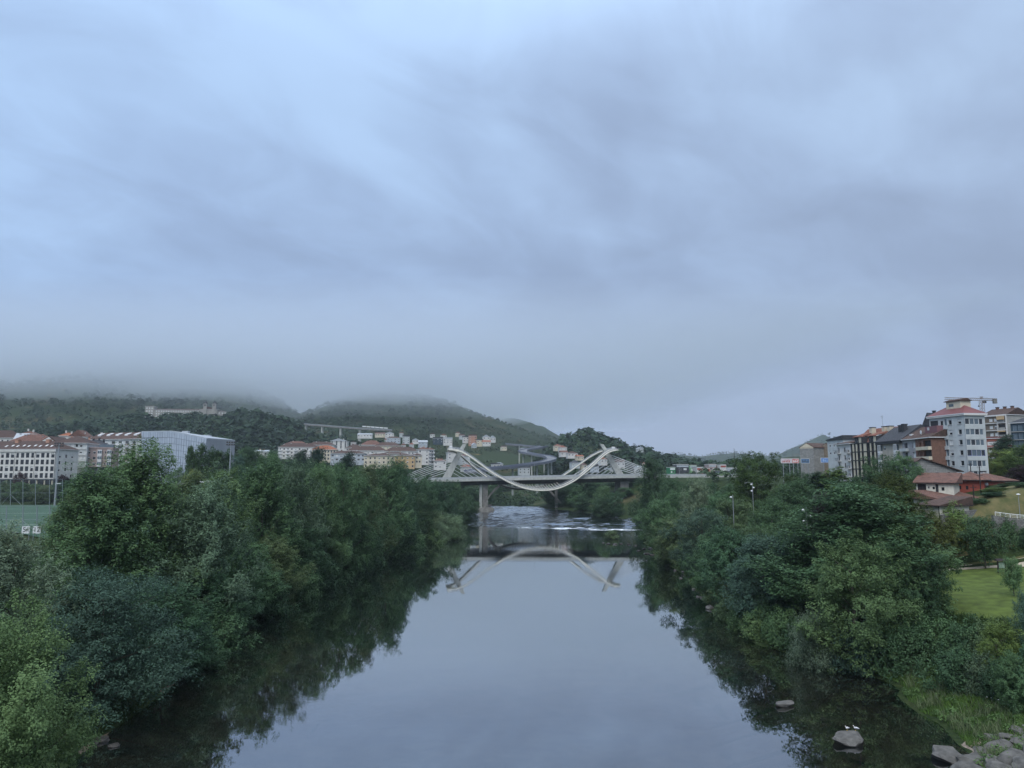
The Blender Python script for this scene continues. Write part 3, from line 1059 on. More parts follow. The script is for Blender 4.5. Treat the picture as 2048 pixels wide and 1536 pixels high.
# ---- right bank
ptree('round', 1690, 1082, 109, 205, FRESH, 'light green tree with rounded leaf clumps in front on the right bank')
ptree('poplar', 1705, 972, 126, 300, GREEN, 'biggest green tree on the right bank below the farmhouse')
ptree('broad', 1620, 1066, 135, 180, DEEP, 'tall dark green tree left of the biggest right bank tree')
ptree('broad', 1780, 1035, 122, 200, GREEN, 'green tree between the biggest tree and the lawn')
ptree('round', 1810, 1088, 117, 120, DEEP, 'dark dense tree at the edge of the lawn')
ptree('willow', 1604, 1222, 111, 100, SILVER, 'silver-grey willow bush at the water below the light green tree', cat='shrub')
ptree('shrub', 1700, 1240, 108, 110, BLUE, 'bluish green bush hanging over the water right of the silver willow', cat='shrub')
ptree('shrub', 1765, 1252, 105, 90, DEEP, 'dark bush at the start of the grassy bank', cat='shrub')
ptree('broad', 1530, 1075, 136, 170, BLUE, 'bluish dark tree at the right waterline below the lamp post')
ptree('broad', 1462, 1060, 158, 140, DEEP, 'dark bushy tree at the right waterline above the round boulders')
ptree('silver', 1428, 1070, 172, 110, GREEN, 'feathery green tree at the right waterline left of the dark bushy tree')
ptree('round', 1400, 1020, 200, 120, BLUE, 'bluish rounded tree halfway along the right bank')
ptree('broad', 1352, 1035, 230, 100, OLIVE, 'olive green tree near the stony shallows on the right')
ptree('round', 1318, 1000, 270, 90, GREEN, 'green tree leaning to the river before the bridge on the right')
ptree('poplar', 1308, 920, 345, 90, DEEP, 'tall dark tree hiding the right end of the main bridge span')
ptree('round', 1350, 959, 320, 80, DEEP, 'dark tree under the bridge approach on the right bank')
ptree('silver', 1396, 960, 262, 82, SILVER, 'silvery grey tree standing out on the right bank')
ptree('round', 1512, 908, 250, 118, (0.05, 0.088, 0.026), 'large rounded tree at the end of the bridge approach, right bank')
ptree('broad', 1588, 962, 205, 110, DEEP, 'dark tree in front of the billboards')
ptree('round', 1540, 1000, 190, 110, GREEN, 'green rounded tree between the two lamp posts')
ptree('broad', 1465, 1000, 210, 100, OLIVE, 'olive tree beside the tall lamp post')
ptree('lombardy', 1668, 936, 232, 62, LIME, 'upright light green tree before the white town house', name='tree', stretch=1.0)
ptree('lombardy', 1635, 945, 236, 44, DEEP, 'upright dark tree left of the light green one')
ptree('round', 1648, 986, 186, 66, PLUM, 'dark purple plum tree on the right slope')
ptree('round', 1760, 914, 188, 92, DEEP, 'dark rounded tree before the striped facade')
ptree('round', 1812, 912, 184, 92, GREEN, 'dense rounded green tree before the stone barn')
ptree('broad', 1788, 948, 162, 120, (0.066, 0.088, 0.024), 'olive yellow walnut tree left of the farmhouse')
ptree('broad', 1722, 990, 160, 120, OLIVE, 'spreading olive tree on the slope below the striped facade')
ptree('park', 1956, 1034, 149, 80, DEEP, 'dark green lawn tree with a bare trunk beside the notice board')
ptree('park', 1880, 1036, 153, 80, (0.085, 0.10, 0.03), 'yellowish tree at the head of the lawn')
ptree('park', 2008, 1114, 122, 38, FRESH, 'young slim tree standing alone on the lawn')
ptree('broad', 2038, 1192, 90, 84, BLUE, 'bluish upright bush at the right edge below the lawn')
ptree('broad', 1975, 1245, 90, 90, LIME, 'yellow-green bush on the bank below the lawn', cat='shrub', name='shrub')
ptree('shrub', 2035, 1290, 84, 110, DEEP, 'dark bush at the right edge above the grass', cat='shrub')
ptree('shrub', 1880, 1290, 93, 96, DEEP, 'domed dark bush in the middle of the grassy bank', cat='shrub')
ptree('broad', 2004, 1310, 84, 90, GREEN, 'green bush below the yellow-green one', cat='shrub', name='shrub')
ptree('shrub', 1935, 1300, 90, 60, GREY, 'small greyish bush between the dome bush and the yellow-green bush', cat='shrub')
ptree('broad', 2010, 900, 238, 80, LIME, 'yellow-green tree beside the grey tower block')
ptree('broad', 2058, 885, 225, 80, (0.07, 0.11, 0.03), 'light green tree at the right edge beside the dark house')
ptree('cedar', 2012, 872, 262, 60, CONIF, 'dark conifer behind the yellow-green tree')
ptree('round', 2048, 930, 190, 60, PLUM, 'purple-leaved tree at the right edge behind the red house')
row('bushes around the red house garden', 'garden bush by the red house, %s counting from the farmhouse', [
    ('shrub', 1902, 1008, 158.5, 62, LIME), ('shrub', 1955, 1005, 163, 36, GREEN), ('broad', 1992, 974, 170, 62, LIME), ('broad', 1985, 996, 165, 56, DEEP), ('broad', 2032, 972, 174, 60, GREEN), ('shrub', 2008, 1034, 155.5, 40, GREEN), ('broad', 2050, 992, 165, 50, GREEN), ('shrub', 2040, 1056, 155, 44, DEEP)], cat='shrub')
row('bushes along the right waterline', 'low bush along the right water edge, %s counting away towards the bridge', [
    ('shrub', 1650, 1258, 113, 80, GREEN), ('shrub', 1560, 1215, 122, 70, GREEN), ('shrub', 1520, 1200, 128, 80, DEEP), ('shrub', 1480, 1180, 140, 70, FRESH), ('shrub', 1440, 1150, 156, 66, OLIVE), ('shrub', 1420, 1115, 182, 60, GREEN), ('shrub', 1375, 1085, 215, 60, FRESH), ('shrub', 1345, 1065, 255, 50, GREEN), ('willow', 1310, 1050, 300, 46, GREY), ('shrub', 1290, 1030, 345, 40, DEEP), ('shrub', 1282, 1020, 385, 34, DEEP), ('shrub', 1330, 1080, 238, 46, OLIVE)], cat='shrub')
row('trees filling the right slope', 'leafy tree higher on the right slope, %s counting towards the bridge', [
    ('round', 1690, 1010, 150, 110, GREEN), ('broad', 1575, 1040, 160, 100, GREEN), ('round', 1500, 1055, 175, 90, OLIVE), ('broad', 1560, 975, 225, 90, GREEN), ('round', 1440, 988, 240, 80, GREEN), ('broad', 1360, 985, 290, 80, GREEN), ('round', 1420, 968, 300, 70, DEEP), ('broad', 1465, 966, 320, 60, GREEN), ('round', 1600, 945, 270, 70, DEEP), ('broad', 1650, 955, 250, 60, GREEN), ('round', 1700, 965, 215, 70, GREEN), ('broad', 1300, 965, 400, 60, DEEP), ('round', 1340, 966, 390, 50, GREEN), ('round', 1385, 960, 420, 40, DEEP)])
ptree('shrub', 1222, 1060, 322, 34, OLIVE, 'lone round bush on the rock islet in the river', cat='shrub', z=0.2)
row('bushes filling the slope below the lawn', 'bramble bush on the slope below the lawn, %s counting from the big trees', [
    ('shrub', 1800, 1235, 104, 90, DEEP), ('shrub', 1850, 1232, 105, 90, GREEN), ('shrub', 1900, 1236, 103, 90, DEEP), ('shrub', 1948, 1238, 101, 70, OLIVE), ('shrub', 2046, 1250, 94, 80, DEEP), ('shrub', 1965, 1318, 88, 70, DEEP), ('shrub', 2040, 1338, 83, 70, GREEN)], cat='shrub')
row('bushes crowding the right shore', 'small bush crowding the right shoreline, %s counting towards the rapids', [
    ('shrub', 1600, 1254, 117, 60, DEEP), ('shrub', 1570, 1240, 120, 60, DEEP), ('shrub', 1540, 1228, 124, 60, GREEN), ('shrub', 1500, 1222, 128, 64, FRESH), ('shrub', 1470, 1206, 136, 60, GREEN), ('shrub', 1448, 1190, 145, 56, OLIVE), ('shrub', 1430, 1165, 160, 52, GREEN), ('shrub', 1408, 1135, 182, 50, DEEP), ('shrub', 1392, 1112, 204, 48, GREEN), ('shrub', 1362, 1096, 226, 46, FRESH), ('shrub', 1350, 1086, 244, 44, DEEP), ('shrub', 1322, 1072, 275, 42, GREEN), ('shrub', 1300, 1050, 325, 40, DEEP)], cat='shrub')
# ---- left, town side
row('slender poplars before the pale hall', 'slender dark poplar before the pale hall, %s counting from the left', [
    ('lombardy', 386, 898, 330, 26, GREEN), ('lombardy', 402, 889, 332, 24, GREEN), ('lombardy', 420, 896, 334, 22, GREEN), ('lombardy', 436, 902, 336, 24, GREEN), ('lombardy', 452, 900, 338, 22, GREEN), ('lombardy', 378, 893, 345, 16, GREEN)])
row('trees behind the left bank before the town', 'dark tree between the left bank and the town, %s counting from the pale hall', [
    ('broad', 490, 896, 360, 50, DEEP), ('round', 516, 902, 365, 46, DEEP), ('broad', 545, 905, 370, 44, GREEN), ('broad', 475, 912, 350, 40, BLUE), ('round', 530, 925, 340, 50, BLUE), ('round', 355, 935, 325, 40, GREEN)])
ptree('cedar', 598, 902, 372, 54, CONIF, 'dark cedar left of the orange-roofed block')
ptree('cedar', 632, 898, 360, 66, CONIF, 'broad dark cedar before the orange-roofed block')
ptree('cedar', 692, 908, 345, 62, CONIF, 'dark cedar before the pale blue apartment block')
ptree('round', 388, 942, 290, 46, YELLOW, 'small yellow-green tree before the pale hall')
ptree('round', 90, 972, 312, 50, OLIVE, 'low tree behind the pitch fence below the white block')
row('trees behind the sports pitch', 'low green tree behind the sports pitch, %s counting from the left', [
    ('broad', -20, 958, 318, 50, GREEN), ('round', 18, 962, 318, 44, OLIVE), ('broad', 45, 965, 316, 44, GREEN), ('round', 68, 968, 318, 40, GREEN), ('broad', 118, 965, 318, 44, BLUE), ('round', 140, 960, 322, 40, DEEP)])
ptree('round', 43, 945, 322, 30, PLUM, 'dark purple tree behind the pitch fence')
ptree('round', 128, 950, 326, 26, PLUM, 'purple tree under the grey-banded block')

# ================================================================== the bridge
M_conc = mat('concrete_pale', (0.42, 0.43, 0.40), 0.85, noise=0.18, nscale=0.6, bump=0.02, bscale=3)
M_conc_d = mat('concrete_weathered', (0.20, 0.195, 0.18), 0.9, noise=0.35, nscale=0.35, bump=0.02, bscale=3)
M_soffit = mat('girder_shaded', (0.085, 0.085, 0.085), 0.9, noise=0.2, nscale=0.4)  # shade under the deck overhang is put into this dark colour
M_cream = mat('painted_steel_cream', (0.66, 0.64, 0.55), 0.45, noise=0.08, nscale=0.5)
M_rail = mat('railing_grey', (0.36, 0.39, 0.43), 0.5, metal=0.3)
M_asph = mat('asphalt', (0.055, 0.056, 0.058), 0.9, noise=0.25, nscale=0.8)
M_cable = mat('cable_white', (0.60, 0.62, 0.63), 0.5)
M_steel = mat('galvanised_steel', (0.33, 0.35, 0.37), 0.45, metal=0.5)
M_blue = mat('blue_barrier', (0.045, 0.075, 0.22), 0.6)
M_white = mat('white_paint', (0.75, 0.76, 0.76), 0.6)

BO = Vector((14.8, 479.0, 0))
BA = math.atan2(0.1535, 0.988)
bridge = thing('cable_stayed_bridge', 'pale road bridge with leaning pylons and a looping footway over the river', 'bridge', BO, BA)


def deck_z(u):           # top of the parapet
    return 26.95 + 0.0198 * max(-140.0, min(58.0, u))


def loc_of(px, py, v):
    """local (u, z) of the bridge for a pixel at cross offset v"""
    c, s = math.cos(BA), math.sin(BA)
    k = (px - 1024.0) / FPX / (_cp)          # close enough: x / y
    # x = BO.x + u c - v s ; y = BO.y + u s + v c ; x = k' y
    k = X(px, 1.0)
    u = (k * (BO.y + v * c) - BO.x + v * s) / (c - k * s)
    y = BO.y + u * s + v * c
    return u, Z(py, y)


U0, U1 = -190.0, 165.0
us = np.linspace(U0, U1, 30)
HWD = 11.5
# deck slab
mb = MB()
for i in range(len(us) - 1):
    a, b = us[i], us[i + 1]
    za, zb = deck_z(a) - 1.15, deck_z(b) - 1.15
    mb.hexa([(a, -HWD, za - 1.5), (b, -HWD, zb - 1.5), (b, HWD, zb - 1.5), (a, HWD, za - 1.5), (a, -HWD, za), (b, -HWD, zb), (b, HWD, zb), (a, HWD, za)])
mb.build('deck_slab', M_conc, bridge)
mb = MB()
for i in range(len(us) - 1):
    a, b = us[i], us[i + 1]
    za, zb = deck_z(a) - 1.146, deck_z(b) - 1.146
    for v0, v1 in ((-8.2, -1.9), (1.9, 8.2)):
        mb.quad((a, v0, za), (b, v0, zb), (b, v1, zb), (a, v1, za))
mb.build('carriageway', M_asph, bridge)
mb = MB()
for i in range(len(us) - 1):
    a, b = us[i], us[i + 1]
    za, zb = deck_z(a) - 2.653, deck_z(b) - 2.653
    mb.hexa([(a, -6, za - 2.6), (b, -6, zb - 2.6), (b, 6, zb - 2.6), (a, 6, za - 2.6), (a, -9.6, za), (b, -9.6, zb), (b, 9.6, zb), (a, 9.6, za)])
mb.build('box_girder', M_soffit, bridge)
for sgn in (-1, 1):
    mb = MB()
    v = sgn * (HWD - 0.12)
    n = int((U1 - U0) / 1.6)
    for i in range(n + 1):
        u = U0 + (U1 - U0) * i / n
        z = deck_z(u)
        mb.box(u - 0.05, u + 0.05, v - 0.05, v + 0.05, z - 1.15, z)
    for i in range(len(us) - 1):
        for dz, h in ((0.0, 0.16), (-0.28, 0.10), (-0.50, 0.10), (-0.72, 0.10), (-0.92, 0.22)):
            a, b = us[i], us[i + 1]
            za, zb = deck_z(a) + dz, deck_z(b) + dz
            mb.hexa([(a, v - 0.06, za - h), (b, v - 0.06, zb - h), (b, v + 0.06, zb - h), (a, v + 0.06, za - h), (a, v - 0.06, za), (b, v - 0.06, zb), (b, v + 0.06, zb), (a, v + 0.06, za)])
    mb.build('railing', M_rail, bridge)
    mb = MB()
    for i in range(len(us) - 1):
        a, b = us[i], us[i + 1]
        za, zb = deck_z(a) - 1.144, deck_z(b) - 1.144
        v0, v1 = sorted((sgn * 8.3, sgn * 8.75))
        mb.hexa([(a, v0, za), (b, v0, zb), (b, v1, zb), (a, v1, za), (a, v0, za + 0.8), (b, v0, zb + 0.8), (b, v1, zb + 0.8), (a, v1, za + 0.8)])
    mb.build('traffic_barrier', M_conc, bridge)

# pylons
TOW = []
for ub, ut, zt, nm in ((-58.6, -46.2, 47.4, 'left'), (58.6, 45.6, 47.8, 'right')):
    zb = deck_z(ub) - 2.0
    s = 1 if ub < 0 else -1
    mb = MB()
    p = []
    for f in (0.0, 0.35, 0.7, 1.0):
        u = ub + (ut - ub) * f
        hw = 2.7 - 1.45 * f
        hv = 1.7 - 0.7 * f
        z = zb + (zt - zb) * f
        p.append([(u - hw, -hv, z + (0 if f < 1 else -0.25 * s)), (u + hw, -hv, z + (0 if f < 1 else 0.25 * s)), (u + hw, hv, z + (0 if f < 1 else 0.25 * s)), (u - hw, hv, z - (0 if f < 1 else 0.25 * s))])
    for i in range(3):
        mb.hexa(p[i] + p[i + 1])
    mb.build('pylon', M_conc, bridge)
    TOW.append((ub, ut, zb, zt, s))

# footway ribbons
NEAR = [(897, 899.3), (913.4, 900.7), (924, 904), (935.6, 911), (952, 922), (969.6, 935.6), (987, 948), (1004.8, 958), (1022, 967), (1040, 974.3), (1057.5, 979), (1075, 980.8), (1098, 980.4), (1116.6, 976.6), (1135, 968.6), (1153, 958.3), (1165.4, 948), (1177.7, 938), (1190, 926.5), (1202, 915), (1211.8, 907), (1221.6, 902), (1236, 899.7)]


def plan_v(u):
    t = max(-1.0, min(1.0, (u + 2) / 60.0))
    return 2.2 + 12.3 * (1 - t * t) ** 0.7


def ribbon_pts(sgn, shift):
    out = []
    for px, py in NEAR:
        v = -8.0
        for _ in range(4):
            u, z = loc_of(px, py, v)
            v = -plan_v(u)
        out.append((u, z))
    u_ = np.array([p[0] for p in out])
    z_ = np.array([p[1] for p in out])
    uu = np.linspace(u_[0], u_[-1], 64)
    zz_ = np.interp(uu, u_, z_)
    k = np.array([1, 2, 3, 2, 1.0])
    k /= k.sum()
    zp = np.pad(zz_, 2, mode='edge')
    zz_ = np.convolve(zp, k, mode='valid')
    mid = (uu - uu.mean()) / (uu[-1] - uu[0]) * 2
    return [Vector((a + shift * (1 - m_ * m_), sgn * plan_v(a), b)) for a, b, m_ in zip(uu, zz_, mid)]


for sgn, shift in ((-1, 0.0), (1, -7.0)):
    C_ = ribbon_pts(sgn, shift)
    # banked: the edge away from the deck is lower
    O_ = [p + Vector((0, sgn * 1.7, -0.0)) for p in C_]
    I_ = [p + Vector((0, -sgn * 1.7, 0.75)) for p in C_]
    mb = MB()
    for i in range(len(C_) - 1):
        mb.quad(O_[i], I_[i], I_[i + 1], O_[i + 1])
        dn = Vector((0, 0, -0.25))
        mb.quad(O_[i] + dn, O_[i + 1] + dn, I_[i + 1] + dn, I_[i] + dn)
    fw = mb.build('footway', M_conc_d, bridge)
    for E_, nm in ((O_, 'edge_beam'), (I_, 'edge_beam')):
        mb = MB()
        mb.tube([p + Vector((0, 0, -0.15)) for p in E_], 0.42, 8)
        mb.build(nm, M_cream, fw, smooth=True)
        mb = MB()
        mb.tube([p + Vector((0, 0, 1.15)) for p in E_], 0.09, 5)
        mb.tube([p + Vector((0, 0, 0.8)) for p in E_], 0.04, 4)
        mb.tube([p + Vector((0, 0, 0.5)) for p in E_], 0.04, 4)
        for i in range(len(E_) - 1):
            for f in (0.0, 0.5):
                q = E_[i] * (1 - f) + E_[i + 1] * f
                mb.tube([q, q + Vector((0, 0, 1.15))], 0.045, 4, cap=False)
        mb.build('handrail', M_rail, fw)
    # slanting hangers where the footway swings below the deck
    for i in range(23, 41, 1):
        p = C_[i]
        mb = MB()
        q = p + Vector((-2.0, -sgn * 3.4, 3.1))
        mb.tube([O_[i], q], 0.13, 5)
        mb.build('hanger', M_cream, fw)

# landing at each pylon head
for e_, s in ((-1, 1), (1, -1)):
    u0 = loc_of(897, 899.3, -3)[0] if e_ < 0 else loc_of(1236, 899.7, -3)[0]
    z0 = loc_of(897, 899.3, -3)[1] + 0.4
    mb = MB()
    a, b = sorted((u0, u0 + s * 7.5))
    mb.box(a, b, -3.4, 3.4, z0 - 0.4, z0)
    mb.build('landing', M_cream, bridge)
    mb = MB()
    for v in (-3.3, 3.3):
        mb.box(a, b, v - 0.04, v + 0.04, z0 + 1.05, z0 + 1.15)
        for k in range(7):
            u = a + (b - a) * k / 6
            mb.box(u - 0.04, u + 0.04, v - 0.04, v + 0.04, z0, z0 + 1.05)
    mb.build('landing_rail', M_rail, bridge)
    mb = MB()
    mb.box(u0 + s * 1.6 - 0.9, u0 + s * 1.6 + 0.9, 0.4, 2.2, z0, z0 + 2.2)
    mb.build('lift_cabin', M_white, bridge)

# stay cables
for ub, ut, zb, zt, s in TOW:
    for v in (-0.9, 0.9):
        for k in range(7):
            f = 0.26 + 0.075 * k
            u = ub + (ut - ub) * f
            z = zb + (zt - zb) * f
            zd = deck_z(u) - 1.1
            # back stays, flat
            ua = u - s * (z - zd) / (0.30 + 0.012 * k)
            mb = MB()
            mb.tube([(u, v, z), (ua, v * 1.6, deck_z(ua) - 1.1)], 0.12, 5)
            mb.build('stay_cable', M_cable, bridge)
            ua = u + s * (z - zd) / 0.60
            mb = MB()
            mb.tube([(u, v, z), (ua, v * 1.6, deck_z(ua) - 1.1)], 0.10, 5)
            mb.build('stay_cable', M_cable, bridge)


def pier_box(u0, u1, v0, v1, zlo, taper=0.0, m=M_conc_d, name='pier'):
    zt = deck_z((u0 + u1) / 2) - 5.0
    b_ = MB()
    b_.hexa([(u0 - taper, v0, zlo), (u1 + taper, v0, zlo), (u1 + taper, v1, zlo), (u0 - taper, v1, zlo), (u0, v0, zt), (u1, v0, zt), (u1, v1, zt), (u0, v1, zt)])
    return b_.build(name, m, bridge)


for v in (-6.0, 4.5):
    ua = loc_of(961.5, 1000, v)[0]
    pier_box(ua - 0.8, ua + 0.8, v - 0.8, v + 0.8, 3.5, 0.1, M_conc)
    ub_ = loc_of(970.5, 1000, v)[0]
    pier_box(ub_ - 1.6, ub_ + 1.6, v - 0.8, v + 0.8, 3.5, 0.1)
    # curved inclined strut
    A_ = [(966, 1010), (973, 1000), (981, 989), (990, 979), (1002, 969)]
    pts = [loc_of(px, py, v) for px, py in A_]
    b_ = MB()
    for i in range(len(pts) - 1):
        (u0, z0), (u1, z1) = pts[i], pts[i + 1]
        b_.hexa([(u0 - 0.2, v - 0.8, z0 - 1.0), (u1 - 0.2, v - 0.8, z1 - 1.0), (u1 - 0.2, v + 0.8, z1 - 1.0), (u0 - 0.2, v + 0.8, z0 - 1.0), (u0, v - 0.8, z0 + 0.8), (u1, v - 0.8, z1 + 0.8), (u1, v + 0.8, z1 + 0.8), (u0, v + 0.8, z0 + 0.8)])
    b_.build('inclined_strut', M_conc_d, bridge)
    uc = loc_of(1112, 990, v)[0]
    pier_box(uc - 0.7, uc + 0.7, v - 0.8, v + 0.8, 4.0, 0.1)
    A_ = [(1122, 1008), (1112, 996), (1103, 986), (1088, 970)]
    pts = [loc_of(px, py, v) for px, py in A_]
    b_ = MB()
    for i in range(len(pts) - 1):
        (u0, z0), (u1, z1) = pts[i], pts[i + 1]
        b_.hexa([(u1, v - 0.8, z1 - 0.9), (u0, v - 0.8, z0 - 0.9), (u0, v + 0.8, z0 - 0.9), (u1, v + 0.8, z1 - 0.9), (u1, v - 0.8, z1 + 0.8), (u0, v - 0.8, z0 + 0.8), (u0, v + 0.8, z0 + 0.8), (u1, v + 0.8, z1 + 0.8)])
    b_.build('inclined_strut', M_conc_d, bridge)
# pier foot in the river
u_f = loc_of(970, 1010, -3)[0]
b_ = MB()
b_.hexa([(u_f - 7, -9, 2.5), (u_f + 7, -9, 2.5), (u_f + 7, 8, 2.5), (u_f - 7, 8, 2.5), (u_f - 5.5, -8, 6.9), (u_f + 4.5, -8, 6.9), (u_f + 4.5, 7, 6.9), (u_f - 5.5, 7, 6.9)])
b_.build('pier_footing', M_conc_d, bridge)
# solid piers below the pylons and the approach piers
for u0, u1, zl in ((-61.5, -56, 4), (56.2, 61.7, 8), (-105, -102.5, 8), (-150, -147.5, 10), (96, 98, 15), (132, 135, 18)):
    pier_box(u0, u1, -6.5, 6.5, zl, 0.15)
# lamp posts on the deck are parts of the bridge
for u in (-95, -30, 0, 30, 78, 100, 125):
    b_ = MB()
    z = deck_z(u) - 1.1
    b_.tube([(u, 0.4, z), (u, 0.4, z + 8.5)], [0.12, 0.06], 5)
    b_.box(u - 0.1, u + 0.1, -1.2, 2.0, z + 8.45, z + 8.6)
    b_.build('deck_lamp', M_steel, bridge)

# ------------------------------------------------------------------ the curving ramp road behind the bridge
ramp = thing('curved_road_viaduct', 'curving grey road viaduct with blue barriers winding up behind the bridge', 'viaduct')
RP = [(940, 943, 560), (984, 936.5, 600), (1025, 933, 640), (1065, 927.5, 690), (1087, 924, 725), (1100, 920, 765), (1103, 916.5, 800), (1094, 912.5, 830), (1075, 909.5, 850), (1058, 906.5, 862), (1046, 903.5, 880), (1048, 900.5, 905), (1060, 898, 930), (1074, 895.5, 950), (1088, 892, 985)]
ctrl = [at(*p) for p in RP]


def catmull(P, n):
    out = []
    P = [P[0] * 2 - P[1]] + P + [P[-1] * 2 - P[-2]]
    for i in range(1, len(P) - 2):
        for k in range(n):
            t = k / n
            a, b, c, d = P[i - 1], P[i], P[i + 1], P[i + 2]
            out.append(0.5 * ((2 * b) + (c - a) * t + (2 * a - 5 * b + 4 * c - d) * t * t + (3 * b - a - 3 * c + d) * t ** 3))
    out.append(P[-2])
    return out


def road_ribbon(name, path, hw, thick, m, parent, rail_m=None, rail_h=1.0):
    Lp, Rp = [], []
    for i, p in enumerate(path):
        d = path[min(i + 1, len(path) - 1)] - path[max(i - 1, 0)]
        d.z = 0
        d.normalize()
        nrm = Vector((-d.y, d.x, 0))
        Lp.append(p + nrm * hw)
        Rp.append(p - nrm * hw)
    b = MB()
    dn = Vector((0, 0, -thick))
    for i in range(len(path) - 1):
        b.hexa([Rp[i] + dn, Rp[i + 1] + dn, Lp[i + 1] + dn, Lp[i] + dn, Rp[i], Rp[i + 1], Lp[i + 1], Lp[i]])
    o = b.build(name, m, parent)
    if rail_m:
        for S in (Lp, Rp):
            b = MB()
            for i in range(len(path) - 1):
                up0, up1 = Vector((0, 0, 0.05)), Vector((0, 0, rail_h))
                q = (S[i + 1] - S[i])
                nn = Vector((-q.y, q.x, 0)).normalized() * 0.12
                b.hexa([S[i] + up0 - nn, S[i + 1] + up0 - nn, S[i + 1] + up0 + nn, S[i] + up0 + nn, S[i] + up1 - nn, S[i + 1] + up1 - nn, S[i + 1] + up1 + nn, S[i] + up1 + nn])
            b.build('barrier', rail_m, parent)
    return o


rp = catmull(ctrl, 6)
M_ramp = mat('ramp_concrete', (0.17, 0.18, 0.20), 0.9, noise=0.2, nscale=0.3)
M_bargrey = mat('barrier_bluegrey', (0.16, 0.18, 0.23), 0.6)
road_ribbon('ramp_deck', rp, 5.2, 1.5, M_ramp, ramp, M_bargrey, 1.1)
for i in range(4, 66, 8):
    p = rp[i]
    g = hz(p.x, p.y)
    if g < p.z - 2.5:
        b = MB()
        b.box(p.x - 0.8, p.x + 0.8, p.y - 0.8, p.y + 0.8, g - 1, p.z - 1.45)
        b.build('column', M_conc, ramp)
# upper road branch
up_road = thing('upper_hill_road', 'straight elevated road crossing above the curving viaduct', 'viaduct')
pts = catmull([at(1012, 888, 990), at(1040, 890, 985), at(1070, 893, 980), at(1088, 895, 985)], 5)
road_ribbon('road_deck', pts, 4.0, 1.6, M_ramp, up_road, M_bargrey, 1.0)
for px_c in (1038.5,):
    p = at(px_c, 890, 984)
    b = MB()
    b.box(p.x - 0.8, p.x + 0.8, p.y - 0.8, p.y + 0.8, hz(p.x, p.y) - 1, p.z - 1.4)
    b.build('column', M_conc, up_road)

# ------------------------------------------------------------------ motorway viaduct on the hillside
via = thing('hill_viaduct', 'long slim motorway viaduct on tall pale piers before the misty hill', 'viaduct')
vp = catmull([at(560, 846, 1330), at(605, 848, 1310), at(660, 852, 1290), at(725, 857, 1260), at(780, 860, 1230)], 5)
road_ribbon('viaduct_deck', vp, 6.0, 2.2, M_conc_d, via, M_steel, 1.2)
for px_c, yt in ((645, 852), (682, 855), (576, 848), (612, 849), (720, 858)):
    D_ = np.interp(px_c, [560, 605, 660, 725, 780], [1330, 1310, 1290, 1260, 1230])
    p = at(px_c, yt, D_)
    for dv in (-3.6, 3.6):
        b = MB()
        g = hz(p.x, p.y + dv)
        b.hexa([(p.x - 1.7, p.y + dv - 1.2, g - 1), (p.x + 1.7, p.y + dv - 1.2, g - 1), (p.x + 1.7, p.y + dv + 1.2, g - 1), (p.x - 1.7, p.y + dv + 1.2, g - 1),
                (p.x - 1.2, p.y + dv - 1.0, p.z - 1.8), (p.x + 1.2, p.y + dv - 1.0, p.z - 1.8), (p.x + 1.2, p.y + dv + 1.0, p.z - 1.8), (p.x - 1.2, p.y + dv + 1.0, p.z - 1.8)])
        b.build('pier', M_conc, via)
p0, p1 = at(724, 853.5, 1262), at(776, 857.5, 1232)
b = MB()
for k in range(6):
    a, c = p0.lerp(p1, k / 6 + 0.01), p0.lerp(p1, (k + 1) / 6 - 0.01)
    b.hexa([a, c, c + Vector((0, 0.3, 0)), a + Vector((0, 0.3, 0)), a + Vector((0, 0, 1.8)), c + Vector((0, 0, 1.8)), c + Vector((0, 0.3, 1.8)), a + Vector((0, 0.3, 1.8))])
b.build('noise_screen', M_white, via)

# ------------------------------------------------------------------ woods covering the hills (too far to count)
TOWN_CLEAR = []          # (x0, x1, y0, y1)


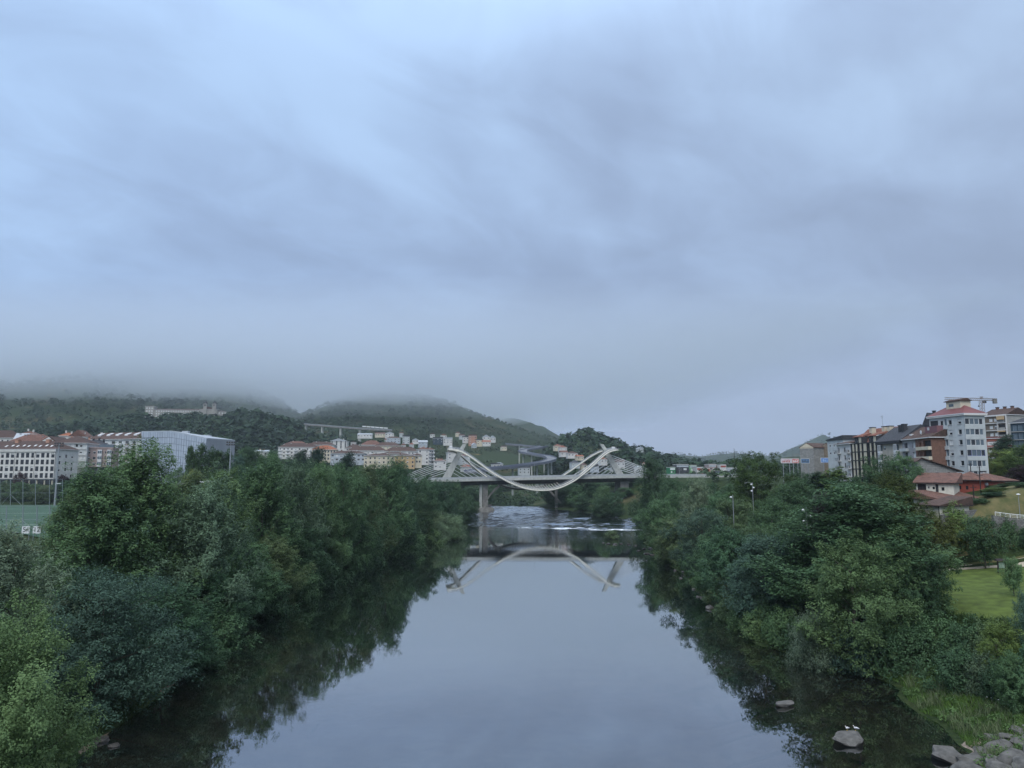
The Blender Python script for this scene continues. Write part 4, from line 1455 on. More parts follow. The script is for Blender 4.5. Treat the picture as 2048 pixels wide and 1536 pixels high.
def hill_woods(name, label, n, xr_, yr_, seed, dens, col, hrange=(6, 12), q=30, keep_fn=None, pts=None, leaf=0.36):
    rng = np.random.default_rng(seed)
    x = rng.uniform(*xr_, n * 4)
    y = rng.uniform(*yr_, n * 4)
    nz = fbm(x / 95.0 + seed, y / 95.0, 3)
    ok = (np.abs(x) < 0.78 * y) & (nz > dens - 0.16 * rng.random(len(x)))
    if keep_fn is not None:
        ok &= keep_fn(x, y)
    x, y = x[ok][:n], y[ok][:n]
    if pts is not None:
        x, y = np.array([p[0] for p in pts]), np.array([p[1] for p in pts])
    z = H(x, y)
    m = len(x)
    h = rng.uniform(*hrange, m) * (0.5 + 0.9 * rng.random(m) ** 2)
    r = h * rng.uniform(0.38, 0.62, m)
    # crown of small faces on a rough ellipsoid
    d = unit(rng.normal(size=(m, q, 3)))
    d[:, :, 2] = np.abs(d[:, :, 2]) * 1.0 - 0.25
    rad = rng.uniform(0.65, 1.05, (m, q, 1))
    P = d * rad * np.stack([r, r, h * 0.55], -1)[:, None, :]
    P = P + np.stack([x, y, z + h * 0.45], -1)[:, None, :]
    P = P.reshape(-1, 3)
    Nn = unit(d.reshape(-1, 3) * 0.9 + np.array([0, 0, 0.7]) + rng.normal(size=(m * q, 3)) * 0.35)
    size = np.repeat(r * leaf, q)
    tint = np.clip(np.repeat(rng.normal(0.45, 0.2, m) + 0.9 * (fbm(x / 60 + 7, y / 60, 2) - 0.5), q) + rng.normal(0, 0.1, m * q), 0, 1)
    a = rng.normal(size=P.shape)
    a = unit(a - (a * Nn).sum(-1, keepdims=True) * Nn)
    b = np.cross(Nn, a)
    s = size[:, None] * rng.uniform(0.7, 1.3, (len(P), 1))
    V_ = np.stack([P - a * s, P + b * s * 0.75, P + a * s, P - b * s * 0.75], 1).reshape(-1, 3)
    me = np_mesh(name, V_, np.arange(len(V_)).reshape(-1, 4), M_leaf)
    at_ = me.attributes.new('leaf_tint', 'FLOAT', 'FACE')
    at_.data.foreach_set('value', tint.astype(np.float32))
    o = link(name, me)
    o.color = (*col, 1)
    return tag(o, label, kind='stuff')

# ================================================================== buildings
M_glass = mat('window_glass', (0.018, 0.022, 0.028), 0.08, spec=0.6)
M_glassb = mat('gallery_glass', (0.10, 0.135, 0.16), 0.12, spec=0.6)
M_shut = mat('roller_shutter', (0.62, 0.63, 0.62), 0.7)
M_fr_w = mat('frame_white', (0.66, 0.67, 0.67), 0.5)
M_fr_d = mat('frame_dark', (0.035, 0.035, 0.038), 0.5)
M_fr_b = mat('frame_bluegrey', (0.22, 0.28, 0.34), 0.5)
M_fr_g = mat('frame_green', (0.05, 0.10, 0.08), 0.5)
W_WHITE = mat('wall_white', (0.60, 0.59, 0.56), 0.9, noise=0.10, nscale=0.5, bump=0.01)
W_GREY = mat('wall_pale_grey', (0.47, 0.50, 0.50), 0.9, noise=0.10, nscale=0.4, bump=0.01)
W_BAND = mat('wall_grey_band', (0.33, 0.33, 0.31), 0.9, noise=0.12, nscale=0.5)
W_PINK = mat('wall_pinkish', (0.36, 0.28, 0.26), 0.9, noise=0.12, nscale=0.5)
W_CREAM = mat('wall_cream', (0.58, 0.52, 0.40), 0.9, noise=0.10, nscale=0.4)
W_OCHRE = mat('wall_ochre', (0.50, 0.36, 0.20), 0.9, noise=0.10, nscale=0.4)
W_ORANGE = mat('wall_salmon', (0.44, 0.25, 0.18), 0.9, noise=0.10, nscale=0.4)
W_BLUE = mat('wall_pale_blue', (0.40, 0.44, 0.48), 0.8, noise=0.10, nscale=0.4)
W_RED = mat('wall_red', (0.30, 0.075, 0.055), 0.9, noise=0.18, nscale=0.6, bump=0.01)
W_BRICK = mat('wall_brown_brick', (0.17, 0.095, 0.07), 0.9, noise=0.2, nscale=1.5)
W_WOOD = mat('dark_wood', (0.03, 0.024, 0.026), 0.8, noise=0.3, nscale=2)
W_FARM = mat('wall_limewash', (0.62, 0.60, 0.50), 0.95, noise=0.14, nscale=0.6, bump=0.015)
W_DARK = mat('wall_slate', (0.045, 0.048, 0.055), 0.7, noise=0.2, nscale=1)
W_BEIGE = mat('panel_beige', (0.52, 0.48, 0.37), 0.8, noise=0.06, nscale=0.5)
W_TEAL = mat('wall_dark_teal', (0.04, 0.065, 0.085), 0.6, noise=0.1, nscale=0.6)
W_SEM = mat('wall_granite_pale', (0.30, 0.29, 0.265), 0.95, noise=0.2, nscale=0.3)


def stone_mat(name, c1, c2, mortar, sx, sz):
    """coursed rubble on walls whose single stones are too small to tell apart"""
    m = bpy.data.materials.new(name)
    m.use_nodes = True
    nt = m.node_tree
    b = nt.nodes['Principled BSDF']
    b.inputs['Roughness'].default_value = 0.95
    tc = N(nt.nodes, 'ShaderNodeTexCoord')
    sp = N(nt.nodes, 'ShaderNodeSeparateXYZ')
    nt.links.new(tc.outputs['Object'], sp.inputs[0])
    ad = N(nt.nodes, 'ShaderNodeMath', operation='ADD')
    nt.links.new(sp.outputs[0], ad.inputs[0])
    nt.links.new(sp.outputs[1], ad.inputs[1])
    cb = N(nt.nodes, 'ShaderNodeCombineXYZ')
    nt.links.new(ad.outputs[0], cb.inputs[0])
    nt.links.new(sp.outputs[2], cb.inputs[1])
    br = N(nt.nodes, 'ShaderNodeTexBrick')
    br.inputs['Color1'].default_value = (*c1, 1)
    br.inputs['Color2'].default_value = (*c2, 1)
    br.inputs['Mortar'].default_value = (*mortar, 1)
    br.inputs['Scale'].default_value = 1.0
    br.inputs['Brick Width'].default_value = sx
    br.inputs['Row Height'].default_value = sz
    br.inputs['Mortar Size'].default_value = 0.03
    nt.links.new(cb.outputs[0], br.inputs['Vector'])
    ns = N(nt.nodes, 'ShaderNodeTexNoise')
    ns.inputs['Scale'].default_value = 1.2
    nt.links.new(tc.outputs['Object'], ns.inputs['Vector'])
    mx = N(nt.nodes, 'ShaderNodeMix', data_type='RGBA', blend_type='MULTIPLY')
    mx.inputs['Factor'].default_value = 0.6
    nt.links.new(br.outputs[0], mx.inputs['A'])
    rp_ = N(nt.nodes, 'ShaderNodeMapRange')
    rp_.inputs['To Min'].default_value = 0.55
    rp_.inputs['To Max'].default_value = 1.3
    nt.links.new(ns.outputs[0], rp_.inputs[0])
    nt.links.new(rp_.outputs[0], mx.inputs['B'])
    nt.links.new(mx.outputs['Result'], b.inputs['Base Color'])
    bp = N(nt.nodes, 'ShaderNodeBump')
    bp.inputs['Distance'].default_value = 0.04
    nt.links.new(br.outputs['Fac'], bp.inputs['Height'])
    bp.invert = True
    nt.links.new(bp.outputs[0], b.inputs['Normal'])
    return m


W_STONE = stone_mat('stone_grey', (0.33, 0.33, 0.31), (0.24, 0.24, 0.23), (0.18, 0.17, 0.16), 1.1, 0.5)
W_STONEB = stone_mat('stone_brown', (0.32, 0.26, 0.19), (0.22, 0.18, 0.14), (0.17, 0.15, 0.13), 0.7, 0.35)
W_RUBBLE = stone_mat('stone_rubble', (0.26, 0.25, 0.24), (0.16, 0.16, 0.155), (0.10, 0.10, 0.09), 0.6, 0.32)


def tile_mat(name, c1, c2, pitch=0.45):
    """clay tiles: courses running down the slope, weathered in patches"""
    m = bpy.data.materials.new(name)
    m.use_nodes = True
    nt = m.node_tree
    b = nt.nodes['Principled BSDF']
    b.inputs['Roughness'].default_value = 0.85
    tc = N(nt.nodes, 'ShaderNodeTexCoord')
    ns = N(nt.nodes, 'ShaderNodeTexNoise')
    ns.inputs['Scale'].default_value = 0.9
    ns.inputs['Detail'].default_value = 8
    ns.inputs['Roughness'].default_value = 0.7
    nt.links.new(tc.outputs['Object'], ns.inputs['Vector'])
    mr = N(nt.nodes, 'ShaderNodeMapRange')
    mr.inputs['From Min'].default_value = 0.36
    mr.inputs['From Max'].default_value = 0.64
    nt.links.new(ns.outputs[0], mr.inputs[0])
    mx = N(nt.nodes, 'ShaderNodeMix', data_type='RGBA')
    mx.inputs['A'].default_value = (*c1, 1)
    mx.inputs['B'].default_value = (*c2, 1)
    nt.links.new(mr.outputs[0], mx.inputs['Factor'])
    wv = N(nt.nodes, 'ShaderNodeTexWave', wave_type='BANDS', bands_direction='X')
    wv.inputs['Scale'].default_value = 0.5 / pitch
    wv.inputs['Distortion'].default_value = 0.6
    nt.links.new(tc.outputs['Object'], wv.inputs['Vector'])
    m2 = N(nt.nodes, 'ShaderNodeMix', data_type='RGBA', blend_type='MULTIPLY')
    m2.inputs['Factor'].default_value = 0.35
    nt.links.new(mx.outputs['Result'], m2.inputs['A'])
    nt.links.new(wv.outputs[0], m2.inputs['B'])
    nt.links.new(m2.outputs['Result'], b.inputs['Base Color'])
    bp = N(nt.nodes, 'ShaderNodeBump')
    bp.inputs['Distance'].default_value = 0.06
    nt.links.new(wv.outputs[0], bp.inputs['Height'])
    nt.links.new(bp.outputs[0], b.inputs['Normal'])
    return m


RF_BROWN = tile_mat('tiles_brown', (0.060, 0.036, 0.030), (0.115, 0.065, 0.050))
RF_RED = tile_mat('tiles_red', (0.20, 0.075, 0.050), (0.30, 0.12, 0.075))
RF_OLD = tile_mat('tiles_weathered', (0.10, 0.052, 0.040), (0.25, 0.12, 0.085))
RF_OLDB = tile_mat('tiles_old_brown', (0.050, 0.034, 0.028), (0.15, 0.085, 0.065))
RF_ORANGE = tile_mat('tiles_orange', (0.30, 0.10, 0.05), (0.42, 0.16, 0.08))
RF_SLATE = tile_mat('roof_slate', (0.045, 0.05, 0.06), (0.075, 0.08, 0.095))
RF_SHEET = mat('roof_red_sheet', (0.17, 0.058, 0.056), 0.5, noise=0.15, nscale=0.6)
RF_METAL = mat('roof_metal', (0.42, 0.45, 0.48), 0.5, metal=0.3)

_WIN = {}


def window_mesh(w, h, style, frame):
    """(frame mesh, pane mesh); origin at the lower left of the opening, facing -y; some have a lowered shutter"""
    key = (round(w, 2), round(h, 2), style, frame.name)
    if key in _WIN:
        return _WIN[key]
    b = MB()
    t = 0.09 if w > 0.9 else 0.07
    b.box(0, t, -0.03, 0.05, 0, h, 0)
    b.box(w - t, w, -0.03, 0.05, 0, h, 0)
    b.box(t, w - t, -0.03, 0.05, 0, t, 0)
    b.box(t, w - t, -0.03, 0.05, h - t, h, 0)
    n = max(1, int(round(w / 0.95)))
    for k in range(1, n):
        x = w * k / n
        b.box(x - t * 0.4, x + t * 0.4, -0.02, 0.045, t, h - t, 0)
    sh = {'dark': 0.0, 'half': 0.5, 'shut': 1.0, 'third': 0.3, 'gallery': 0.0}[style]
    zt = h - t
    zs = t + (zt - t) * (1 - sh)
    p = MB()
    if sh < 1:
        p.box(t, w - t, 0.01, 0.03, t, zs, 0)
    if sh > 0:
        p.box(t, w - t, -0.01, 0.03, zs + (0.01 if sh < 1 else 0), zt, 1)
    fr = b.mesh('window', frame)
    pn = p.mesh('pane', [M_glassb if style == 'gallery' else M_glass, M_shut])
    _WIN[key] = (fr, pn)
    # far windows: frame and pane joined in one mesh
    j = MB()
    j.v, j.f, j.m = list(b.v), list(b.f), [0] * len(b.f)
    o_ = len(j.v)
    j.v += p.v
    j.f += [tuple(i + o_ for i in f) for f in p.f]
    j.m += [i + 1 for i in p.m]
    _WIN[key] = (fr, pn, j.mesh('window', [frame, M_glassb if style == 'gallery' else M_glass, M_shut]))
    return _WIN[key]


class Bld:
    """a house in local coordinates: u along the front, v to the back, z up; base at the empty"""

    def __init__(self, name, label, c0, c1, depth, zb, cat='building', group=None):
        d = Vector((c1[0] - c0[0], c1[1] - c0[1], 0))
        self.W = d.length
        self.near = c0[1] < 300
        self.Dp = depth
        self.e = thing(name, label, cat, (c0[0], c0[1], zb), math.atan2(d.y, d.x), group)
        self.zb = zb
        self.wall = MB()
        self.wm = []

    def _mi(self, m):
        if m not in self.wm:
            self.wm.append(m)
        return self.wm.index(m)

    def face(self, side, h0, h1, m, ops=(), reveal=0.22, frame=None, a=0.0, b=None, off=0.0, top=None):
        """one wall between heights; ops = (a0, a1, z0, z1, style) openings measured along the wall"""
        frame = frame or M_fr_w
        W, D = self.W, self.Dp
        L = W if side in 'FB' else D
        b = L if b is None else b
        mi = self._mi(m)

        def P(s, z, dep=0.0):
            dep = dep - off
            if side == 'F':
                return (s, dep, z)
            if side == 'L':
                return (dep, D - s, z)
            if side == 'R':
                return (W - dep, s, z)
            return (W - s, D - dep, z)
        xs = sorted({a, b} | {o[0] for o in ops} | {o[1] for o in ops})
        zs = sorted({h0, h1} | {o[2] for o in ops} | {o[3] for o in ops})
        for i in range(len(xs) - 1):
            for j in range(len(zs) - 1):
                x0, x1, z0, z1 = xs[i], xs[i + 1], zs[j], zs[j + 1]
                if x1 - x0 < 1e-4 or z1 - z0 < 1e-4:
                    continue
                cx, cz = (x0 + x1) / 2, (z0 + z1) / 2
                if any(o[0] < cx < o[1] and o[2] < cz < o[3] for o in ops):
                    continue
                self.wall.quad(P(x0, z0), P(x1, z0), P(x1, z1), P(x0, z1), mi)
        rz = {'F': 0.0, 'L': -PI / 2, 'R': PI / 2, 'B': PI}[side]
        for o in ops:
            x0, x1, z0, z1 = o[:4]
            st = o[4] if len(o) > 4 else 'dark'
            r = reveal
            self.wall.quad(P(x0, z0), P(x0, z0, r), P(x0, z1, r), P(x0, z1), mi)
            self.wall.quad(P(x1, z0, r), P(x1, z0), P(x1, z1), P(x1, z1, r), mi)
            self.wall.quad(P(x0, z0), P(x1, z0), P(x1, z0, r), P(x0, z0, r), mi)
            self.wall.quad(P(x0, z1, r), P(x1, z1, r), P(x1, z1), P(x0, z1), mi)
            if st == 'open':
                self.wall.quad(P(x0, z0, r), P(x1, z0, r), P(x1, z1, r), P(x0, z1, r), self._mi(W_DARK))  # near-black sheet closes the recess, painting the shade inside
                continue
            me = window_mesh(x1 - x0, z1 - z0, st, o[5] if len(o) > 5 else frame)
            if self.near:
                wo = link('window', me[0], self.e, P(x0, z0, r - 0.06), rz)
                link('pane' if st != 'shut' else 'shutter', me[1], wo)
            else:
                link('window', me[2], self.e, P(x0, z0, r - 0.06), rz)

    def finish(self):
        self.wall.build('wall', self.wm, self.e)
        return self.e

    def part(self, name, x0, x1, y0, y1, z0, z1, m):
        b = MB()
        b.box(x0, x1, y0, y1, z0, z1)
        return b.build(name, m, self.e)

    def roof(self, kind, z, h, m, ov=0.5, name='roof', rect=None, ridge=None, eave=None):
        u0, u1, v0, v1 = rect or (0, self.W, 0, self.Dp)
        u0, u1, v0, v1 = u0 - ov, u1 + ov, v0 - ov, v1 + ov
        b = MB()
        th = 0.22
        mats_ = [m, eave or M_fr_w]
        b.box(u0, u1, v0, v1, z, z + th, 1)
        z = z + th + 0.003
        if kind == 'flat':
            b.box(u0 + 0.1, u1 - 0.1, v0 + 0.1, v1 - 0.1, z, z + h, 0)
        elif kind == 'gu':      # ridge along u
            vm = (v0 + v1) / 2 if ridge is None else ridge
            A, B_, C_, D_ = (u0, v0, z), (u1, v0, z), (u1, v1, z), (u0, v1, z)
            E_, F_ = (u0, vm, z + h), (u1, vm, z + h)
            b.quad(A, B_, F_, E_)
            b.quad(C_, D_, E_, F_)
            b.poly([A, E_, D_])
            b.poly([B_, C_, F_])
        elif kind == 'gv':
            um = (u0 + u1) / 2 if ridge is None else ridge
            A, B_, C_, D_ = (u0, v0, z), (u1, v0, z), (u1, v1, z), (u0, v1, z)
            E_, F_ = (um, v0, z + h), (um, v1, z + h)
            b.quad(A, E_, F_, D_)
            b.quad(B_, C_, F_, E_)
            b.poly([A, B_, E_])
            b.poly([C_, D_, F_])
        elif kind == 'hip':
            w, d = u1 - u0, v1 - v0
            k = min(w, d) / 2 * 0.98
            A, B_, C_, D_ = (u0, v0, z), (u1, v0, z), (u1, v1, z), (u0, v1, z)
            if w >= d:
                E_, F_ = (u0 + k, (v0 + v1) / 2, z + h), (u1 - k, (v0 + v1) / 2, z + h)
                b.quad(A, B_, F_, E_)
                b.quad(C_, D_, E_, F_)
                b.poly([D_, A, E_])
                b.poly([B_, C_, F_])
            else:
                E_, F_ = ((u0 + u1) / 2, v0 + k, z + h), ((u0 + u1) / 2, v1 - k, z + h)
                b.quad(D_, A, E_, F_)
                b.quad(B_, C_, F_, E_)
                b.poly([A, B_, E_])
                b.poly([C_, D_, F_])
        elif kind == 'mono_u':  # rises along u
            b.hexa([(u0, v0, z), (u1, v0, z), (u1, v1, z), (u0, v1, z), (u0, v0, z + 0.1), (u1, v0, z + h), (u1, v1, z + h), (u0, v1, z + 0.1)])
        elif kind == 'mono_v':
            b.hexa([(u0, v0, z), (u1, v0, z), (u1, v1, z), (u0, v1, z), (u0, v0, z + 0.1), (u1, v0, z + 0.1), (u1, v1, z + h), (u0, v1, z + h)])
        return b.build(name, mats_, self.e)

    def chimney(self, u, v, z, w=0.8, h=1.6, m=None, cap=None):
        b = MB()
        b.box(u - w / 2, u + w / 2, v - w / 2, v + w / 2, z, z + h, 0)
        b.box(u - w / 2 - 0.12, u + w / 2 + 0.12, v - w / 2 - 0.12, v + w / 2 + 0.12, z + h + 0.002, z + h + 0.25, 1)
        b.build('chimney', [m or W_WHITE, cap or W_DARK], self.e)

    def skylight(self, u, v, z, slope_dz_dv, w=0.9, l=1.3):
        b = MB()
        up = 0.08
        P = [(u, v, z + up), (u + w, v, z + up), (u + w, v + l, z + slope_dz_dv * l + up), (u, v + l, z + slope_dz_dv * l + up)]
        Q = [(p[0], p[1], p[2] - 0.12) for p in P]
        b.hexa(Q + P)
        b.build('skylight', M_shut, self.e)


def grid_ops(cols, rows, w, h, styles, seed=0):
    """window openings from column centres and row sill heights"""
    r_ = random.Random(seed)
    out = []
    for z in rows:
        for c in cols:
            ww = w if isinstance(w, (int, float)) else w[cols.index(c)]
            out.append((c - ww / 2, c + ww / 2, z, z + h, r_.choice(styles)))
    return out


def C(px, D):
    p = at(px, HORIZON, D)
    return (p.x, p.y)


def lin(a, b, n):
    return [a + (b - a) * i / (n - 1) for i in range(n)]


# ------------------------------------------------------------------ left of the river
# A: long white block with a brown roof
zb = Z(957.5, 345)
B = Bld('apartment_block', 'long white four-storey block with brown hipped roof behind the pitch', C(-90, 351), C(108, 344), 15, zb)
W = B.W
eave = Z(899, 345) - zb
cols = [W - 1.3 - 2.65 * k for k in range(17)][::-1]
rows = [0.4 + 3.17 * k for k in range(4)]
B.face('F', 0, eave, W_WHITE, grid_ops(cols, rows, [1.75 if i % 3 else 1.35 for i in range(17)], 2.25, ['dark', 'dark', 'dark', 'dark', 'third'], 3), frame=M_fr_d)
B.face('L', 0, eave, W_WHITE)
B.face('R', 0, eave, W_WHITE, grid_ops([3, 7, 11], rows, 1.2, 1.6, ['dark', 'half'], 5))
B.face('B', 0, eave, W_WHITE)
for i, c in enumerate(cols):
    for z in rows:
        if i % 3 == 0:
            b = MB()
            for k in range(8):
                u = c - 0.75 + 1.5 * k / 7
                b.box(u - 0.015, u + 0.015, -0.12, -0.09, z, z + 0.95)
            b.box(c - 0.8, c + 0.8, -0.13, -0.08, z + 0.95, z + 1.0)
            b.build('balcony_rail', M_fr_d, B.e)
for c in cols[::4]:
    B.part('drainpipe', c + 1.25, c + 1.35, -0.1, 0.0 - 0.002, 0, eave, M_fr_d)
B.part('cornice', -0.4, W + 0.35, -0.45, 0.0 - 0.003, eave - 1.0, eave - 0.05, W_WHITE)
B.roof('hip', eave, 4.2, RF_BROWN, 0.6)
for k in range(9):
    B.skylight(W - 4.6 - 3.0 * k, 1.6 + 0.5 * (k % 2), eave + 0.25 + (1.6 + 0.6 + 0.5 * (k % 2)) * 0.53, 0.53)
B.chimney(W - 9.5, 6.5, eave + 3.3, 1.8, 1.6, W_ORANGE, W_ORANGE)
B.chimney(W - 26, 6.5, eave + 3.3, 1.8, 1.6, W_ORANGE, W_ORANGE)
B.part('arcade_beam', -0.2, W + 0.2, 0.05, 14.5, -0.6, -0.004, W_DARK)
for k in range(12):
    B.part('column', W - 1 - 4 * k - 0.25, W - 1 - 4 * k + 0.25, 0.3, 0.8, -5, -0.605, W_BEIGE)
B.part('shopfront', 0, W, 3.0, 3.3, -5, -0.606, M_glass)
B.finish()

# B: grey block with white floor bands
zb = Z(945, 366)
B = Bld('apartment_block', 'grey block with white floor bands beside the long white block', C(106, 366), C(168, 368), 16, zb)
W = B.W
eave = Z(886.5, 366) - zb
cols = [0.9, 3.8, 5.9, 8.2, 10.1, 12.2, 14.4]
rows = [3.6 + 3.05 * k for k in range(4)]
B.face('F', 0, 2.6, W_BAND)
B.face('F', 2.6, eave, W_GREY, grid_ops(cols, rows, 1.25, 1.45, ['shut', 'half', 'dark', 'shut', 'third'], 8))
for s in 'LRB':
    B.face(s, 0, eave, W_GREY)
for z in [2.6 + 3.05 * k for k in range(5)]:
    B.part('floor_band', -0.1, W + 0.1, -0.25, -0.003, z - 0.12, z + 0.22, W_WHITE)
B.part('base_slab', -0.3, W + 0.3, -1.2, 15, -0.5, -0.004, W_WHITE)
B.part('undercroft_shade', 0.5, W, 1.5, 14, -5, -0.51, W_DARK)  # solid near-black block painted as the shade below the slab
B.roof('hip', eave, 4.0, RF_BROWN, 0.7)
B.chimney(4.5, 7, eave + 3.0, 0.8, 1.2, W_ORANGE)
B.chimney(13, 7, eave + 2.2, 0.8, 1.2, W_ORANGE)
B.skylight(4, 2.5, eave + 0.25 + 3.2 * 0.46, 0.46, 1.4, 0.9)
B.finish()

# gable-fronted white house behind the roofs
zb = Z(915, 400)
B = Bld('gabled_house', 'white gable-fronted house between two brown roofs', C(72, 400), C(108, 400), 14, zb)
eave = Z(886, 400) - zb
B.face('F', 0, eave, W_WHITE, grid_ops([B.W * 0.35], [eave - 2.6], 0.9, 1.2, ['dark']))
for s in 'LRB':
    B.face(s, 0, eave, W_WHITE)
b = MB()
b.poly([(0, 0.02, eave), (B.W, 0.02, eave), (B.W * 0.55, 0.02, eave + 3.3)])
b.poly([(0, -0.1, eave), (B.W * 0.55, -0.1, eave + 3.3), (B.W * 0.55, 0.02, eave + 3.3), (0, 0.02, eave)])
b.poly([(0, -0.1, eave), (B.W, -0.1, eave), (B.W * 0.55, -0.1, eave + 3.3)])
b.build('gable', W_WHITE, B.e)
B.roof('gv', eave + 0.1, 3.5, RF_BROWN, 0.5, rect=(0, B.W, 0.8, 14), ridge=B.W * 0.55)
B.finish()

# C: pinkish block
zb = Z(934, 372)
B = Bld('apartment_block', 'pinkish flat-topped block with white glazed bays', C(168.5, 371), C(222, 374), 12, zb)
W = B.W
eave = Z(897, 372) - zb
rows = [0.9, 3.8, 6.7]
B.face('F', 0, eave, W_PINK, grid_ops([1.4, 4.0], rows, 1.3, 1.4, ['half', 'third', 'dark'], 4) + grid_ops([9.0, 13.0 if W > 13 else 12.4], rows, 0.6, 1.4, ['dark'], 5))
for s in 'LRB':
    B.face(s, 0, eave, W_PINK)
for c in (6.6, 11.0):
    for z in rows:
        b = MB()
        b.box(c - 1.0, c + 1.0, -0.9, -0.003, z - 0.7, z + 0.1, 0)
        b.box(c - 1.0, c + 1.0, -0.9, -0.003, z + 1.6, z + 2.1, 0)
        b.box(c - 0.95, c + 0.95, -0.85, -0.003, z + 0.101, z + 1.599, 1)
        for k in range(3):
            b.box(c - 1.0 + 0.94 * k, c - 1.0 + 0.94 * k + 0.12, -0.92, -0.82, z + 0.102, z + 1.598, 0)
        b.build('bay_window', [M_fr_w, M_glassb], B.e)
B.roof('flat', eave, 0.4, W_PINK, 0.3, eave=W_PINK)
B.part('roof_terrace_glazing', 5.5, 12, 1.5, 5, eave + 0.65, eave + 2.2, M_glassb)
B.finish()

# D: long block with brown roof behind
zb = Z(935, 415)
B = Bld('apartment_block', 'long balconied block with brown and red roof left of the pale hall', C(176, 420), C(284, 408), 14, zb)
W = B.W
eave = Z(879, 414) - zb
nb = 8
rows = [eave - 2.6 - 3.0 * k for k in range(5)]
cols = lin(2, W - 2, nb)
B.face('F', 0, eave, W_GREY, grid_ops(cols, rows, 2.4, 1.7, ['dark', 'dark', 'half', 'third'], 6))
for s in 'LRB':
    B.face(s, 0, eave, W_WHITE)
for i, c in enumerate(cols):
    for z in rows:
        if i in (1, 2, 4, 7):
            B.part('balcony', c - 1.9, c + 1.9, -1.3, -0.003, z - 0.8, z + 0.35, M_fr_w)
        else:
            B.part('sill_panel', c - 1.3, c + 1.3, -0.12, -0.003, z - 0.7, z - 0.1, W_PINK)
B.roof('gu', eave, 4.2, RF_OLDB, 0.8)
for k, u in enumerate(lin(3, W - 3, 6)):
    b = MB()
    b.hexa([(u - 1.1, 3.0, eave + 1.5), (u + 1.1, 3.0, eave + 1.5), (u + 1.1, 7, eave + 1.5), (u - 1.1, 7, eave + 1.5), (u - 1.1, 3.0, eave + 3.1), (u + 1.1, 3.0, eave + 3.1), (u + 0.9, 7, eave + 4.3), (u - 0.9, 7, eave + 4.3)])
    b.build('dormer', M_fr_w, B.e)
B.chimney(1.5, 6, eave + 3.2, 0.9, 1.5)
B.finish()

# slate-roofed link between B and D
zb = Z(905, 392)
B = Bld('slate_roofed_house', 'house with dark slate roof between the grey and pinkish blocks', C(160, 392), C(206, 394), 9, zb)
e_ = Z(893, 392) - zb
for s in 'FLRB':
    B.face(s, 0, e_, W_WHITE)
B.roof('hip', e_, 3.8, RF_SLATE, 0.5)
B.chimney(4, 4, e_ + 2.6, 0.8, 1.6, W_DARK)
B.chimney(7, 4, e_ + 3.0, 0.8, 1.6, W_DARK)
B.chimney(9, 5, e_ + 2.6, 0.8, 1.3, W_DARK)
B.finish()

# roofs behind A
for (px0, px1, yr, ye, D, rm, lab, kind) in (
        (14, 92, 868, 883, 410, RF_OLD, 'low block with weathered red roof behind the long white block', 'hip'),
        (-40, 26, 860, 876, 440, RF_BROWN, 'house with brown roof and white chimneys at the left edge', 'hip'),
        (22, 46, 866, 880, 428, RF_METAL, 'house with pale metal roof at the left edge', 'gu'),
        (36, 62, 862, 868, 470, RF_OLD, 'small house with flat reddish roof in the back row', 'hip'),
        (112, 140, 865, 872, 450, RF_ORANGE, 'house with orange roof behind the grey banded block', 'hip'),
        (132, 168, 860, 874, 440, RF_OLD, 'white gabled house with dormers behind the grey banded block', 'gv')):
    zb = Z(ye + 22, D)
    B = Bld('town_house', lab, C(px0, D), C(px1, D + 2), 12, zb)
    e_ = Z(ye, D) - zb
    B.face('F', 0, e_, W_WHITE, grid_ops(lin(1.5, B.W - 1.5, max(2, int(B.W / 3))), [e_ - 2.2], 1.1, 1.2, ['dark', 'half'], int(px0 + 50)))
    for s in 'LRB':
        B.face(s, 0, e_, W_WHITE)
    B.roof(kind, e_, Z(yr, D) - Z(ye, D), rm, 0.5)
    B.chimney(B.W * 0.3, 5, e_ + 2.2, 0.8, 1.6)
    B.chimney(B.W * 0.75, 4, e_ + 1.4, 0.8, 1.8)
    if kind == 'hip' and B.W > 12:
        B.skylight(B.W * 0.5, 2.5, e_ + 1.6, 0.5, 1.2, 1.0)
    B.finish()

# the pale glass-and-sheet hall
hall = thing('pale_panel_hall', 'big pale blue-grey panelled hall rising over the trees', 'hall')
M_panel = [mat('hall_panel_%d' % k, c, 0.35, metal=0.15, noise=0.05, nscale=0.3, spec=0.5) for k, c in enumerate(((0.42, 0.475, 0.55), (0.45, 0.505, 0.58), (0.39, 0.445, 0.52)))]
M_hallside = mat('hall_side_sheet', (0.32, 0.34, 0.37), 0.6, noise=0.08, nscale=0.2)
M_joint = mat('hall_joint', (0.31, 0.355, 0.42), 0.7)
DL, DC, DR = 362.0, 350.0, 376.0
zg = 22.0
tl, tm_, tc_, tr_ = at(283, 863.5, DL), at(343, 862.5, (DL + DC) / 2), at(414, 877, DC), at(470, 881, DR)
bl, bc, brr = at(285.5, 960, DL), at(405, 965, DC), at(467, 960, DR)
for p in (bl, bc, brr):
    p.z = zg
tback = at(300, 864, 405)
tback.z = tl.z - 1
bb_ = Vector((tback.x, tback.y, zg))
b = MB()
inn = Vector((0, 0.35, 0))
b.poly([bl + inn, bc + inn, tc_ + inn, tm_ + inn, tl + inn])
b.build('facade_frame', M_joint, hall)
b = MB()
b.poly([bc, brr, tr_, tc_])
b.poly([brr, bb_, tback, tr_])
b.poly([bb_, bl, tl, tback])
b.build('side_walls', M_hallside, hall)
b = MB()
lf = Vector((0, 0, 0.3))
rb_ = [tl, tm_, tc_, tr_, tback]
b.poly([p + lf for p in rb_])
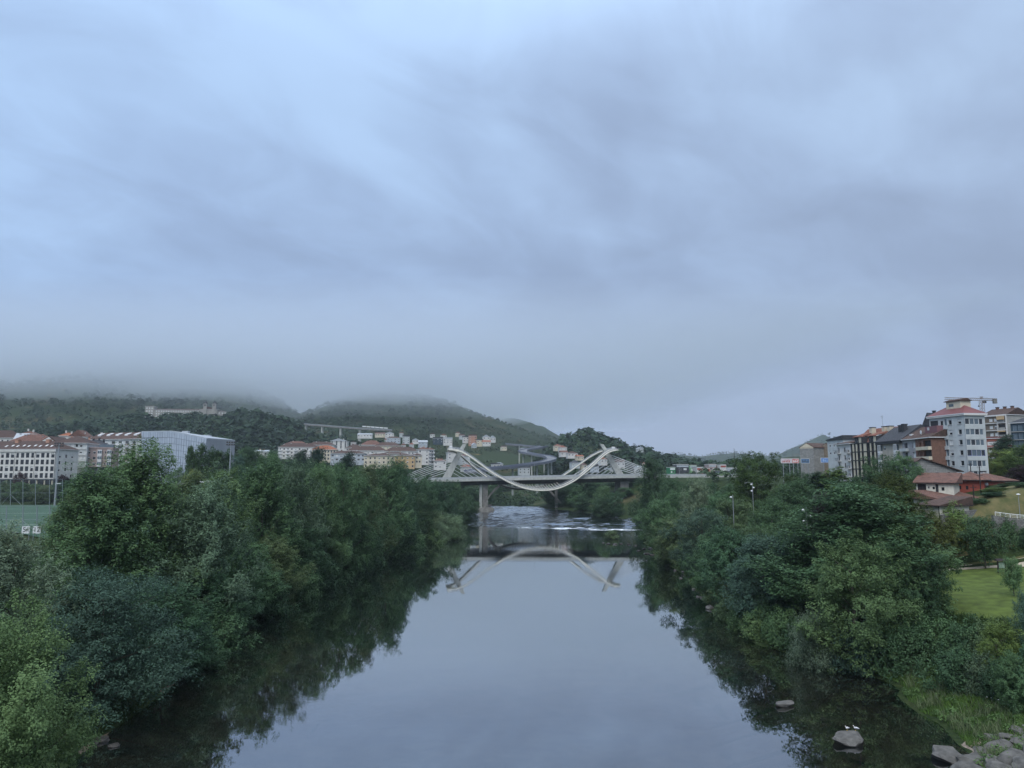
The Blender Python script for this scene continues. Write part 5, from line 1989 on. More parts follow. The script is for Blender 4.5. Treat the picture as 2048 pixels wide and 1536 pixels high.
for i in range(5):
    p, q = rb_[i], rb_[(i + 1) % 5]
    b.quad(p + Vector((0, 0, -0.1)), q + Vector((0, 0, -0.1)), q + lf, p + lf)
b.build('roof', RF_METAL, hall)
NC, NR = 27, 9


def hall_pt(s, t):
    top = tl.lerp(tm_, s / 0.47) if s < 0.47 else tm_.lerp(tc_, (s - 0.47) / 0.53)
    bot = bl.lerp(bc, s)
    return bot.lerp(top, t)


fd = (bc - bl).normalized()
fn_ = Vector((fd.y, -fd.x, 0))
for i in range(NC):
    for j in range(NR):
        s0, s1, t0, t1 = (i + 0.06) / NC, (i + 0.94) / NC, (j + 0.035) / NR, (j + 0.965) / NR
        q = [hall_pt(s0, t0), hall_pt(s1, t0), hall_pt(s1, t1), hall_pt(s0, t1)]
        tilt = rnd.uniform(0.0, 0.10)
        fr = [p + fn_ * (0.12 + (tilt if k in (1, 2) else 0.0)) for k, p in enumerate(q)]
        b = MB()
        b.hexa([fr[0], fr[1], q[1], q[0], fr[3], fr[2], q[2], q[3]])
        b.build('panel', M_panel[rnd.choice((0, 0, 1, 1, 2))], hall)
for px_, py_2, D_ in ((372, 864, 372), (415, 872, 372)):
    p = at(px_, py_2, D_)
    b = MB()
    b.box(p.x - 1.6, p.x + 1.6, p.y - 1.2, p.y + 1.2, p.z - 2.5, p.z + 0.5)
    b.build('roof_vent', RF_METAL, hall)


# ------------------------------------------------------------------ the town behind the left bank trees
def block(label, px0, px1, ye, yb, yr, D, wm, rm, kind='hip', rows_px=5.0, nw=None, depth=13, win=(1.3, 1.5), styles=('dark', 'dark', 'half', 'shut'), balc=False, wm2=None, dD=2.0, name='town_block', frame=None, group=None):
    zb = Z(yb, D)
    B = Bld(name, label, C(px0, D), C(px1, D + dD), depth, zb, group=group)
    e_ = Z(ye, D) - zb
    W = B.W
    n = nw or max(2, int(W / 3.2))
    nr = max(1, int((e_ - 0.6) / 2.95))
    rows = [e_ - 2.35 - 2.95 * k for k in range(nr) if e_ - 2.35 - 2.95 * k > 0.3]
    cols = lin(1.5, W - 1.5, n)
    ops = grid_ops(cols, rows, win[0], win[1], list(styles), int(px0 * 7 + D))
    B.face('F', 0, e_, wm, ops, frame=frame)
    for s in 'LRB':
        B.face(s, 0, e_, wm2 or wm)
    if balc:
        for c in cols[::balc]:
            for z in rows:
                B.part('balcony', c - 1.6, c + 1.6, -1.2, -0.003, z - 0.7, z + 0.3, M_fr_w)
    B.roof(kind, e_, max(0.4, Z(yr, D) - Z(ye, D)), rm, 0.6)
    if kind != 'flat':
        for k in range(2):
            B.chimney(W * (0.3 + 0.4 * k) + rnd.uniform(-1, 1), depth * 0.45, e_ + (Z(yr, D) - Z(ye, D)) * 0.7, 0.9, 1.3, rnd.choice([W_WHITE, W_CREAM, W_BRICK]))
    B.finish()
    p0, p1 = B.e.location, None
    TOWN_CLEAR.append((B.e.location.x - 6, B.e.location.x + W + 6, D - 14, D + depth + 6))
    return B


block('white balconied block with brown roof, leftmost in the town behind the cedars', 555, 632, 894.5, 918, 886, 640, W_WHITE, RF_BROWN, balc=2)
block('upper white block with reddish brown roof behind the leftmost town block', 566, 612, 889, 900, 882, 672, W_WHITE, RF_OLD)
block('dark-roofed block behind the orange-roofed block', 612, 666, 890, 905, 883, 690, W_GREY, RF_BROWN)
block('cream block with bright orange hipped roof and dark window grid', 622, 671, 899.5, 925, 890.5, 600, W_CREAM, RF_ORANGE, win=(1.5, 1.9), styles=('dark',), nw=8)
block('white gable-fronted building standing alone above the town', 659.5, 692, 882, 902, 877, 800, W_WHITE, RF_METAL, 'gv', win=(1.5, 3.0), nw=4, styles=('dark',), depth=20)
block('pale blue-grey block with brown roof before the town', 660, 729, 907, 930, 901.5, 560, W_BLUE, RF_BROWN, win=(1.8, 1.5), styles=('shut', 'half', 'dark'))
block('long cream block with brown roof above the riverside trees', 727, 789, 912, 938, 907.5, 540, W_CREAM, RF_BROWN, styles=('dark', 'half', 'dark'))
block('ochre yellow block adjoining the long cream block', 789.5, 829, 912, 938, 908, 541, W_OCHRE, RF_BROWN, styles=('dark', 'half'))
block('narrow cream block at the end of the ochre one', 829.5, 843, 911, 936, 907, 545, W_CREAM, RF_BROWN)
block('white block with wide brown roof behind the pale blue-grey block', 693, 770, 901.5, 915, 892, 640, W_WHITE, RF_OLDB, balc=3)
block('white block with wide brown roof behind the cream block', 768, 836, 902.5, 915, 893.5, 632, W_WHITE, RF_OLDB, balc=2)
block('low white block with wavy brown roof just behind the cream block', 757, 815, 908, 918, 904, 575, W_WHITE, RF_BROWN)
block('white tower-like block with reddish roof at the right end of the town', 836, 857, 899, 930, 893.5, 600, W_WHITE, RF_OLD, styles=('dark', 'half'))
block('narrow balconied white block at the right end of the town', 857.5, 868, 899.5, 930, 896, 603, W_GREY, RF_OLD, balc=1)
block('white-walled block under a brown roof, back row of the town', 720, 762, 890, 902, 880.5, 740, W_WHITE, RF_OLD)
block('block with pinkish brown roof in the back row of the town', 748, 800, 892, 902, 884, 720, W_CREAM, RF_OLDB)
block('small block with brown roof in the back row left of the wide roofs', 690, 724, 896, 906, 888.5, 700, W_WHITE, RF_BROWN)
block('white house with a metal sheet roof among the trees before the town', 508, 534, 903, 915, 900, 520, W_WHITE, RF_METAL, 'gu')
block('grey-white block with brown roof just behind the left pylon', 896, 916, 905, 925, 900, 640, W_WHITE, RF_BROWN)
block('pale terrace seen between the left pylon and its cables', 912, 940, 912, 930, 908, 660, W_GREY, RF_OLD)
block('white terrace seen through the left back stays', 868, 892, 922, 940, 917, 600, W_WHITE, RF_OLD)
block('small red-roofed house below the left pylon cables', 928, 944, 934, 944, 929, 600, W_WHITE, RF_RED)

HH = [  # hillside houses: px0, px1, eave y, base y, ridge y, D, wall, roof, kind, label
    (713, 742, 869, 874, 866.5, 980, W_WHITE, RF_METAL, 'gu', 'long low white house on the hillside above the town'),
    (748, 768, 867.5, 872, 865, 1010, W_CREAM, RF_OLD, 'gu', 'low cream house on the hillside near the viaduct end'),
    (769, 786, 867, 874, 863.5, 1000, W_WHITE, RF_METAL, 'gv', 'white gabled house on the hillside below the viaduct end'),
    (772, 799, 876, 884, 873, 920, W_BLUE, RF_OLDB, 'hip', 'bluish house with brown roof above the town roofs'),
    (804, 818, 873.5, 885, 871, 930, W_GREY, RF_SLATE, 'flat', 'two-storey grey house on the hillside'),
    (824, 836, 880, 885, 877, 930, W_WHITE, RF_METAL, 'gv', 'small white house beside the pale blue hillside house'),
    (836, 854, 884, 892, 880.5, 900, W_BLUE, RF_METAL, 'gu', 'pale blue house on the hillside'),
    (865, 885, 877, 886, 874, 940, W_TEAL, RF_SLATE, 'flat', 'dark blue house on the hillside above the left pylon'),
    (886, 904, 877.5, 888, 875, 940, W_WHITE, RF_METAL, 'flat', 'white house on the hillside above the left pylon'),
    (926, 937, 874.5, 883, 872.5, 960, W_WHITE, RF_SLATE, 'flat', 'white flat-roofed house left of the salmon house'),
    (937.5, 953, 872, 889, 869.5, 950, W_ORANGE, RF_OLD, 'flat', 'tall salmon house on the hillside'),
    (953.5, 966, 880.5, 890, 878.5, 945, W_CREAM, RF_SLATE, 'flat', 'cream house adjoining the salmon house'),
    (965, 981, 884, 889.5, 880.5, 940, W_WHITE, RF_ORANGE, 'gu', 'white house with orange roof right of the salmon house'),
    (966, 979, 874, 880, 869.5, 980, W_WHITE, RF_METAL, 'gv', 'white gabled house above the salmon house'),
    (981, 991, 876, 882, 871.5, 975, W_WHITE, RF_METAL, 'gv', 'last white gabled house on the hillside to the right'),
    (986, 1000, 929, 934, 926.5, 640, W_WHITE, RF_SLATE, 'flat', 'white house beside the start of the curving viaduct'),
    (998, 1006, 928.5, 934, 925.5, 650, W_WHITE, RF_METAL, 'gv', 'small white gabled house at the curving viaduct'),
    (1038, 1060, 936, 948, 933.5, 760, W_GREY, RF_SLATE, 'flat', 'white building seen under the curving viaduct'),
    (1042, 1057, 898, 901.5, 896, 960, W_WHITE, RF_METAL, 'flat', 'long white shed beside the upper road'),
    (1110, 1124, 892, 899, 888, 870, W_CREAM, RF_RED, 'hip', 'house with red roof on the wooded spur'),
    (1120, 1134, 895, 901, 890.5, 850, W_WHITE, RF_RED, 'hip', 'second red-roofed house on the spur'),
    (1122, 1136, 905, 911, 901, 800, W_WHITE, RF_OLD, 'gu', 'white house with old red roof lower on the spur'),
    (1136, 1156, 907, 914, 902.5, 780, W_WHITE, RF_OLDB, 'hip', 'wide white house with brown roof on the spur'),
    (1155, 1168, 913, 918, 910, 770, W_CREAM, RF_ORANGE, 'gu', 'small house with orange roof beside the right footway'),
    (1144, 1160, 926, 934, 920, 700, W_GREY, RF_SLATE, 'hip', 'house with slate roof below the spur'),
    (1202, 1215, 919, 928, 915, 720, W_WHITE, RF_ORANGE, 'gv', 'white house with orange roof behind the right pylon'),
    (1226, 1250, 925, 934, 919, 700, W_WHITE, RF_OLDB, 'gu', 'white house with brown roof right of the right pylon'),
    (1188, 1198, 934, 942, 930, 680, W_BLUE, RF_SLATE, 'flat', 'bluish house under the right stay cables'),
    (1220, 1226, 939, 946, 936, 670, W_WHITE, RF_METAL, 'flat', 'small white house behind the deck at the right pylon'),
    (1278, 1288, 935, 945, 932, 640, W_WHITE, RF_METAL, 'gu', 'white house behind the right back stays'),
    (1166, 1174, 930, 938, 927, 700, W_CREAM, RF_OLD, 'gv', 'tiny cream house between the footway ribbons'),
]
for px0, px1, ye, yb, yr, D, wm, rm, kind, lab in HH:
    yb2 = yb + 3
    zb = Z(yb2, D)
    B = Bld('hillside_house', lab, C(px0, D), C(px1, D + 1.5), 9, zb, group='houses scattered on the hillside')
    e_ = Z(ye, D) - zb
    nr = max(1, int((e_ - 3.2) / 2.9) + 1)
    ops = grid_ops(lin(1.6, B.W - 1.6, max(2, int(B.W / 3.4))), [e_ - 2.2 - 2.9 * k for k in range(nr) if e_ - 2.2 - 2.9 * k > 0.4], 1.3, 1.4, ['dark', 'dark', 'half'], int(px0))
    B.face('F', 0, e_, wm, ops)
    for s in 'LRB':
        B.face(s, 0, e_, wm)
    B.roof(kind, e_, max(0.3, Z(yr, D) - Z(ye, D)), rm, 0.35)
    B.finish()
    TOWN_CLEAR.append((B.e.location.x - 3, B.e.location.x + B.W + 3, D - 9, D + 10))

r_ = random.Random(42)
for k in range(22):
    px0 = r_.choice([r_.uniform(690, 860), r_.uniform(860, 1010), r_.uniform(1100, 1290)])
    yb = r_.uniform(868, 900) if px0 < 1020 else r_.uniform(900, 935)
    D = 1150 - (yb - 865) * 8 if px0 < 1020 else 900 - (yb - 900) * 6
    w_ = r_.uniform(6, 12)
    HH.append((px0, px0 + w_, yb - r_.uniform(4, 6.5), yb, yb - r_.uniform(7.5, 9), D, r_.choice([W_WHITE, W_WHITE, W_CREAM, W_GREY]), r_.choice([RF_OLD, RF_OLDB, RF_RED, RF_METAL]), r_.choice(['gu', 'gv', 'hip']), None))
HH[-22:] = sorted(HH[-22:], key=lambda h_: h_[0])
for k_, (px0, px1, ye, yb, yr, D, wm, rm, kind, lab) in enumerate(HH[-22:]):
    zb = Z(yb + 2, D)
    B = Bld('hillside_house', 'tiny pitched-roof house scattered on the green slopes, %s counting from the left' % ORD[k_], C(px0, D), C(px1, D + 1.5), 8, zb, group='tiny houses scattered on the slopes')
    e_ = Z(ye, D) - zb
    B.face('F', 0, e_, wm, grid_ops(lin(1.4, B.W - 1.4, 2), [e_ - 2.1], 1.2, 1.3, ['dark', 'half'], int(px0)))
    for s in 'LRB':
        B.face(s, 0, e_, wm)
    B.roof(kind, e_, max(0.3, Z(yr, D) - Z(ye, D)), rm, 0.35)
    B.finish()
HOUSE_PTS = []
for h_ in HH:
    D_ = h_[5]
    x0_, x1_ = X(h_[0], D_) - 3, X(h_[1], D_) + 3
    for k in range(int((x1_ - x0_) / 2.6)):
        HOUSE_PTS.append((rnd.uniform(x0_, x1_), D_ - rnd.uniform(3, 13)))
# seminary on the knoll
DS = 1052.0
zb = Z(850, DS)
B = Bld('seminary', 'long granite seminary with rows of pale windows on the misty knoll', C(282.5, DS), C(392, DS + 6), 16, zb)
W = B.W
e_ = Z(819.5, DS) - zb
rows = [e_ - 2.9 - 3.7 * k for k in range(5)]
B.face('F', 0, e_, W_SEM, grid_ops(lin(16, W - 2, 18), rows, 1.7, 2.0, ['shut'], 3), a=12.7)
for s in 'LRB':
    B.face(s, 0, e_, W_SEM)
ops = grid_ops([2.6, 6.2, 9.8], [e_ + 1.2] + rows, 1.9, 2.2, ['shut'], 4)
B.face('F', 0, e_ + 5.0, W_SEM, ops, a=0, b=12.7, off=0.8)
B.part('corner_tower_top', 0, 12.6, 0.3, 12, e_ + 0.3, e_ + 4.99, W_SEM)
B.roof('hip', e_ + 5.0, 1.6, RF_BROWN, 0.5, rect=(0, 12.6, -0.7, 12))
B.roof('gu', e_, 2.0, RF_BROWN, 0.5, rect=(13.5, W, 0, 16))
B.finish()
zb = Z(848, DS)
B = Bld('seminary_church', 'church with twin domed bell towers beside the seminary', C(392, DS - 4), C(428, DS - 2), 22, zb, cat='church')
W = B.W
e_ = Z(819, DS) - zb
B.face('F', 0, e_, W_SEM, grid_ops([W * 0.5], [6], 2.5, 5, ['dark']) + grid_ops([W * 0.2, W * 0.82], [9], 1.6, 3, ['dark']))
for s in 'LRB':
    B.face(s, 0, e_, W_SEM)
B.roof('gv', e_, 3.5, RF_BROWN, 0.4)
for px_ in (403, 421):
    u = X(px_, DS - 4) - B.e.location.x
    zt = Z(807, DS - 4) - zb
    b = MB()
    b.box(u - 2.4, u + 2.4, -1.2, 3.6, 0, zt)
    t = b.build('bell_tower', W_SEM, B.e)
    b = MB()
    for du in (-0.9, 0.9):
        b.box(u + du - 0.5, u + du + 0.5, -1.3, -1.203, zt - 3.6, zt - 1.2)
    b.build('belfry_opening', M_glass, t)
    b = MB()
    b.box(u - 2.7, u + 2.7, -1.5, 3.9, zt + 0.002, zt + 0.5)
    pts = [(u, 1.2, zt + 0.5 + 0.0), (u, 1.2, zt + 1.6), (u, 1.2, zt + 2.9), (u, 1.2, zt + 3.7), (u, 1.2, zt + 4.2)]
    b.tube(pts, [2.3, 2.15, 1.3, 0.45, 0.3], 10)
    b.tube([(u, 1.2, zt + 4.2), (u, 1.2, zt + 6.6)], [0.28, 0.08], 5)
    b.build('dome', RF_SLATE, t)
B.finish()
zb = Z(842, DS)
B = Bld('seminary_wing', 'pale low wing right of the seminary church', C(428, DS), C(446, DS + 4), 10, zb)
e_ = Z(823, DS) - zb
B.face('F', 0, e_, W_SEM, grid_ops([3, 7, 11], [e_ - 3], 1.8, 1.8, ['shut']))
for s in 'LRB':
    B.face(s, 0, e_, W_SEM)
B.roof('hip', e_, 1.5, RF_BROWN, 0.4)
B.finish()
TOWN_CLEAR.append((X(280, DS) - 3, X(447, DS) + 3, DS - 22, DS + 30))

# ------------------------------------------------------------------ right of the river: the street above the slope
# grey tower block on the corner
zb = 25.0
B = Bld('tower_block', 'pale grey seven-storey corner block with glazed galleries and red sheet roof', C(1866, 219), C(1937, 205.5), 6.6, zb)
W = B.W                       # the river side
fl = 2.97
top = Z(830.6, 205.5) - zb
f0 = top - 5 * fl - 0.15      # level of the lowest full storey seen
cw = [W * 0.36, W * 0.475, W * 0.60, W * 0.86]
ops = []
r_ = random.Random(5)
for k in range(6):
    z = top - 2.35 - fl * k
    ops.append((cw[0] - 0.62, cw[0] + 0.62, z, z + 1.45, r_.choice(['shut', 'half', 'dark', 'shut'])))
    ops.append((cw[1] - 0.45, cw[1] + 0.45, z - 0.1, z + 1.75, 'gallery', M_fr_b))
    ops.append((cw[2] - 0.66, cw[2] + 0.66, z, z + 1.45, r_.choice(['shut', 'half', 'dark'])))
    ops.append((cw[3] - 0.66, cw[3] + 0.66, z, z + 1.45, r_.choice(['dark', 'half', 'shut'])))
    if k:
        ops.append((0.25, W * 0.26, z - 0.25, z + 1.5, 'gallery', [M_fr_w, M_fr_b, M_fr_g][k % 3]))
    else:
        ops.append((0.25, W * 0.26, z - 0.25, z + 1.6, 'open'))
B.face('F', 0, top, W_GREY, ops, reveal=0.25)
ops = []
for k in range(6):
    z = top - 2.35 - fl * k
    st = [M_fr_b, M_fr_d, M_fr_b, mat('frame_blue', (0.10, 0.12, 0.32), 0.5), M_fr_w, M_fr_d][k]
    for j in range(4):
        a0 = 0.2 + 1.5 * j
        ops.append((a0, a0 + (1.42 if j < 3 else 1.2), z - 0.2, z + 1.5, 'gallery' if (j + k) % 3 else 'dark', M_fr_w if k != 3 else st))
B.face('R', 0, top, W_GREY, ops, reveal=0.2)
B.face('L', 0, top, W_GREY)
B.face('B', 0, top, W_GREY)
for k in range(6):
    z = top - 2.35 - fl * k
    B.part('balcony_front', -0.15, W * 0.28, -0.75, -0.003, z - 1.15, z - 0.28, W_GREY)
    B.part('bay_slab', cw[1] - 0.7, cw[1] + 0.7, -0.3, -0.003, z - 1.2, z - 0.2, W_GREY)
    for c in (cw[0], cw[2], cw[3]):
        B.part('window_sill', c - 0.75, c + 0.75, -0.14, -0.004, z - 0.12, z - 0.01, W_BAND)
B.part('eave_band', -0.5, W + 0.6, -0.5, 7.0, top + 0.002, top + 0.4, W_WHITE)
B.roof('hip', top + 0.402, 2.6, RF_SHEET, 0.6)
B.part('lift_house', W * 0.34, W * 0.74, 2.2, 5.6, top + 1.0, top + 4.6, W_CREAM)
b = MB()
x0, x1 = W * 0.34 - 0.5, W * 0.74 + 0.5
b.hexa([(x0, 1.8, top + 4.61), (x1, 1.8, top + 4.61), (x1, 6, top + 4.61), (x0, 6, top + 4.61), (x0, 1.8, top + 4.8), (x1, 1.8, top + 4.8), (x1, 3.9, top + 5.4), (x0, 3.9, top + 5.4)])
b.build('lift_house_roof', RF_BROWN, B.e)
B.part('lift_house_window', W * 0.42, W * 0.55, 2.15, 2.198, top + 3.1, top + 3.9, M_glassb)
B.part('downpipe', W - 0.05, W + 0.05, -0.1, -0.005, 0, top, M_steel)
B.finish()

# brown-brick house with long white balconies
zb = 25.2
B = Bld('town_house', 'brick house with white balconies and brown roof, left of the corner block', C(1841, 221.5), C(1867, 213.5), 12, zb)
W = B.W
top = Z(876.5, 217) - zb
ops = []
for k in range(4):
    z = top - 2.6 - 2.95 * k
    ops += [(0.6, 1.7, z, z + 1.5, ['dark', 'shut'][k % 2]), (3.0, W - 0.3, z - 0.4, z + 1.9, 'open')]
B.face('F', 0, top, W_BRICK, ops, reveal=0.6)
for s in 'LRB':
    B.face(s, 0, top, W_BRICK)
for k in range(4):
    z = top - 2.6 - 2.95 * k
    B.part('balcony', 0.1, W, -1.0, -0.004, z - 0.9, z + 0.1, W_CREAM)
B.roof('gu', top, 3.4, RF_OLDB, 0.7)
b = MB()
b.box(0.5, W - 0.2, 2.0, 5.0, top + 1.0, top + 3.6)
b.build('roof_dormer', mat('dormer_mauve', (0.20, 0.10, 0.11), 0.7), B.e)
b = MB()
b.tube([(0.6, 0.8, top + 1.2), (0.6, 0.8, top + 2.0)], 0.05, 5)
b.tube([(0.6, 0.7, top + 2.0), (0.6, 0.62, top + 2.0)], 0.55, 10)
b.build('satellite_dish', M_white, B.e)
B.finish()

# grey-brown house with shuttered windows
B = Bld('town_house', 'grey-brown house with white shuttered windows beside the brick house', C(1808, 231), C(1840, 221.8), 12, zb)
W = B.W
top = Z(880, 227) - zb
ops = []
for k in range(4):
    z = top - 2.6 - 2.95 * k
    ops += [(1.2, 3.2, z - 0.3, z + 1.7, 'open'), (W - 3.3, W - 1.6, z, z + 1.7, 'shut')]
B.face('F', 0, top, mat('wall_taupe', (0.30, 0.30, 0.31), 0.9, noise=0.12, nscale=0.6), ops, reveal=0.4)
for s in 'LRB':
    B.face(s, 0, top, W_PINK)
for k in range(4):
    z = top - 2.6 - 2.95 * k
    B.part('balcony', 0.0, 3.9, -0.9, -0.004, z - 0.9, z + 0.05, W_GREY)
B.part('corner_strip', W - 1.2, W, -0.12, -0.006, 0, top, W_BRICK)
B.roof('gu', top, 3.9, RF_OLDB, 0.8)
B.part('roof_window', 2.5, 3.6, 1.2, 2.2, top + 1.3, top + 1.9, M_shut)
B.finish()

# slate-roofed house with white glazed bays
B = Bld('town_house', 'cream house with big dark slate roof and white glazed bays', C(1761, 246), C(1807.5, 231.2), 12, zb)
W = B.W
top = Z(884, 240) - zb
ops = []
for k in range(4):
    z = top - 2.7 - 2.95 * k
    ops += [(W * 0.22, W * 0.22 + 1.1, z, z + 1.4, 'half'), (W * 0.60, W * 0.60 + 1.2, z, z + 1.4, 'shut')]
B.face('F', 0, top, mat('wall_stone_cream', (0.43, 0.39, 0.33), 0.9, noise=0.12, nscale=0.6), ops)
for s in 'LRB':
    B.face(s, 0, top, W_CREAM)
for c in (W * 0.10, W * 0.80):
    for k in range(4):
        z = top - 2.7 - 2.95 * k
        b = MB()
        b.box(c - 0.95, c + 0.95, -0.8, -0.004, z - 1.0, z - 0.2, 0)
        b.box(c - 0.9, c + 0.9, -0.75, -0.004, z - 0.199, z + 1.6, 1)
        b.box(c - 0.95, c + 0.95, -0.8, -0.004, z + 1.601, z + 1.8, 0)
        for q in range(4):
            b.box(c - 0.95 + 0.6 * q, c - 0.95 + 0.6 * q + 0.1, -0.82, -0.72, z - 0.198, z + 1.6, 0)
        b.build('glazed_bay', [M_fr_w, M_glassb], B.e)
B.part('dark_fascia', -0.6, W + 0.4, -0.9, -0.003, top - 0.7, top - 0.002, W_DARK)
B.roof('gu', top, 5.0, RF_SLATE, 1.0, eave=W_DARK)
B.chimney(W * 0.55, 3.6, top + 2.6, 1.2, 2.6, W_DARK)
B.chimney(W * 0.72, 3.4, top + 2.6, 1.3, 2.8, W_DARK)
B.skylight(W * 0.2, 1.0, top + 1.2, 0.7, 1.0, 1.2)
B.skylight(W * 0.66, 1.6, top + 1.6, 0.7, 1.0, 1.2)
B.finish()

# striped facade
M_glassd = mat('tinted_glass', (0.012, 0.013, 0.015), 0.35, spec=0.2)
zb = 25.4
B = Bld('striped_apartment_house', 'apartment house with vertical black and beige striped facade and red roof', C(1704.5, 262.5), C(1760.5, 246.2), 12, zb)
W = B.W
top = Z(885.5, 255) - zb
for s in 'FLRB':
    B.face(s, -0.0, top, W_DARK)
us_ = [0.055, 0.17, 0.30, 0.43, 0.47, 0.60, 0.66, 0.755, 0.84]
for k in range(4):
    z1 = top - 0.3 - 3.0 * k
    z0 = z1 - 2.65
    for j, (a0, a1) in enumerate(((0.075, 0.13), (0.20, 0.25), (0.35, 0.405), (0.485, 0.585), (0.71, 0.755), (0.855, 0.905))):
        B.part('facade_panel', W * a0, W * a1, -0.12, -0.004, z0, z1, W_BEIGE)
    for j, (a0, a1) in enumerate(((0.005, 0.07), (0.135, 0.195), (0.255, 0.345), (0.41, 0.48), (0.59, 0.705), (0.76, 0.85), (0.91, 0.995))):
        b = MB()
        b.box(W * a0, W * a1, -0.05, -0.006, z0 + 0.9, z1, 0)
        b.box(W * a0, W * a1, -0.06, -0.006, z0, z0 + 0.89, 1)
        b.build('window', [M_glassd, M_fr_d], B.e)
    B.part('floor_beam', -0.1, W + 0.1, -0.2, -0.004, z0 - 0.32, z0 - 0.04, M_fr_d)
B.part('top_beam', -0.1, W + 0.1, -0.25, -0.004, top - 0.25, top, M_fr_d)
B.roof('gu', top, 5.0, RF_RED, 0.4, rect=(0, W, 2.4, 12), eave=W_DARK)
for c in (0.26, 0.78):
    b = MB()
    b.box(W * c - 2.4, W * c + 2.4, 0.5, 2.39, top + 0.01, top + 2.1)
    b.build('attic_dormer', W_DARK, B.e)
    b = MB()
    b.hexa([(W * c - 2.9, 0.0, top + 2.11), (W * c + 2.0, 0.0, top + 2.11), (W * c + 2.6, 4.5, top + 3.4), (W * c - 2.6, 4.5, top + 3.4), (W * c - 2.9, 0.0, top + 2.3), (W * c + 2.0, 0.0, top + 2.3), (W * c + 2.6, 4.5, top + 3.7), (W * c - 2.6, 4.5, top + 3.7)])
    b.build('dormer_roof', RF_RED, B.e)
    B.part('attic_wall_panel', W * c + 0.3, W * c + 1.6, 0.4, 0.499, top + 0.1, top + 2.0, W_BEIGE)
for k in range(4):
    b = MB()
    u = W * (0.16 + 0.06 * k + (0.34 if k > 1 else 0))
    b.tube([(u, 0.3, top + 0.1), (u + 1.0, 0.3, top + 1.7)], 0.05, 4)
    b.build('attic_brace', M_steel, B.e)
for c, v in ((0.40, 4.6), (0.74, 5.6), (0.90, 5.8)):
    B.chimney(W * c, v, top + 2.9, 1.5, 2.4, W_CREAM)
for c in (0.24, 0.55, 0.62):
    B.skylight(W * c, 3.8, top + 2.1, 0.72, 1.4, 1.6)
b = MB()
b.tube([(W * 0.63, 6, top + 5), (W * 0.63, 6, top + 9.5)], 0.05, 4)
b.box(W * 0.63 - 0.9, W * 0.63 + 0.5, 5.97, 6.03, top + 9.1, top + 9.2)
b.box(W * 0.63 - 0.6, W * 0.63 + 0.4, 5.97, 6.03, top + 8.5, top + 8.6)
b.build('aerial', M_steel, B.e)
B.part('street_canopy', W * 0.0, W, -0.8, -0.004, 0.9, 1.1, W_DARK)
B.finish()

# narrow white house
B = Bld('town_house', 'narrow white house with iron balconies left of the striped facade', C(1676, 275), C(1704, 263), 10, zb)
W = B.W
top = Z(889, 269) - zb
ops = []
for k in range(5):
    z = top - 2.7 - 2.85 * k
    if z > 0.3:
        ops += [(1.3, 2.5, z - 0.4, z + 1.6, 'dark'), (W * 0.52, W * 0.52 + 1.3, z - 0.1, z + 1.6, 'dark'), (W * 0.8, W * 0.8 + 1.2, z - 0.4, z + 1.6, 'half')]
B.face('F', 0, top, W_WHITE, ops)
for s in 'LRB':
    B.face(s, 0, top, W_WHITE)
for k in range(5):
    z = top - 3.2 - 2.85 * k
    for a0, a1 in ((0.5, 3.6), (W * 0.75, W * 0.98)):
        if z > 0.3:
            b = MB()
            b.box(a0, a1, -1.0, -0.004, z - 0.15, z, 0)
            for q in range(9):
                u = a0 + (a1 - a0) * q / 8
                b.box(u - 0.02, u + 0.02, -1.0, -0.96, z, z + 1.0, 1)
            b.box(a0, a1, -1.02, -0.95, z + 1.0, z + 1.06, 1)
            b.build('balcony', [W_WHITE, M_fr_d], B.e)
B.roof('mono_v', top, 2.4, RF_BROWN, 0.8)
B.finish()

# dark-roofed house and grey party wall behind
B = Bld('town_house', 'grey house with black roof behind the narrow white house', C(1658, 296), C(1690, 284), 12, 26)
top = Z(880, 290) - 26
for s in 'FLRB':
    B.face(s, 0, top, W_BAND if s == 'L' else W_GREY, [] if s != 'F' else grid_ops([2, 5, 8], [top - 2.6, top - 5.6], 1.3, 1.4, ['dark', 'half']))
B.roof('mono_u', top, 1.4, W_DARK, 0.5, eave=W_DARK)
B.finish()

# two old stone houses with billboards in front
for px0, px1, ye, yr, wm, gm, lab in ((1594, 1629, 895.5, 886.8, W_STONE, W_CREAM, 'old grey stone house with cream gable behind the billboards'),
                                      (1632.5, 1668, 894.5, 887.5, W_STONEB, W_STONEB, 'old brown stone house with flat gable beside the grey one')):
    zb = 26.0
    B = Bld('stone_house', lab, C(px0 + 8, 330), C(px1, 324), 12, zb)
    W = B.W
    top = Z(ye, 328) - zb
    for s in 'FLRB':
        B.face(s, 0, top, wm, grid_ops([4, 8], [top - 3], 0.9, 1.2, ['dark']) if s == 'L' else [])
    h = Z(yr, 328) - Z(ye, 328)
    b = MB()
    b.poly([(0, -0.02, top + 0.1), (W, -0.02, top + 0.1), (W * 0.5, -0.02, top + h)])
    b.poly([(0, -0.02, top - 0.4), (W, -0.02, top - 0.4), (W, -0.02, top + 0.1), (0, -0.02, top + 0.1)])
    b.build('gable', gm, B.e)
    B.roof('gv', top + 0.01, h, RF_OLDB, 0.4, rect=(0, W, 0.45, 12), eave=W_BRICK)
    B.part('roof_edge', -0.3, W + 0.3, -0.06, -0.03, top - 0.1, top - 0.02, W_BRICK)
    B.finish()

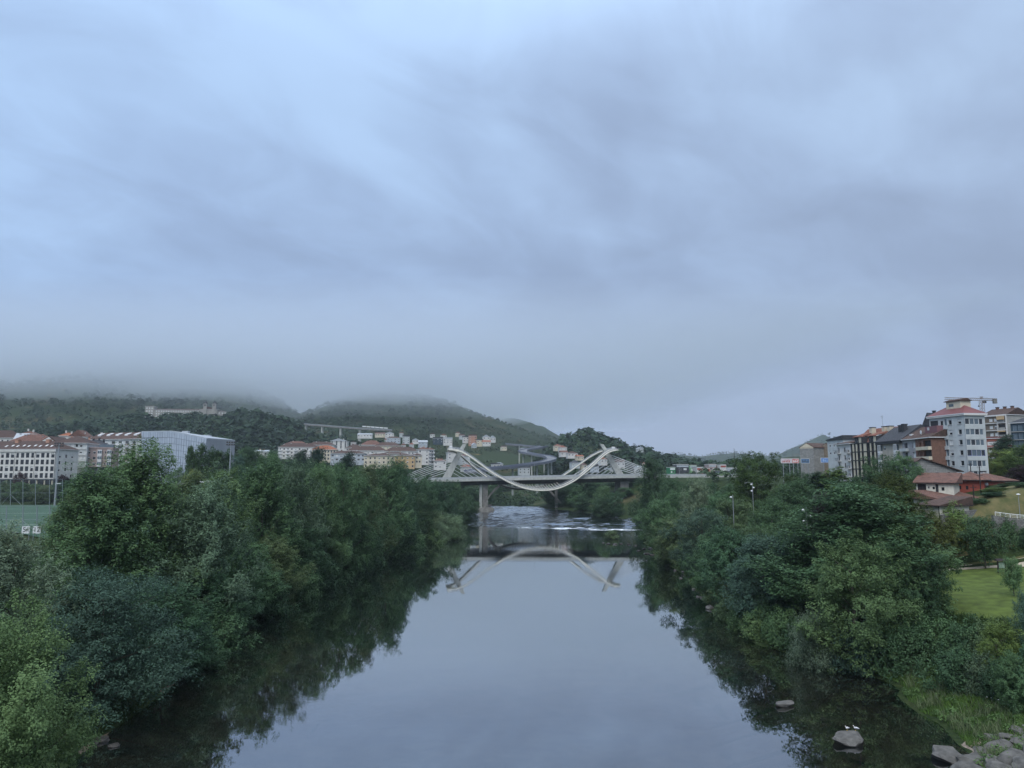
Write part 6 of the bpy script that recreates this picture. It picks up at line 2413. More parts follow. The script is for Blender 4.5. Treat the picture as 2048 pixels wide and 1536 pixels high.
# billboards
for px0, px1, y0, y1, cols_, lab in ((1562, 1583, 917, 926.5, [(0.62, 0.62, 0.66), (0.45, 0.12, 0.12)], 'white billboard with red lettering left of the red one'),
                                     (1584, 1598, 917, 926.5, [(0.50, 0.06, 0.06), (0.75, 0.75, 0.75)], 'red billboard beside the stone houses'),
                                     (1602, 1619, 917, 926.5, [(0.12, 0.22, 0.38), (0.06, 0.08, 0.1)], 'dark blue framed billboard before the grey stone house'),
                                     (1642, 1666, 915.5, 925.5, [(0.07, 0.17, 0.46), (0.35, 0.5, 0.7)], 'bright blue billboard before the brown stone house'),
                                     (1667, 1676, 915.5, 925, [(0.5, 0.07, 0.08), (0.75, 0.75, 0.75)], 'narrow red sign beside the narrow white house')):
    D = 312
    p0, p1 = at(px0, y1, D), at(px1, y0, D)
    t = thing('billboard', lab, 'billboard', (p0.x, D, p0.z))
    w, h = p1.x - p0.x, p1.z - p0.z
    b = MB()
    b.box(0, w, 0, 0.25, 0, h)
    b.build('panel', M_fr_w, t)
    b = MB()
    b.box(0.12, w - 0.12, -0.03, -0.004, 0.12, h - 0.12)
    b.build('poster', mat('poster_%d' % px0, cols_[0], 0.6, noise=0.5, nscale=0.8, col2=tuple(0.5 * (a + c) for a, c in zip(cols_[0], cols_[1]))), t)
    b = MB()
    m_ = mat('poster_print_%d' % px0, cols_[1], 0.6)
    r_ = random.Random(px0)
    for k in range(5):
        u = w * (0.15 + 0.15 * k)
        hh = h * r_.uniform(0.2, 0.55)
        b.box(u, u + w * 0.09, -0.045, -0.032, h * 0.2, h * 0.2 + hh)
    b.build('poster_print', m_, t)
    for u in (w * 0.2, w * 0.8):
        b = MB()
        b.box(u - 0.12, u + 0.12, 0.02, 0.2, hz(p0.x, D) - p0.z - 0.5, -0.003)
        b.build('post', M_steel, t)

# apartment houses behind the corner block
zb = 27.0
B = Bld('apartment_block', 'apartment block with white floor bands and yellow awnings behind the corner block', C(1972, 306), C(2022, 296), 14, zb)
W = B.W
top = Z(831, 300) - zb
ops = []
for k in range(6):
    z = top - 2.5 - 3.0 * k
    ops += [(W * 0.30, W * 0.30 + 1.5, z, z + 1.3, 'shut'), (W * 0.50, W * 0.50 + 1.5, z, z + 1.3, ['shut', 'half'][k % 2]), (W * 0.68, W * 0.93, z - 0.5, z + 1.6, 'open')]
B.face('F', 0, top, mat('wall_umber', (0.17, 0.14, 0.11), 0.9, noise=0.1, nscale=0.5), ops)
for s in 'LRB':
    B.face(s, 0, top, W_BAND)
for k in range(7):
    z = top - 3.0 * k
    B.part('floor_band', 0, W + 0.2, -0.5, -0.004, z - 0.35, z - 0.02, W_WHITE)
for u in (W * 0.65, W):
    B.part('pilaster', u - 0.15, u + 0.15, -0.52, -0.005, 0, top, W_WHITE)
for k in (0, 2):
    z = top - 0.4 - 3.0 * k
    B.part('awning', W * 0.68, W * 0.95, -1.2, -0.53, z - (1.5 if k == 0 else 0.5), z - 0.1, W_OCHRE)
for k in range(6):
    z = top - 2.9 - 3.0 * k
    B.part('balcony_rail', W * 0.68, W * 0.95, -0.55, -0.505, z - 0.05, z + 0.8, W_BAND)
B.roof('gu', top, 3.0, RF_BROWN, 0.4)
for c in (0.2, 0.5, 0.8):
    B.chimney(W * c, 7, top + 2.6, 0.9, 1.2, W_BRICK)
B.finish()
B = Bld('apartment_block', 'grey attic-storeyed block at the right edge behind the banded block', C(2016, 400), C(2090, 380), 14, 28)
W = B.W
top = Z(835, 390) - 28
B.face('F', 0, top, W_BAND, grid_ops(lin(2, W - 2, 8), [top - 2.5, top - 5.5, top - 8.5, top - 11.5], 1.4, 1.5, ['shut', 'half', 'dark'], 4))
for s in 'LRB':
    B.face(s, 0, top, W_BAND)
B.roof('gu', top, 4.0, W_BAND, 0.3)
for k in range(4):
    B.part('roof_dormer', 2 + 4.5 * k, 3.8 + 4.5 * k, 0.6, 4, top + 0.6, top + 2.6, W_WHITE)
for c in (0.25, 0.6):
    B.chimney(W * c, 6, top + 3.6, 1.0, 1.4, W_BRICK)
B.finish()
B = Bld('apartment_house', 'dark teal house with glazed bays at the right edge', C(2029, 272), C(2072, 266), 12, 27)
W = B.W
top = Z(846, 269) - 27
for s in 'FLRB':
    B.face(s, 0, top, W_TEAL, grid_ops([1.4, 3.2, 6.0, 7.8], [top - 2.7 - 3.0 * k for k in range(5)], 1.35, 2.0, ['gallery'], 2) if s == 'F' else [], frame=M_fr_b)
B.roof('hip', top, 2.0, RF_SLATE, 0.5)
for k in range(5):
    B.part('floor_band', -0.1, W + 0.1, -0.35, -0.004, top - 3.3 - 3.0 * k, top - 3.05 - 3.0 * k, W_BAND)
B.finish()
B = Bld('apartment_house', 'low red brick house with white windows behind the yellow-green tree', C(1976, 284), C(2034, 278), 12, 27)
W = B.W
top = Z(877, 281) - 27
B.face('F', 0, top, mat('wall_brick_red', (0.28, 0.10, 0.075), 0.9, noise=0.15, nscale=1.0), grid_ops(lin(1.6, W - 1.6, 4), [top - 2.6, top - 5.6, top - 8.6], 2.0, 1.5, ['shut', 'half'], 6))
for s in 'LRB':
    B.face(s, 0, top, W_BRICK)
for k in range(3):
    B.part('floor_band', -0.1, W + 0.1, -0.3, -0.004, top - 3.5 - 3 * k, top - 3.1 - 3 * k, W_PINK)
B.roof('flat', top, 0.5, RF_SHEET, 0.3)
B.finish()
B = Bld('slate_gable_house', 'black steep-gabled house peeking behind the corner block', C(1853, 262), C(1873, 258), 8, 27)
top = Z(850, 260) - 27
for s in 'FLRB':
    B.face(s, 0, top, W_DARK)
B.roof('gv', top, 4.2, W_DARK, 0.2, eave=W_DARK)
B.chimney(B.W * 0.55, 3, top + 3.4, 0.8, 1.6, W_DARK)
B.finish()

# ------------------------------------------------------------------ farm and red house on the slope
# stone barn
D = 196.0
t = thing('stone_barn', 'grey stone barn with one long sloping tiled roof below the corner block', 'barn', (0, 0, 0))
pa, pl, pr = at(1841, 917, D), at(1834, 922, D), at(1913, 940.5, D)
zlo = 23.0
dp = Vector((2.5, 9.0, 0))
fr = [Vector((pl.x, D, zlo)), Vector((pr.x, D, zlo)), pr, pa, pl]
b = MB()
b.poly(fr)
b.poly([p + dp for p in reversed(fr)])
for i in range(5):
    p, q = fr[i], fr[(i + 1) % 5]
    if i in (1, 4):
        b.quad(p, q, q + dp, p + dp) if i == 1 else b.quad(p + dp, q + dp, q, p)
b.build('wall', W_STONE, t)
up = Vector((0, 0, 0.28))
b = MB()
ov = Vector((0, -0.7, 0))
re_ = pr + (pr - pa).normalized() * 1.6
le_ = pl + (pl - pa).normalized() * 0.7
lift = Vector((0, 0, 0.06))
for p, q in ((pa, re_), (le_, pa)):
    b.hexa([p + ov + lift, q + ov + lift, q + dp - ov + lift, p + dp - ov + lift, p + ov + up, q + ov + up, q + dp - ov + up, p + dp - ov + up])
b.build('roof', RF_OLDB, t)
for px_, py_2 in ((1875, 947.5), (1898, 947)):
    p = at(px_, py_2, D)
    b = MB()
    b.box(p.x - 0.3, p.x + 0.3, D - 0.03, D - 0.004, p.z - 0.35, p.z + 0.35)
    b.build('window', M_glass, t)

# red house
zb = 21.0
B = Bld('red_house', 'red rendered house with wide weathered tile roof above the lawn', C(1905, 181), C(1967, 177), 9, zb, cat='house')
W = B.W
top = Z(961.5, 178) - zb
ops = [(W * 0.17, W * 0.17 + 0.55, top - 2.1, top - 1.2, 'dark', M_fr_d), (W * 0.40, W * 0.40 + 0.55, top - 2.15, top - 1.25, 'dark', M_fr_d)]
B.face('F', 0, top, W_RED, ops)
B.face('L', 0, top, W_RED)
B.face('R', 0, top, W_RED, [(0.6, 1.4, top - 2.6, top - 1.0, 'dark', M_fr_d)])
B.face('B', 0, top, W_RED)
B.roof('hip', top, 2.0, RF_OLD, 1.0, eave=W_WOOD)
B.part('air_conditioner', W + 0.05, W + 0.55, 1.9, 2.8, top - 1.1, top - 0.5, M_white)
B.finish()
B = Bld('red_house_wing', 'red garage wing with dark opening beside the red house', C(1969, 181.5), C(2028, 184), 8, zb, cat='house')
W = B.W
top = Z(963, 183) - zb
B.face('F', 0, top, W_RED, [(W * 0.40, W * 0.72, 0.5, top - 0.6, 'open')], reveal=1.2)
for s in 'LRB':
    B.face(s, 0, top, W_RED)
B.roof('hip', top, 1.8, RF_OLD, 0.8, eave=W_WOOD)
B.chimney(W * 0.55, 5, top + 1.2, 0.8, 1.2, W_WHITE)
B.finish()

# upper farmhouse: white, with dark boarded loggia and posts
zb = 20.6
B = Bld('farmhouse', 'white two-storey farmhouse with dark boarded loggia and old tile roof', C(1831, 175.5), C(1905, 170.5), 7.5, zb, cat='house')
W = B.W
top = Z(967.5, 173) - zb
fl_ = Z(991, 173) - zb
B.face('F', fl_, top, W_FARM, [(W * 0.03, W * 0.27, fl_ + 0.1, top - 0.1, 'open'), (W * 0.31, W * 0.31 + 0.4, top - 1.2, top - 0.6, 'dark'), (W * 0.44, W * 0.44 + 0.5, top - 1.3, top - 0.7, 'dark', M_fr_d), (W * 0.52, W * 0.60, fl_ + 0.1, top - 0.1, 'open'), (W * 0.68, W * 0.68 + 0.6, top - 1.6, top - 0.8, 'dark', M_fr_d)], reveal=0.25)
for s in 'LRB':
    B.face(s, 0, top, W_FARM)
B.face('F', 0, fl_, W_WOOD, a=0.3, off=-1.6)
B.part('floor_beam', -0.1, W * 0.62, -0.15, 1.6, fl_ - 0.25, fl_ - 0.004, W_FARM)
for u in (0.0, W * 0.18, W * 0.36):
    B.part('post', u, u + 0.28, 0.0, 0.28, -0.5, fl_ - 0.255, W_FARM)
for k in range(5):
    u = W * 0.03 + (W * 0.24) * k / 5
    B.part('loggia_board', u + 0.03, u + W * 0.048 - 0.03, 0.06, 0.10, fl_ + 0.12, top - 0.12, W_WOOD)
B.roof('mono_v', top, 2.4, RF_OLD, 0.7, eave=W_WOOD)
B.finish()

# lower annexes with stepped lean-to roofs
zb = 17.4
B = Bld('farm_annex', 'low cream annex with dark old tile roof and green windows below the farmhouse', C(1834.5, 163), C(1873, 158.5), 9.0, zb, cat='house')
W = B.W
top = Z(1013, 160) - zb
B.face('F', 0, top, W_FARM, [(0.5, 1.3, top - 1.8, top - 0.75, 'dark', M_fr_g), (W - 2.1, W - 1.2, top - 1.75, top - 0.65, 'half', M_fr_g)])
B.face('R', 0, top, W_FARM, [(5.5, 6.3, top - 1.6, top - 0.7, 'dark', M_fr_g)])
B.face('L', 0, top, W_FARM)
B.face('B', 0, top + 1.5, W_FARM)
b = MB()
b.poly([(W, 0, top), (W, 9, top), (W, 9, top + 1.7)])
b.build('side_gable', W_FARM, B.e)
B.roof('mono_v', top, 1.9, RF_OLDB, 0.6, eave=W_WOOD)
B.part('corner_pipe', W - 0.04, W + 0.08, -0.12, -0.005, 0, top, M_fr_d)
B.part('vent', W * 0.38, W * 0.38 + 0.25, -0.03, -0.004, top - 0.5, top - 0.2, M_fr_d)
B.finish()
zb = 18.4
B = Bld('farm_annex', 'long cream annex with weathered lean-to roof between farmhouse and garden wall', C(1872, 166), C(1953, 170), 6.5, zb, cat='house')
W = B.W
top = Z(1000, 167) - zb
B.face('F', 0, top, W_FARM, [(W * 0.72, W * 0.72 + 0.7, top - 2.2, top - 1.2, 'dark', M_fr_g)])
for s in 'LRB':
    B.face(s, 0, top, W_FARM)
B.roof('mono_v', top, 1.9, RF_OLD, 0.7, eave=W_WOOD)
B.part('corner_pipe', W * 0.45, W * 0.45 + 0.12, -0.12, -0.005, 0, top, M_fr_d)
B.finish()

# utility poles by the houses
for px_, yt, yb, D, lab in ((1963, 946, 1000, 172, 'tall timber pole before the red house'), (1949, 970, 1010, 165, 'short timber pole beside the long annex'), (1942, 925, 948, 203, 'timber pole before the corner block'), (1960, 930, 950, 203, 'second timber pole before the corner block')):
    p, q = at(px_, yb, D), at(px_, yt, D)
    t = thing('utility_pole', lab, 'pole', (p.x, D, p.z))
    b = MB()
    b.tube([(0, 0, -0.6), (0, 0, q.z - p.z)], [0.14, 0.10], 6)
    b.build('shaft', W_WOOD, t)
    b = MB()
    b.box(-0.7, 0.7, -0.06, 0.06, q.z - p.z - 0.6, q.z - p.z - 0.48)
    b.build('crossarm', W_WOOD, t)

# garden walls
def stone_wall(label, pts, th=0.5):
    t = thing('stone_wall', label, 'wall')
    b = MB()
    for (x0, y0, z0a, z0b), (x1, y1, z1a, z1b) in zip(pts[:-1], pts[1:]):
        n = Vector((y0 - y1, x1 - x0, 0)).normalized() * th
        b.hexa([(x0, y0, z0a), (x1, y1, z1a), (x1 + n.x, y1 + n.y, z1a), (x0 + n.x, y0 + n.y, z0a), (x0, y0, z0b), (x1, y1, z1b), (x1 + n.x, y1 + n.y, z1b), (x0 + n.x, y0 + n.y, z0b)])
    b.build('masonry', W_RUBBLE, t)
    return t


def wp(px, yb, yt, D):
    a, c = at(px, yb, D), at(px, yt, D)
    return (a.x, D, a.z, c.z)


stone_wall('grey stone garden wall below the annexes', [wp(1885, 1056, 1030, 157), wp(1905, 1050, 1024, 158), wp(1940, 1046, 1021, 160), wp(1968, 1040, 1018, 162), wp(1990, 1046, 1024, 163)])
stone_wall('stone retaining wall with white railing at the right edge', [wp(1990, 1072, 1031, 157), wp(2020, 1076, 1035, 156.5), wp(2062, 1080, 1039, 156)], 1.0)
stone_wall('low broken stone wall under the yellowish lawn tree', [wp(1838, 1056, 1046, 160), wp(1872, 1054, 1044, 158)])
t = thing('white_railing', 'white tubular railing on top of the retaining wall', 'railing')
A_ = [at(1990, 1024, 157), at(2020, 1028, 156.5), at(2062, 1032, 156)]
b = MB()
b.tube(A_, 0.07, 5)
b.build('top_rail', M_white, t)
b = MB()
b.tube([p + Vector((0, 0, -0.3)) for p in A_], 0.03, 4)
b.tube([p + Vector((0, 0, -0.6)) for p in A_], 0.03, 4)
b.build('lower_rails', M_white, t)
for k in range(7):
    f = k / 6.0 * 2
    p = A_[int(min(1, f))].lerp(A_[int(min(1, f)) + 1], f - int(min(1, f)))
    b = MB()
    b.tube([p, p + Vector((0, 0, -0.95))], 0.05, 5)
    b.build('post', M_white, t)
t = thing('green_mesh_fence', 'dark green mesh fence in front of the low annex', 'fence')
A_ = [at(1832, 1040, 160), at(1874, 1043, 156)]
b = MB()
p, q = A_
b.hexa([p + Vector((0, 0, -0.5)), q + Vector((0, 0, -0.5)), q + Vector((0, 0.04, -0.5)), p + Vector((0, 0.04, -0.5)), p + Vector((0, 0, 0.7)), q + Vector((0, 0, 0.7)), q + Vector((0, 0.04, 0.7)), p + Vector((0, 0.04, 0.7))])
b.build('mesh_screen', mat('green_screen', (0.02, 0.05, 0.035), 0.8), t)
for k in range(4):
    c = p.lerp(q, k / 3)
    b = MB()
    b.tube([c + Vector((0, -0.05, -0.8)), c + Vector((0, -0.05, 0.8))], 0.04, 5)
    b.build('post', M_fr_g, t)


# ------------------------------------------------------------------ lamps, crane, masts
def globe_lamp(px, yt, D, n, label, arm=False):
    x = X(px, D)
    zt = Z(yt, D)
    g = hz(x, D)
    t = thing('lamp_post', label, 'street lamp', (x, D, g))
    h = zt - g
    b = MB()
    b.tube([(0, 0, -0.3), (0, 0, h)], [0.14, 0.10], 7)
    b.build('pole', M_steel, t)
    for k in range(n):
        z = h - 0.6 - k * 1.05
        s = (-1, 1, -1, 1)[k % 4] * (0.55 if not arm else 0.35)
        b = MB()
        b.tube([(0, 0, z), (s, 0, z)], 0.05, 5)
        b.build('bracket', M_steel, t)
        b = MB()
        b.tube([(s, 0, z - 0.26), (s, 0, z - 0.16), (s, 0, z), (s, 0, z + 0.16), (s, 0, z + 0.26)], [0.12, 0.27, 0.32, 0.27, 0.12], 8)
        b.build('globe', M_white, t)
    if arm:
        b = MB()
        b.tube([(0, 0, h - 0.2), (-1.5, 0, h + 0.1), (-2.2, 0, h - 0.1)], 0.05, 5)
        b.box(-2.6, -2.0, -0.15, 0.15, h - 0.25, h - 0.1)
        b.build('arm', M_steel, t)
    return t


globe_lamp(1609, 1014, 138, 4, 'lamp post with four white globes among the right bank trees')
globe_lamp(1504, 965, 236, 3, 'tall lamp post with three white globes beside the large rounded tree', True)
globe_lamp(1464, 990, 205, 1, 'short lamp post with one globe left of the tall one')
x, D = X(2033, 158), 158
t = thing('park_lamp', 'slim park lamp with flat white head at the right edge', 'street lamp', (x, D, hz(x, D)))
h = Z(990, D) - hz(x, D)
b = MB()
b.tube([(0, 0, -0.3), (0, 0, h)], [0.08, 0.05], 6)
b.build('pole', M_steel, t)
b = MB()
b.tube([(0, 0, h), (0, 0, h + 0.1), (0, 0, h + 0.22), (0, 0, h + 0.3)], [0.12, 0.42, 0.36, 0.08], 10)
b.build('lamp_head', M_white, t)

# tower crane far behind
D = 430.0
t = thing('tower_crane', 'pale tower crane rising behind the corner block', 'crane', (X(1975, D), D, 30))
M_crane = mat('crane_paint', (0.26, 0.21, 0.18), 0.6)


def lattice(b, p, q, w, n, r=0.14):
    p, q = Vector(p), Vector(q)
    d = (q - p).normalized()
    ref = Vector((0, 1, 0))
    a = d.cross(ref).normalized() * (w / 2)
    c = ref * (w / 2)
    cor = [a + c, a - c, -a - c, -a + c]
    for k in cor:
        b.tube([p + k, q + k], r, 4)
    for i in range(n):
        s, e = p.lerp(q, i / n), p.lerp(q, (i + 1) / n)
        for j in range(4):
            b.tube([s + cor[j], e + cor[(j + 1) % 4]], r * 0.6, 3, cap=False)


zj = Z(801, D) - 30
b = MB()
lattice(b, (0, 0, 0), (0, 0, zj - 0.2), 1.7, 22)
b.build('mast', M_crane, t)
b = MB()
lattice(b, (0, 0, zj + 0.6), (X(1901, D) - X(1975, D), 0, zj + 1.2), 1.2, 18, 0.11)
b.build('jib', M_crane, t)
b = MB()
lattice(b, (0.5, 0, zj + 0.6), (X(2005, D) - X(1975, D), 0, zj + 0.5), 1.1, 6, 0.12)
b.build('counter_jib', M_crane, t)
b = MB()
lattice(b, (0, 0, zj + 0.8), (0, 0, Z(793, D) - 30), 1.0, 3)
b.build('mast_head', M_crane, t)
b = MB()
ct = X(2003, D) - X(1975, D)
b.box(ct - 1.4, ct + 0.6, -0.7, 0.7, zj - 1.8, zj + 1.2)
b.build('counterweight', M_conc_d, t)
b = MB()
b.box(0.8, 2.3, -0.8, 0.8, zj - 1.6, zj + 0.0)
b.build('cab', M_fr_d, t)
b = MB()
hd = Z(793.5, D) - 30
b.tube([(0, 0, hd), (X(1945, D) - X(1975, D), 0, zj + 1.5)], 0.05, 4)
b.tube([(0, 0, hd), (X(1997, D) - X(1975, D), 0, zj + 1.0)], 0.05, 4)
b.build('tie_rods', M_steel, t)
b = MB()
u = X(1968, D) - X(1975, D)
b.tube([(u, 0, zj), (u, 0, zj - 3.0)], 0.05, 4)
b.box(u - 0.3, u + 0.3, -0.2, 0.2, zj - 3.8, zj - 3.0)
b.build('hook', M_fr_d, t)


def flood_mast(px, yt, D, label):
    x = X(px, D)
    g = hz(x, D)
    h = Z(yt, D) - g
    t = thing('floodlight_mast', label, 'floodlight', (x, D, g))
    b = MB()
    b.tube([(0, 0, -0.5), (0, 0, h)], [0.42, 0.2], 8)
    b.build('mast', M_steel, t)
    b = MB()
    for z in (h - 0.4, h - 1.4):
        b.box(-1.8, 1.8, -0.08, 0.08, z - 0.08, z + 0.08)
    b.build('crossbars', M_fr_d, t)
    for k in range(4):
        for z in (h - 0.2, h - 1.2):
            b = MB()
            u = -1.6 + 1.07 * k
            b.hexa([(u - 0.3, -0.5, z - 0.2), (u + 0.3, -0.5, z - 0.2), (u + 0.3, 0.0, z - 0.1), (u - 0.3, 0.0, z - 0.1), (u - 0.3, -0.35, z + 0.35), (u + 0.3, -0.35, z + 0.35), (u + 0.3, 0.1, z + 0.4), (u - 0.3, 0.1, z + 0.4)])
            b.build('floodlight', M_fr_d, t)
    b = MB()
    b.box(0.2, 1.9, -0.25, 0.25, h * 0.35, h * 0.35 + 0.2)
    b.build('lower_lamp', M_white, t)
    return t


flood_mast(114, 886, 300, 'tall floodlight mast at the corner of the sports pitch')
flood_mast(459, 884, 322, 'tall floodlight mast in front of the pale hall')

# ------------------------------------------------------------------ commercial strip behind the bridge approach
for px0, px1, yt, yb, D, wm, lab in ((1340, 1351, 935, 952, 600, mat('shop_green', (0.03, 0.20, 0.08), 0.6), 'green-fronted shop behind the bridge approach'),
                                     (1353, 1378, 929.5, 952, 605, W_DARK, 'dark box-shaped shop behind the bridge approach'),
                                     (1380, 1394, 931, 952, 640, mat('shop_lime', (0.20, 0.38, 0.20), 0.6), 'white and lime shop front behind the approach'),
                                     (1394, 1408, 935, 952, 600, W_WHITE, 'white shop with dark windows behind the approach'),
                                     (1408, 1420, 937, 952, 590, W_ORANGE, 'salmon shop behind the approach'),
                                     (1418, 1433, 929, 952, 620, W_PINK, 'pinkish box store behind the approach'),
                                     (1434, 1442, 931, 952, 625, W_BRICK, 'narrow brick store behind the approach'),
                                     (1441, 1453, 930, 952, 615, W_WHITE, 'white box store with grey stripe behind the approach'),
                                     (1455, 1475, 936, 952, 640, W_GREY, 'pale warehouse at the end of the approach')):
    zb = Z(yb, D) - 3
    B = Bld('box_store', lab, C(px0, D), C(px1, D), 14, zb, cat='shop')
    top = Z(yt, D) - zb
    B.face('F', 0, top, wm, grid_ops([B.W * 0.3, B.W * 0.7], [top - 4.4], B.W * 0.25, 1.6, ['dark', 'shut'], px0))
    for s in 'LRB':
        B.face(s, 0, top, wm)
    B.part('sign_band', 0.3, B.W - 0.3, -0.15, -0.004, top - 1.9, top - 0.5, rnd.choice([M_fr_w, W_RED, W_BLUE]))
    B.roof('flat', top, 0.3, W_BAND, 0.1)
    B.finish()
    TOWN_CLEAR.append((B.e.location.x - 2, B.e.location.x + B.W + 2, D - 60, D + 16))
D = 560.0
t = thing('flag_mast', 'slim dark mast behind the end of the bridge approach', 'mast', (X(1470, D), D, 24))
b = MB()
b.tube([(0, 0, 0), (0, 0, Z(897, D) - 24)], [0.25, 0.15], 6)
b.build('pole', M_fr_d, t)
b = MB()
b.box(-0.4, 0.4, -0.4, 0.4, 0.0, 0.3)
b.build('base', M_conc_d, t)

# a bus on the approach
u = 128.0
bz = deck_z(u) - 1.14
cb, sb = math.cos(BA), math.sin(BA)
t = thing('bus', 'dark city bus crossing the right end of the bridge approach', 'bus', (BO.x + u * cb + 5 * sb, BO.y + u * sb - 5 * cb, bz), BA)
b = MB()
b.box(-5.5, 5.5, -1.25, 1.25, 0.35, 3.1)
b.build('body', mat('bus_dark', (0.03, 0.03, 0.035), 0.4, spec=0.5), t)
b = MB()
for k in range(6):
    b.box(-5.2 + 1.75 * k, -3.65 + 1.75 * k, -1.28, -1.253, 1.5, 2.6)
b.build('windows', M_glassb, t)
b = MB()
b.box(-5.5, 5.5, -1.2, 1.2, 3.103, 3.2)
b.build('roof', M_white, t)
for u_ in (-3.6, 3.2):
    for v in (-1.2, 1.2):
        b = MB()
        b.tube([(u_, v - 0.14, 0.48), (u_, v + 0.14, 0.48)], 0.48, 12)
        b.build('wheel', W_DARK, t)

# ================================================================== pitch, park, bank
M_turf = mat('artificial_turf', (0.042, 0.092, 0.055), 0.9, noise=0.15, nscale=0.08)
drape('sports_pitch', lambda x, y: (y > 178) & (y < 303) & (x < -96) & (x > -420), np.arange(-430, -90, 4.0), np.arange(174, 308, 2.5), 0.25, M_turf, 'green artificial sports pitch behind the left bank trees')
b = MB()
zl_ = 15.28
M_line = mat('line_white', (0.6, 0.62, 0.62), 0.8)
for y_ in (186, 240, 294):
    b.quad((-400, y_, zl_), (-112, y_, zl_), (-112, y_ + 0.35, zl_), (-400, y_ + 0.35, zl_))
b.quad((-112, 186, zl_ + 0.004), (-111.6, 186, zl_ + 0.004), (-111.6, 294, zl_ + 0.004), (-112, 294, zl_ + 0.004))
tag(b.build('pitch_marking', M_line), 'white lines on the sports pitch', kind='structure')

M_netpost = mat('fence_post', (0.22, 0.26, 0.28), 0.6)


def tall_fence(label, D, pxs, yt, yb, braces=True):
    t = thing('pitch_fence', label, 'fence')
    P, Q = [], []
    for px_ in pxs:
        p, q = at(px_, yb, D), at(px_, yt, D)
        P.append(p)
        Q.append(q)
        b = MB()
        b.tube([p + Vector((0, 0, -0.5)), q], 0.11, 5)
        b.build('post', M_netpost, t)
    for f in (1.0, 0.5, 0.02):
        b = MB()
        b.tube([p.lerp(q, f) for p, q in zip(P, Q)], 0.04, 4)
        b.build('rail', M_netpost, t)
    b = MB()
    for i in range(len(P) - 1):
        for k in range(1, 14):
            b.tube([P[i].lerp(P[i + 1], k / 14), Q[i].lerp(Q[i + 1], k / 14)], 0.008, 3, cap=False)
        for k in range(1, 14):
            b.tube([P[i].lerp(Q[i], k / 14), P[i + 1].lerp(Q[i + 1], k / 14)], 0.008, 3, cap=False)
    n_ = b.build('net', M_netpost, t)
    n_['kind'] = 'stuff'
    if braces:
        for i in (1, 3):
            if i + 1 < len(P):
                b = MB()
                b.tube([P[i + 1] + Vector((0, -0.1, 0)), P[i].lerp(Q[i], 0.45) + Vector((0, -0.1, 0))], 0.06, 4)
                b.tube([P[i - 1] + Vector((0, -0.1, 0)), P[i].lerp(Q[i], 0.45) + Vector((0, -0.1, 0))], 0.06, 4)
                b.build('brace', M_netpost, t)


tall_fence('tall netted fence along the far side of the pitch', 303, [-48, -24, 0, 21, 46, 71, 99, 125], 959, 1013)
tall_fence('tall netted fence at the near end of the pitch', 176, [-40, -12, 13, 46, 74, 100], 1012, 1066)

# score boards with figures
M_board = mat('board_white', (0.66, 0.68, 0.68), 0.6)
M_ink = mat('board_ink', (0.03, 0.035, 0.04), 0.7)


def text_on(parent, s, size, loc, m):
    cu = bpy.data.curves.new('digits', 'FONT')
    cu.body = s
    cu.size = size
    cu.extrude = 0.01
    cu.align_x = 'CENTER'
    tmp = bpy.data.objects.new('tmp_text', cu)
    COL.objects.link(tmp)
    bpy.context.view_layer.update()
    me = bpy.data.meshes.new_from_object(tmp.evaluated_get(bpy.context.evaluated_depsgraph_get()))
    bpy.data.objects.remove(tmp, do_unlink=True)
    me.materials.clear()
    me.materials.append(m)
    o = link('lettering', me, parent, loc)
    o.rotation_euler = (PI / 2, 0, 0)
    return o


for px0, px1, s, lab in ((43, 60, '5', 'white advertising board with a black 5 behind the pitch fence'), (65, 82, '12', 'white board with black figures right of the board with the 5')):
    p0, p1 = at(px0, 1067, 174), at(px1, 1052.5, 174)
    t = thing('advert_board', lab, 'board', (p0.x, 174, p0.z))
    w, h = p1.x - p0.x, p1.z - p0.z
    b = MB()
    b.box(0, w, 0, 0.08, 0, h)
    b.build('panel', M_board, t)
    if s == '5':
        text_on(t, '5', h * 0.95, (w * 0.32, -0.02, h * 0.22), M_ink)
        b = MB()
        b.box(w * 0.52, w * 0.92, -0.02, -0.004, h * 0.52, h * 0.60)
        b.box(w * 0.50, w * 0.88, -0.02, -0.004, h * 0.34, h * 0.42)
        b.build('printed_lines', M_ink, t)
    else:
        text_on(t, s, h * 0.95, (w * 0.5, -0.02, h * 0.2), M_ink)
    for u in (0.15, w - 0.15):
        b = MB()
        b.box(u - 0.05, u + 0.05, 0.081, 0.18, hz(p0.x, 174) - p0.z - 0.3, h)
        b.build('leg', M_netpost, t)

# pale canopy roof behind the trees
D = 285.0
t = thing('canopy_roof', 'long pale canopy roof glimpsed over the left bank trees', 'canopy')
p, q = at(352, 968, D), at(424, 964, D)
b = MB()
n = 10
for i in range(n):
    a0, a1 = p.lerp(q, i / n), p.lerp(q, (i + 1) / n)
    a0.z += 0.4 * math.sin(PI * i / n)
    a1.z += 0.4 * math.sin(PI * (i + 1) / n)
    k = Vector((0, 6, 0.3))
    d_ = Vector((0, 0, -0.35))
    b.hexa([a0 + d_, a1 + d_, a1 + k + d_, a0 + k + d_, a0, a1, a1 + k, a0 + k])
b.build('roof', M_white, t)
for f in (0.1, 0.37, 0.63, 0.9):
    a = p.lerp(q, f) + Vector((0, 2, 0))
    b = MB()
    b.tube([(a.x, a.y, hz(a.x, a.y) - 0.3), (a.x, a.y, a.z)], 0.15, 6)
    b.build('column', M_steel, t)

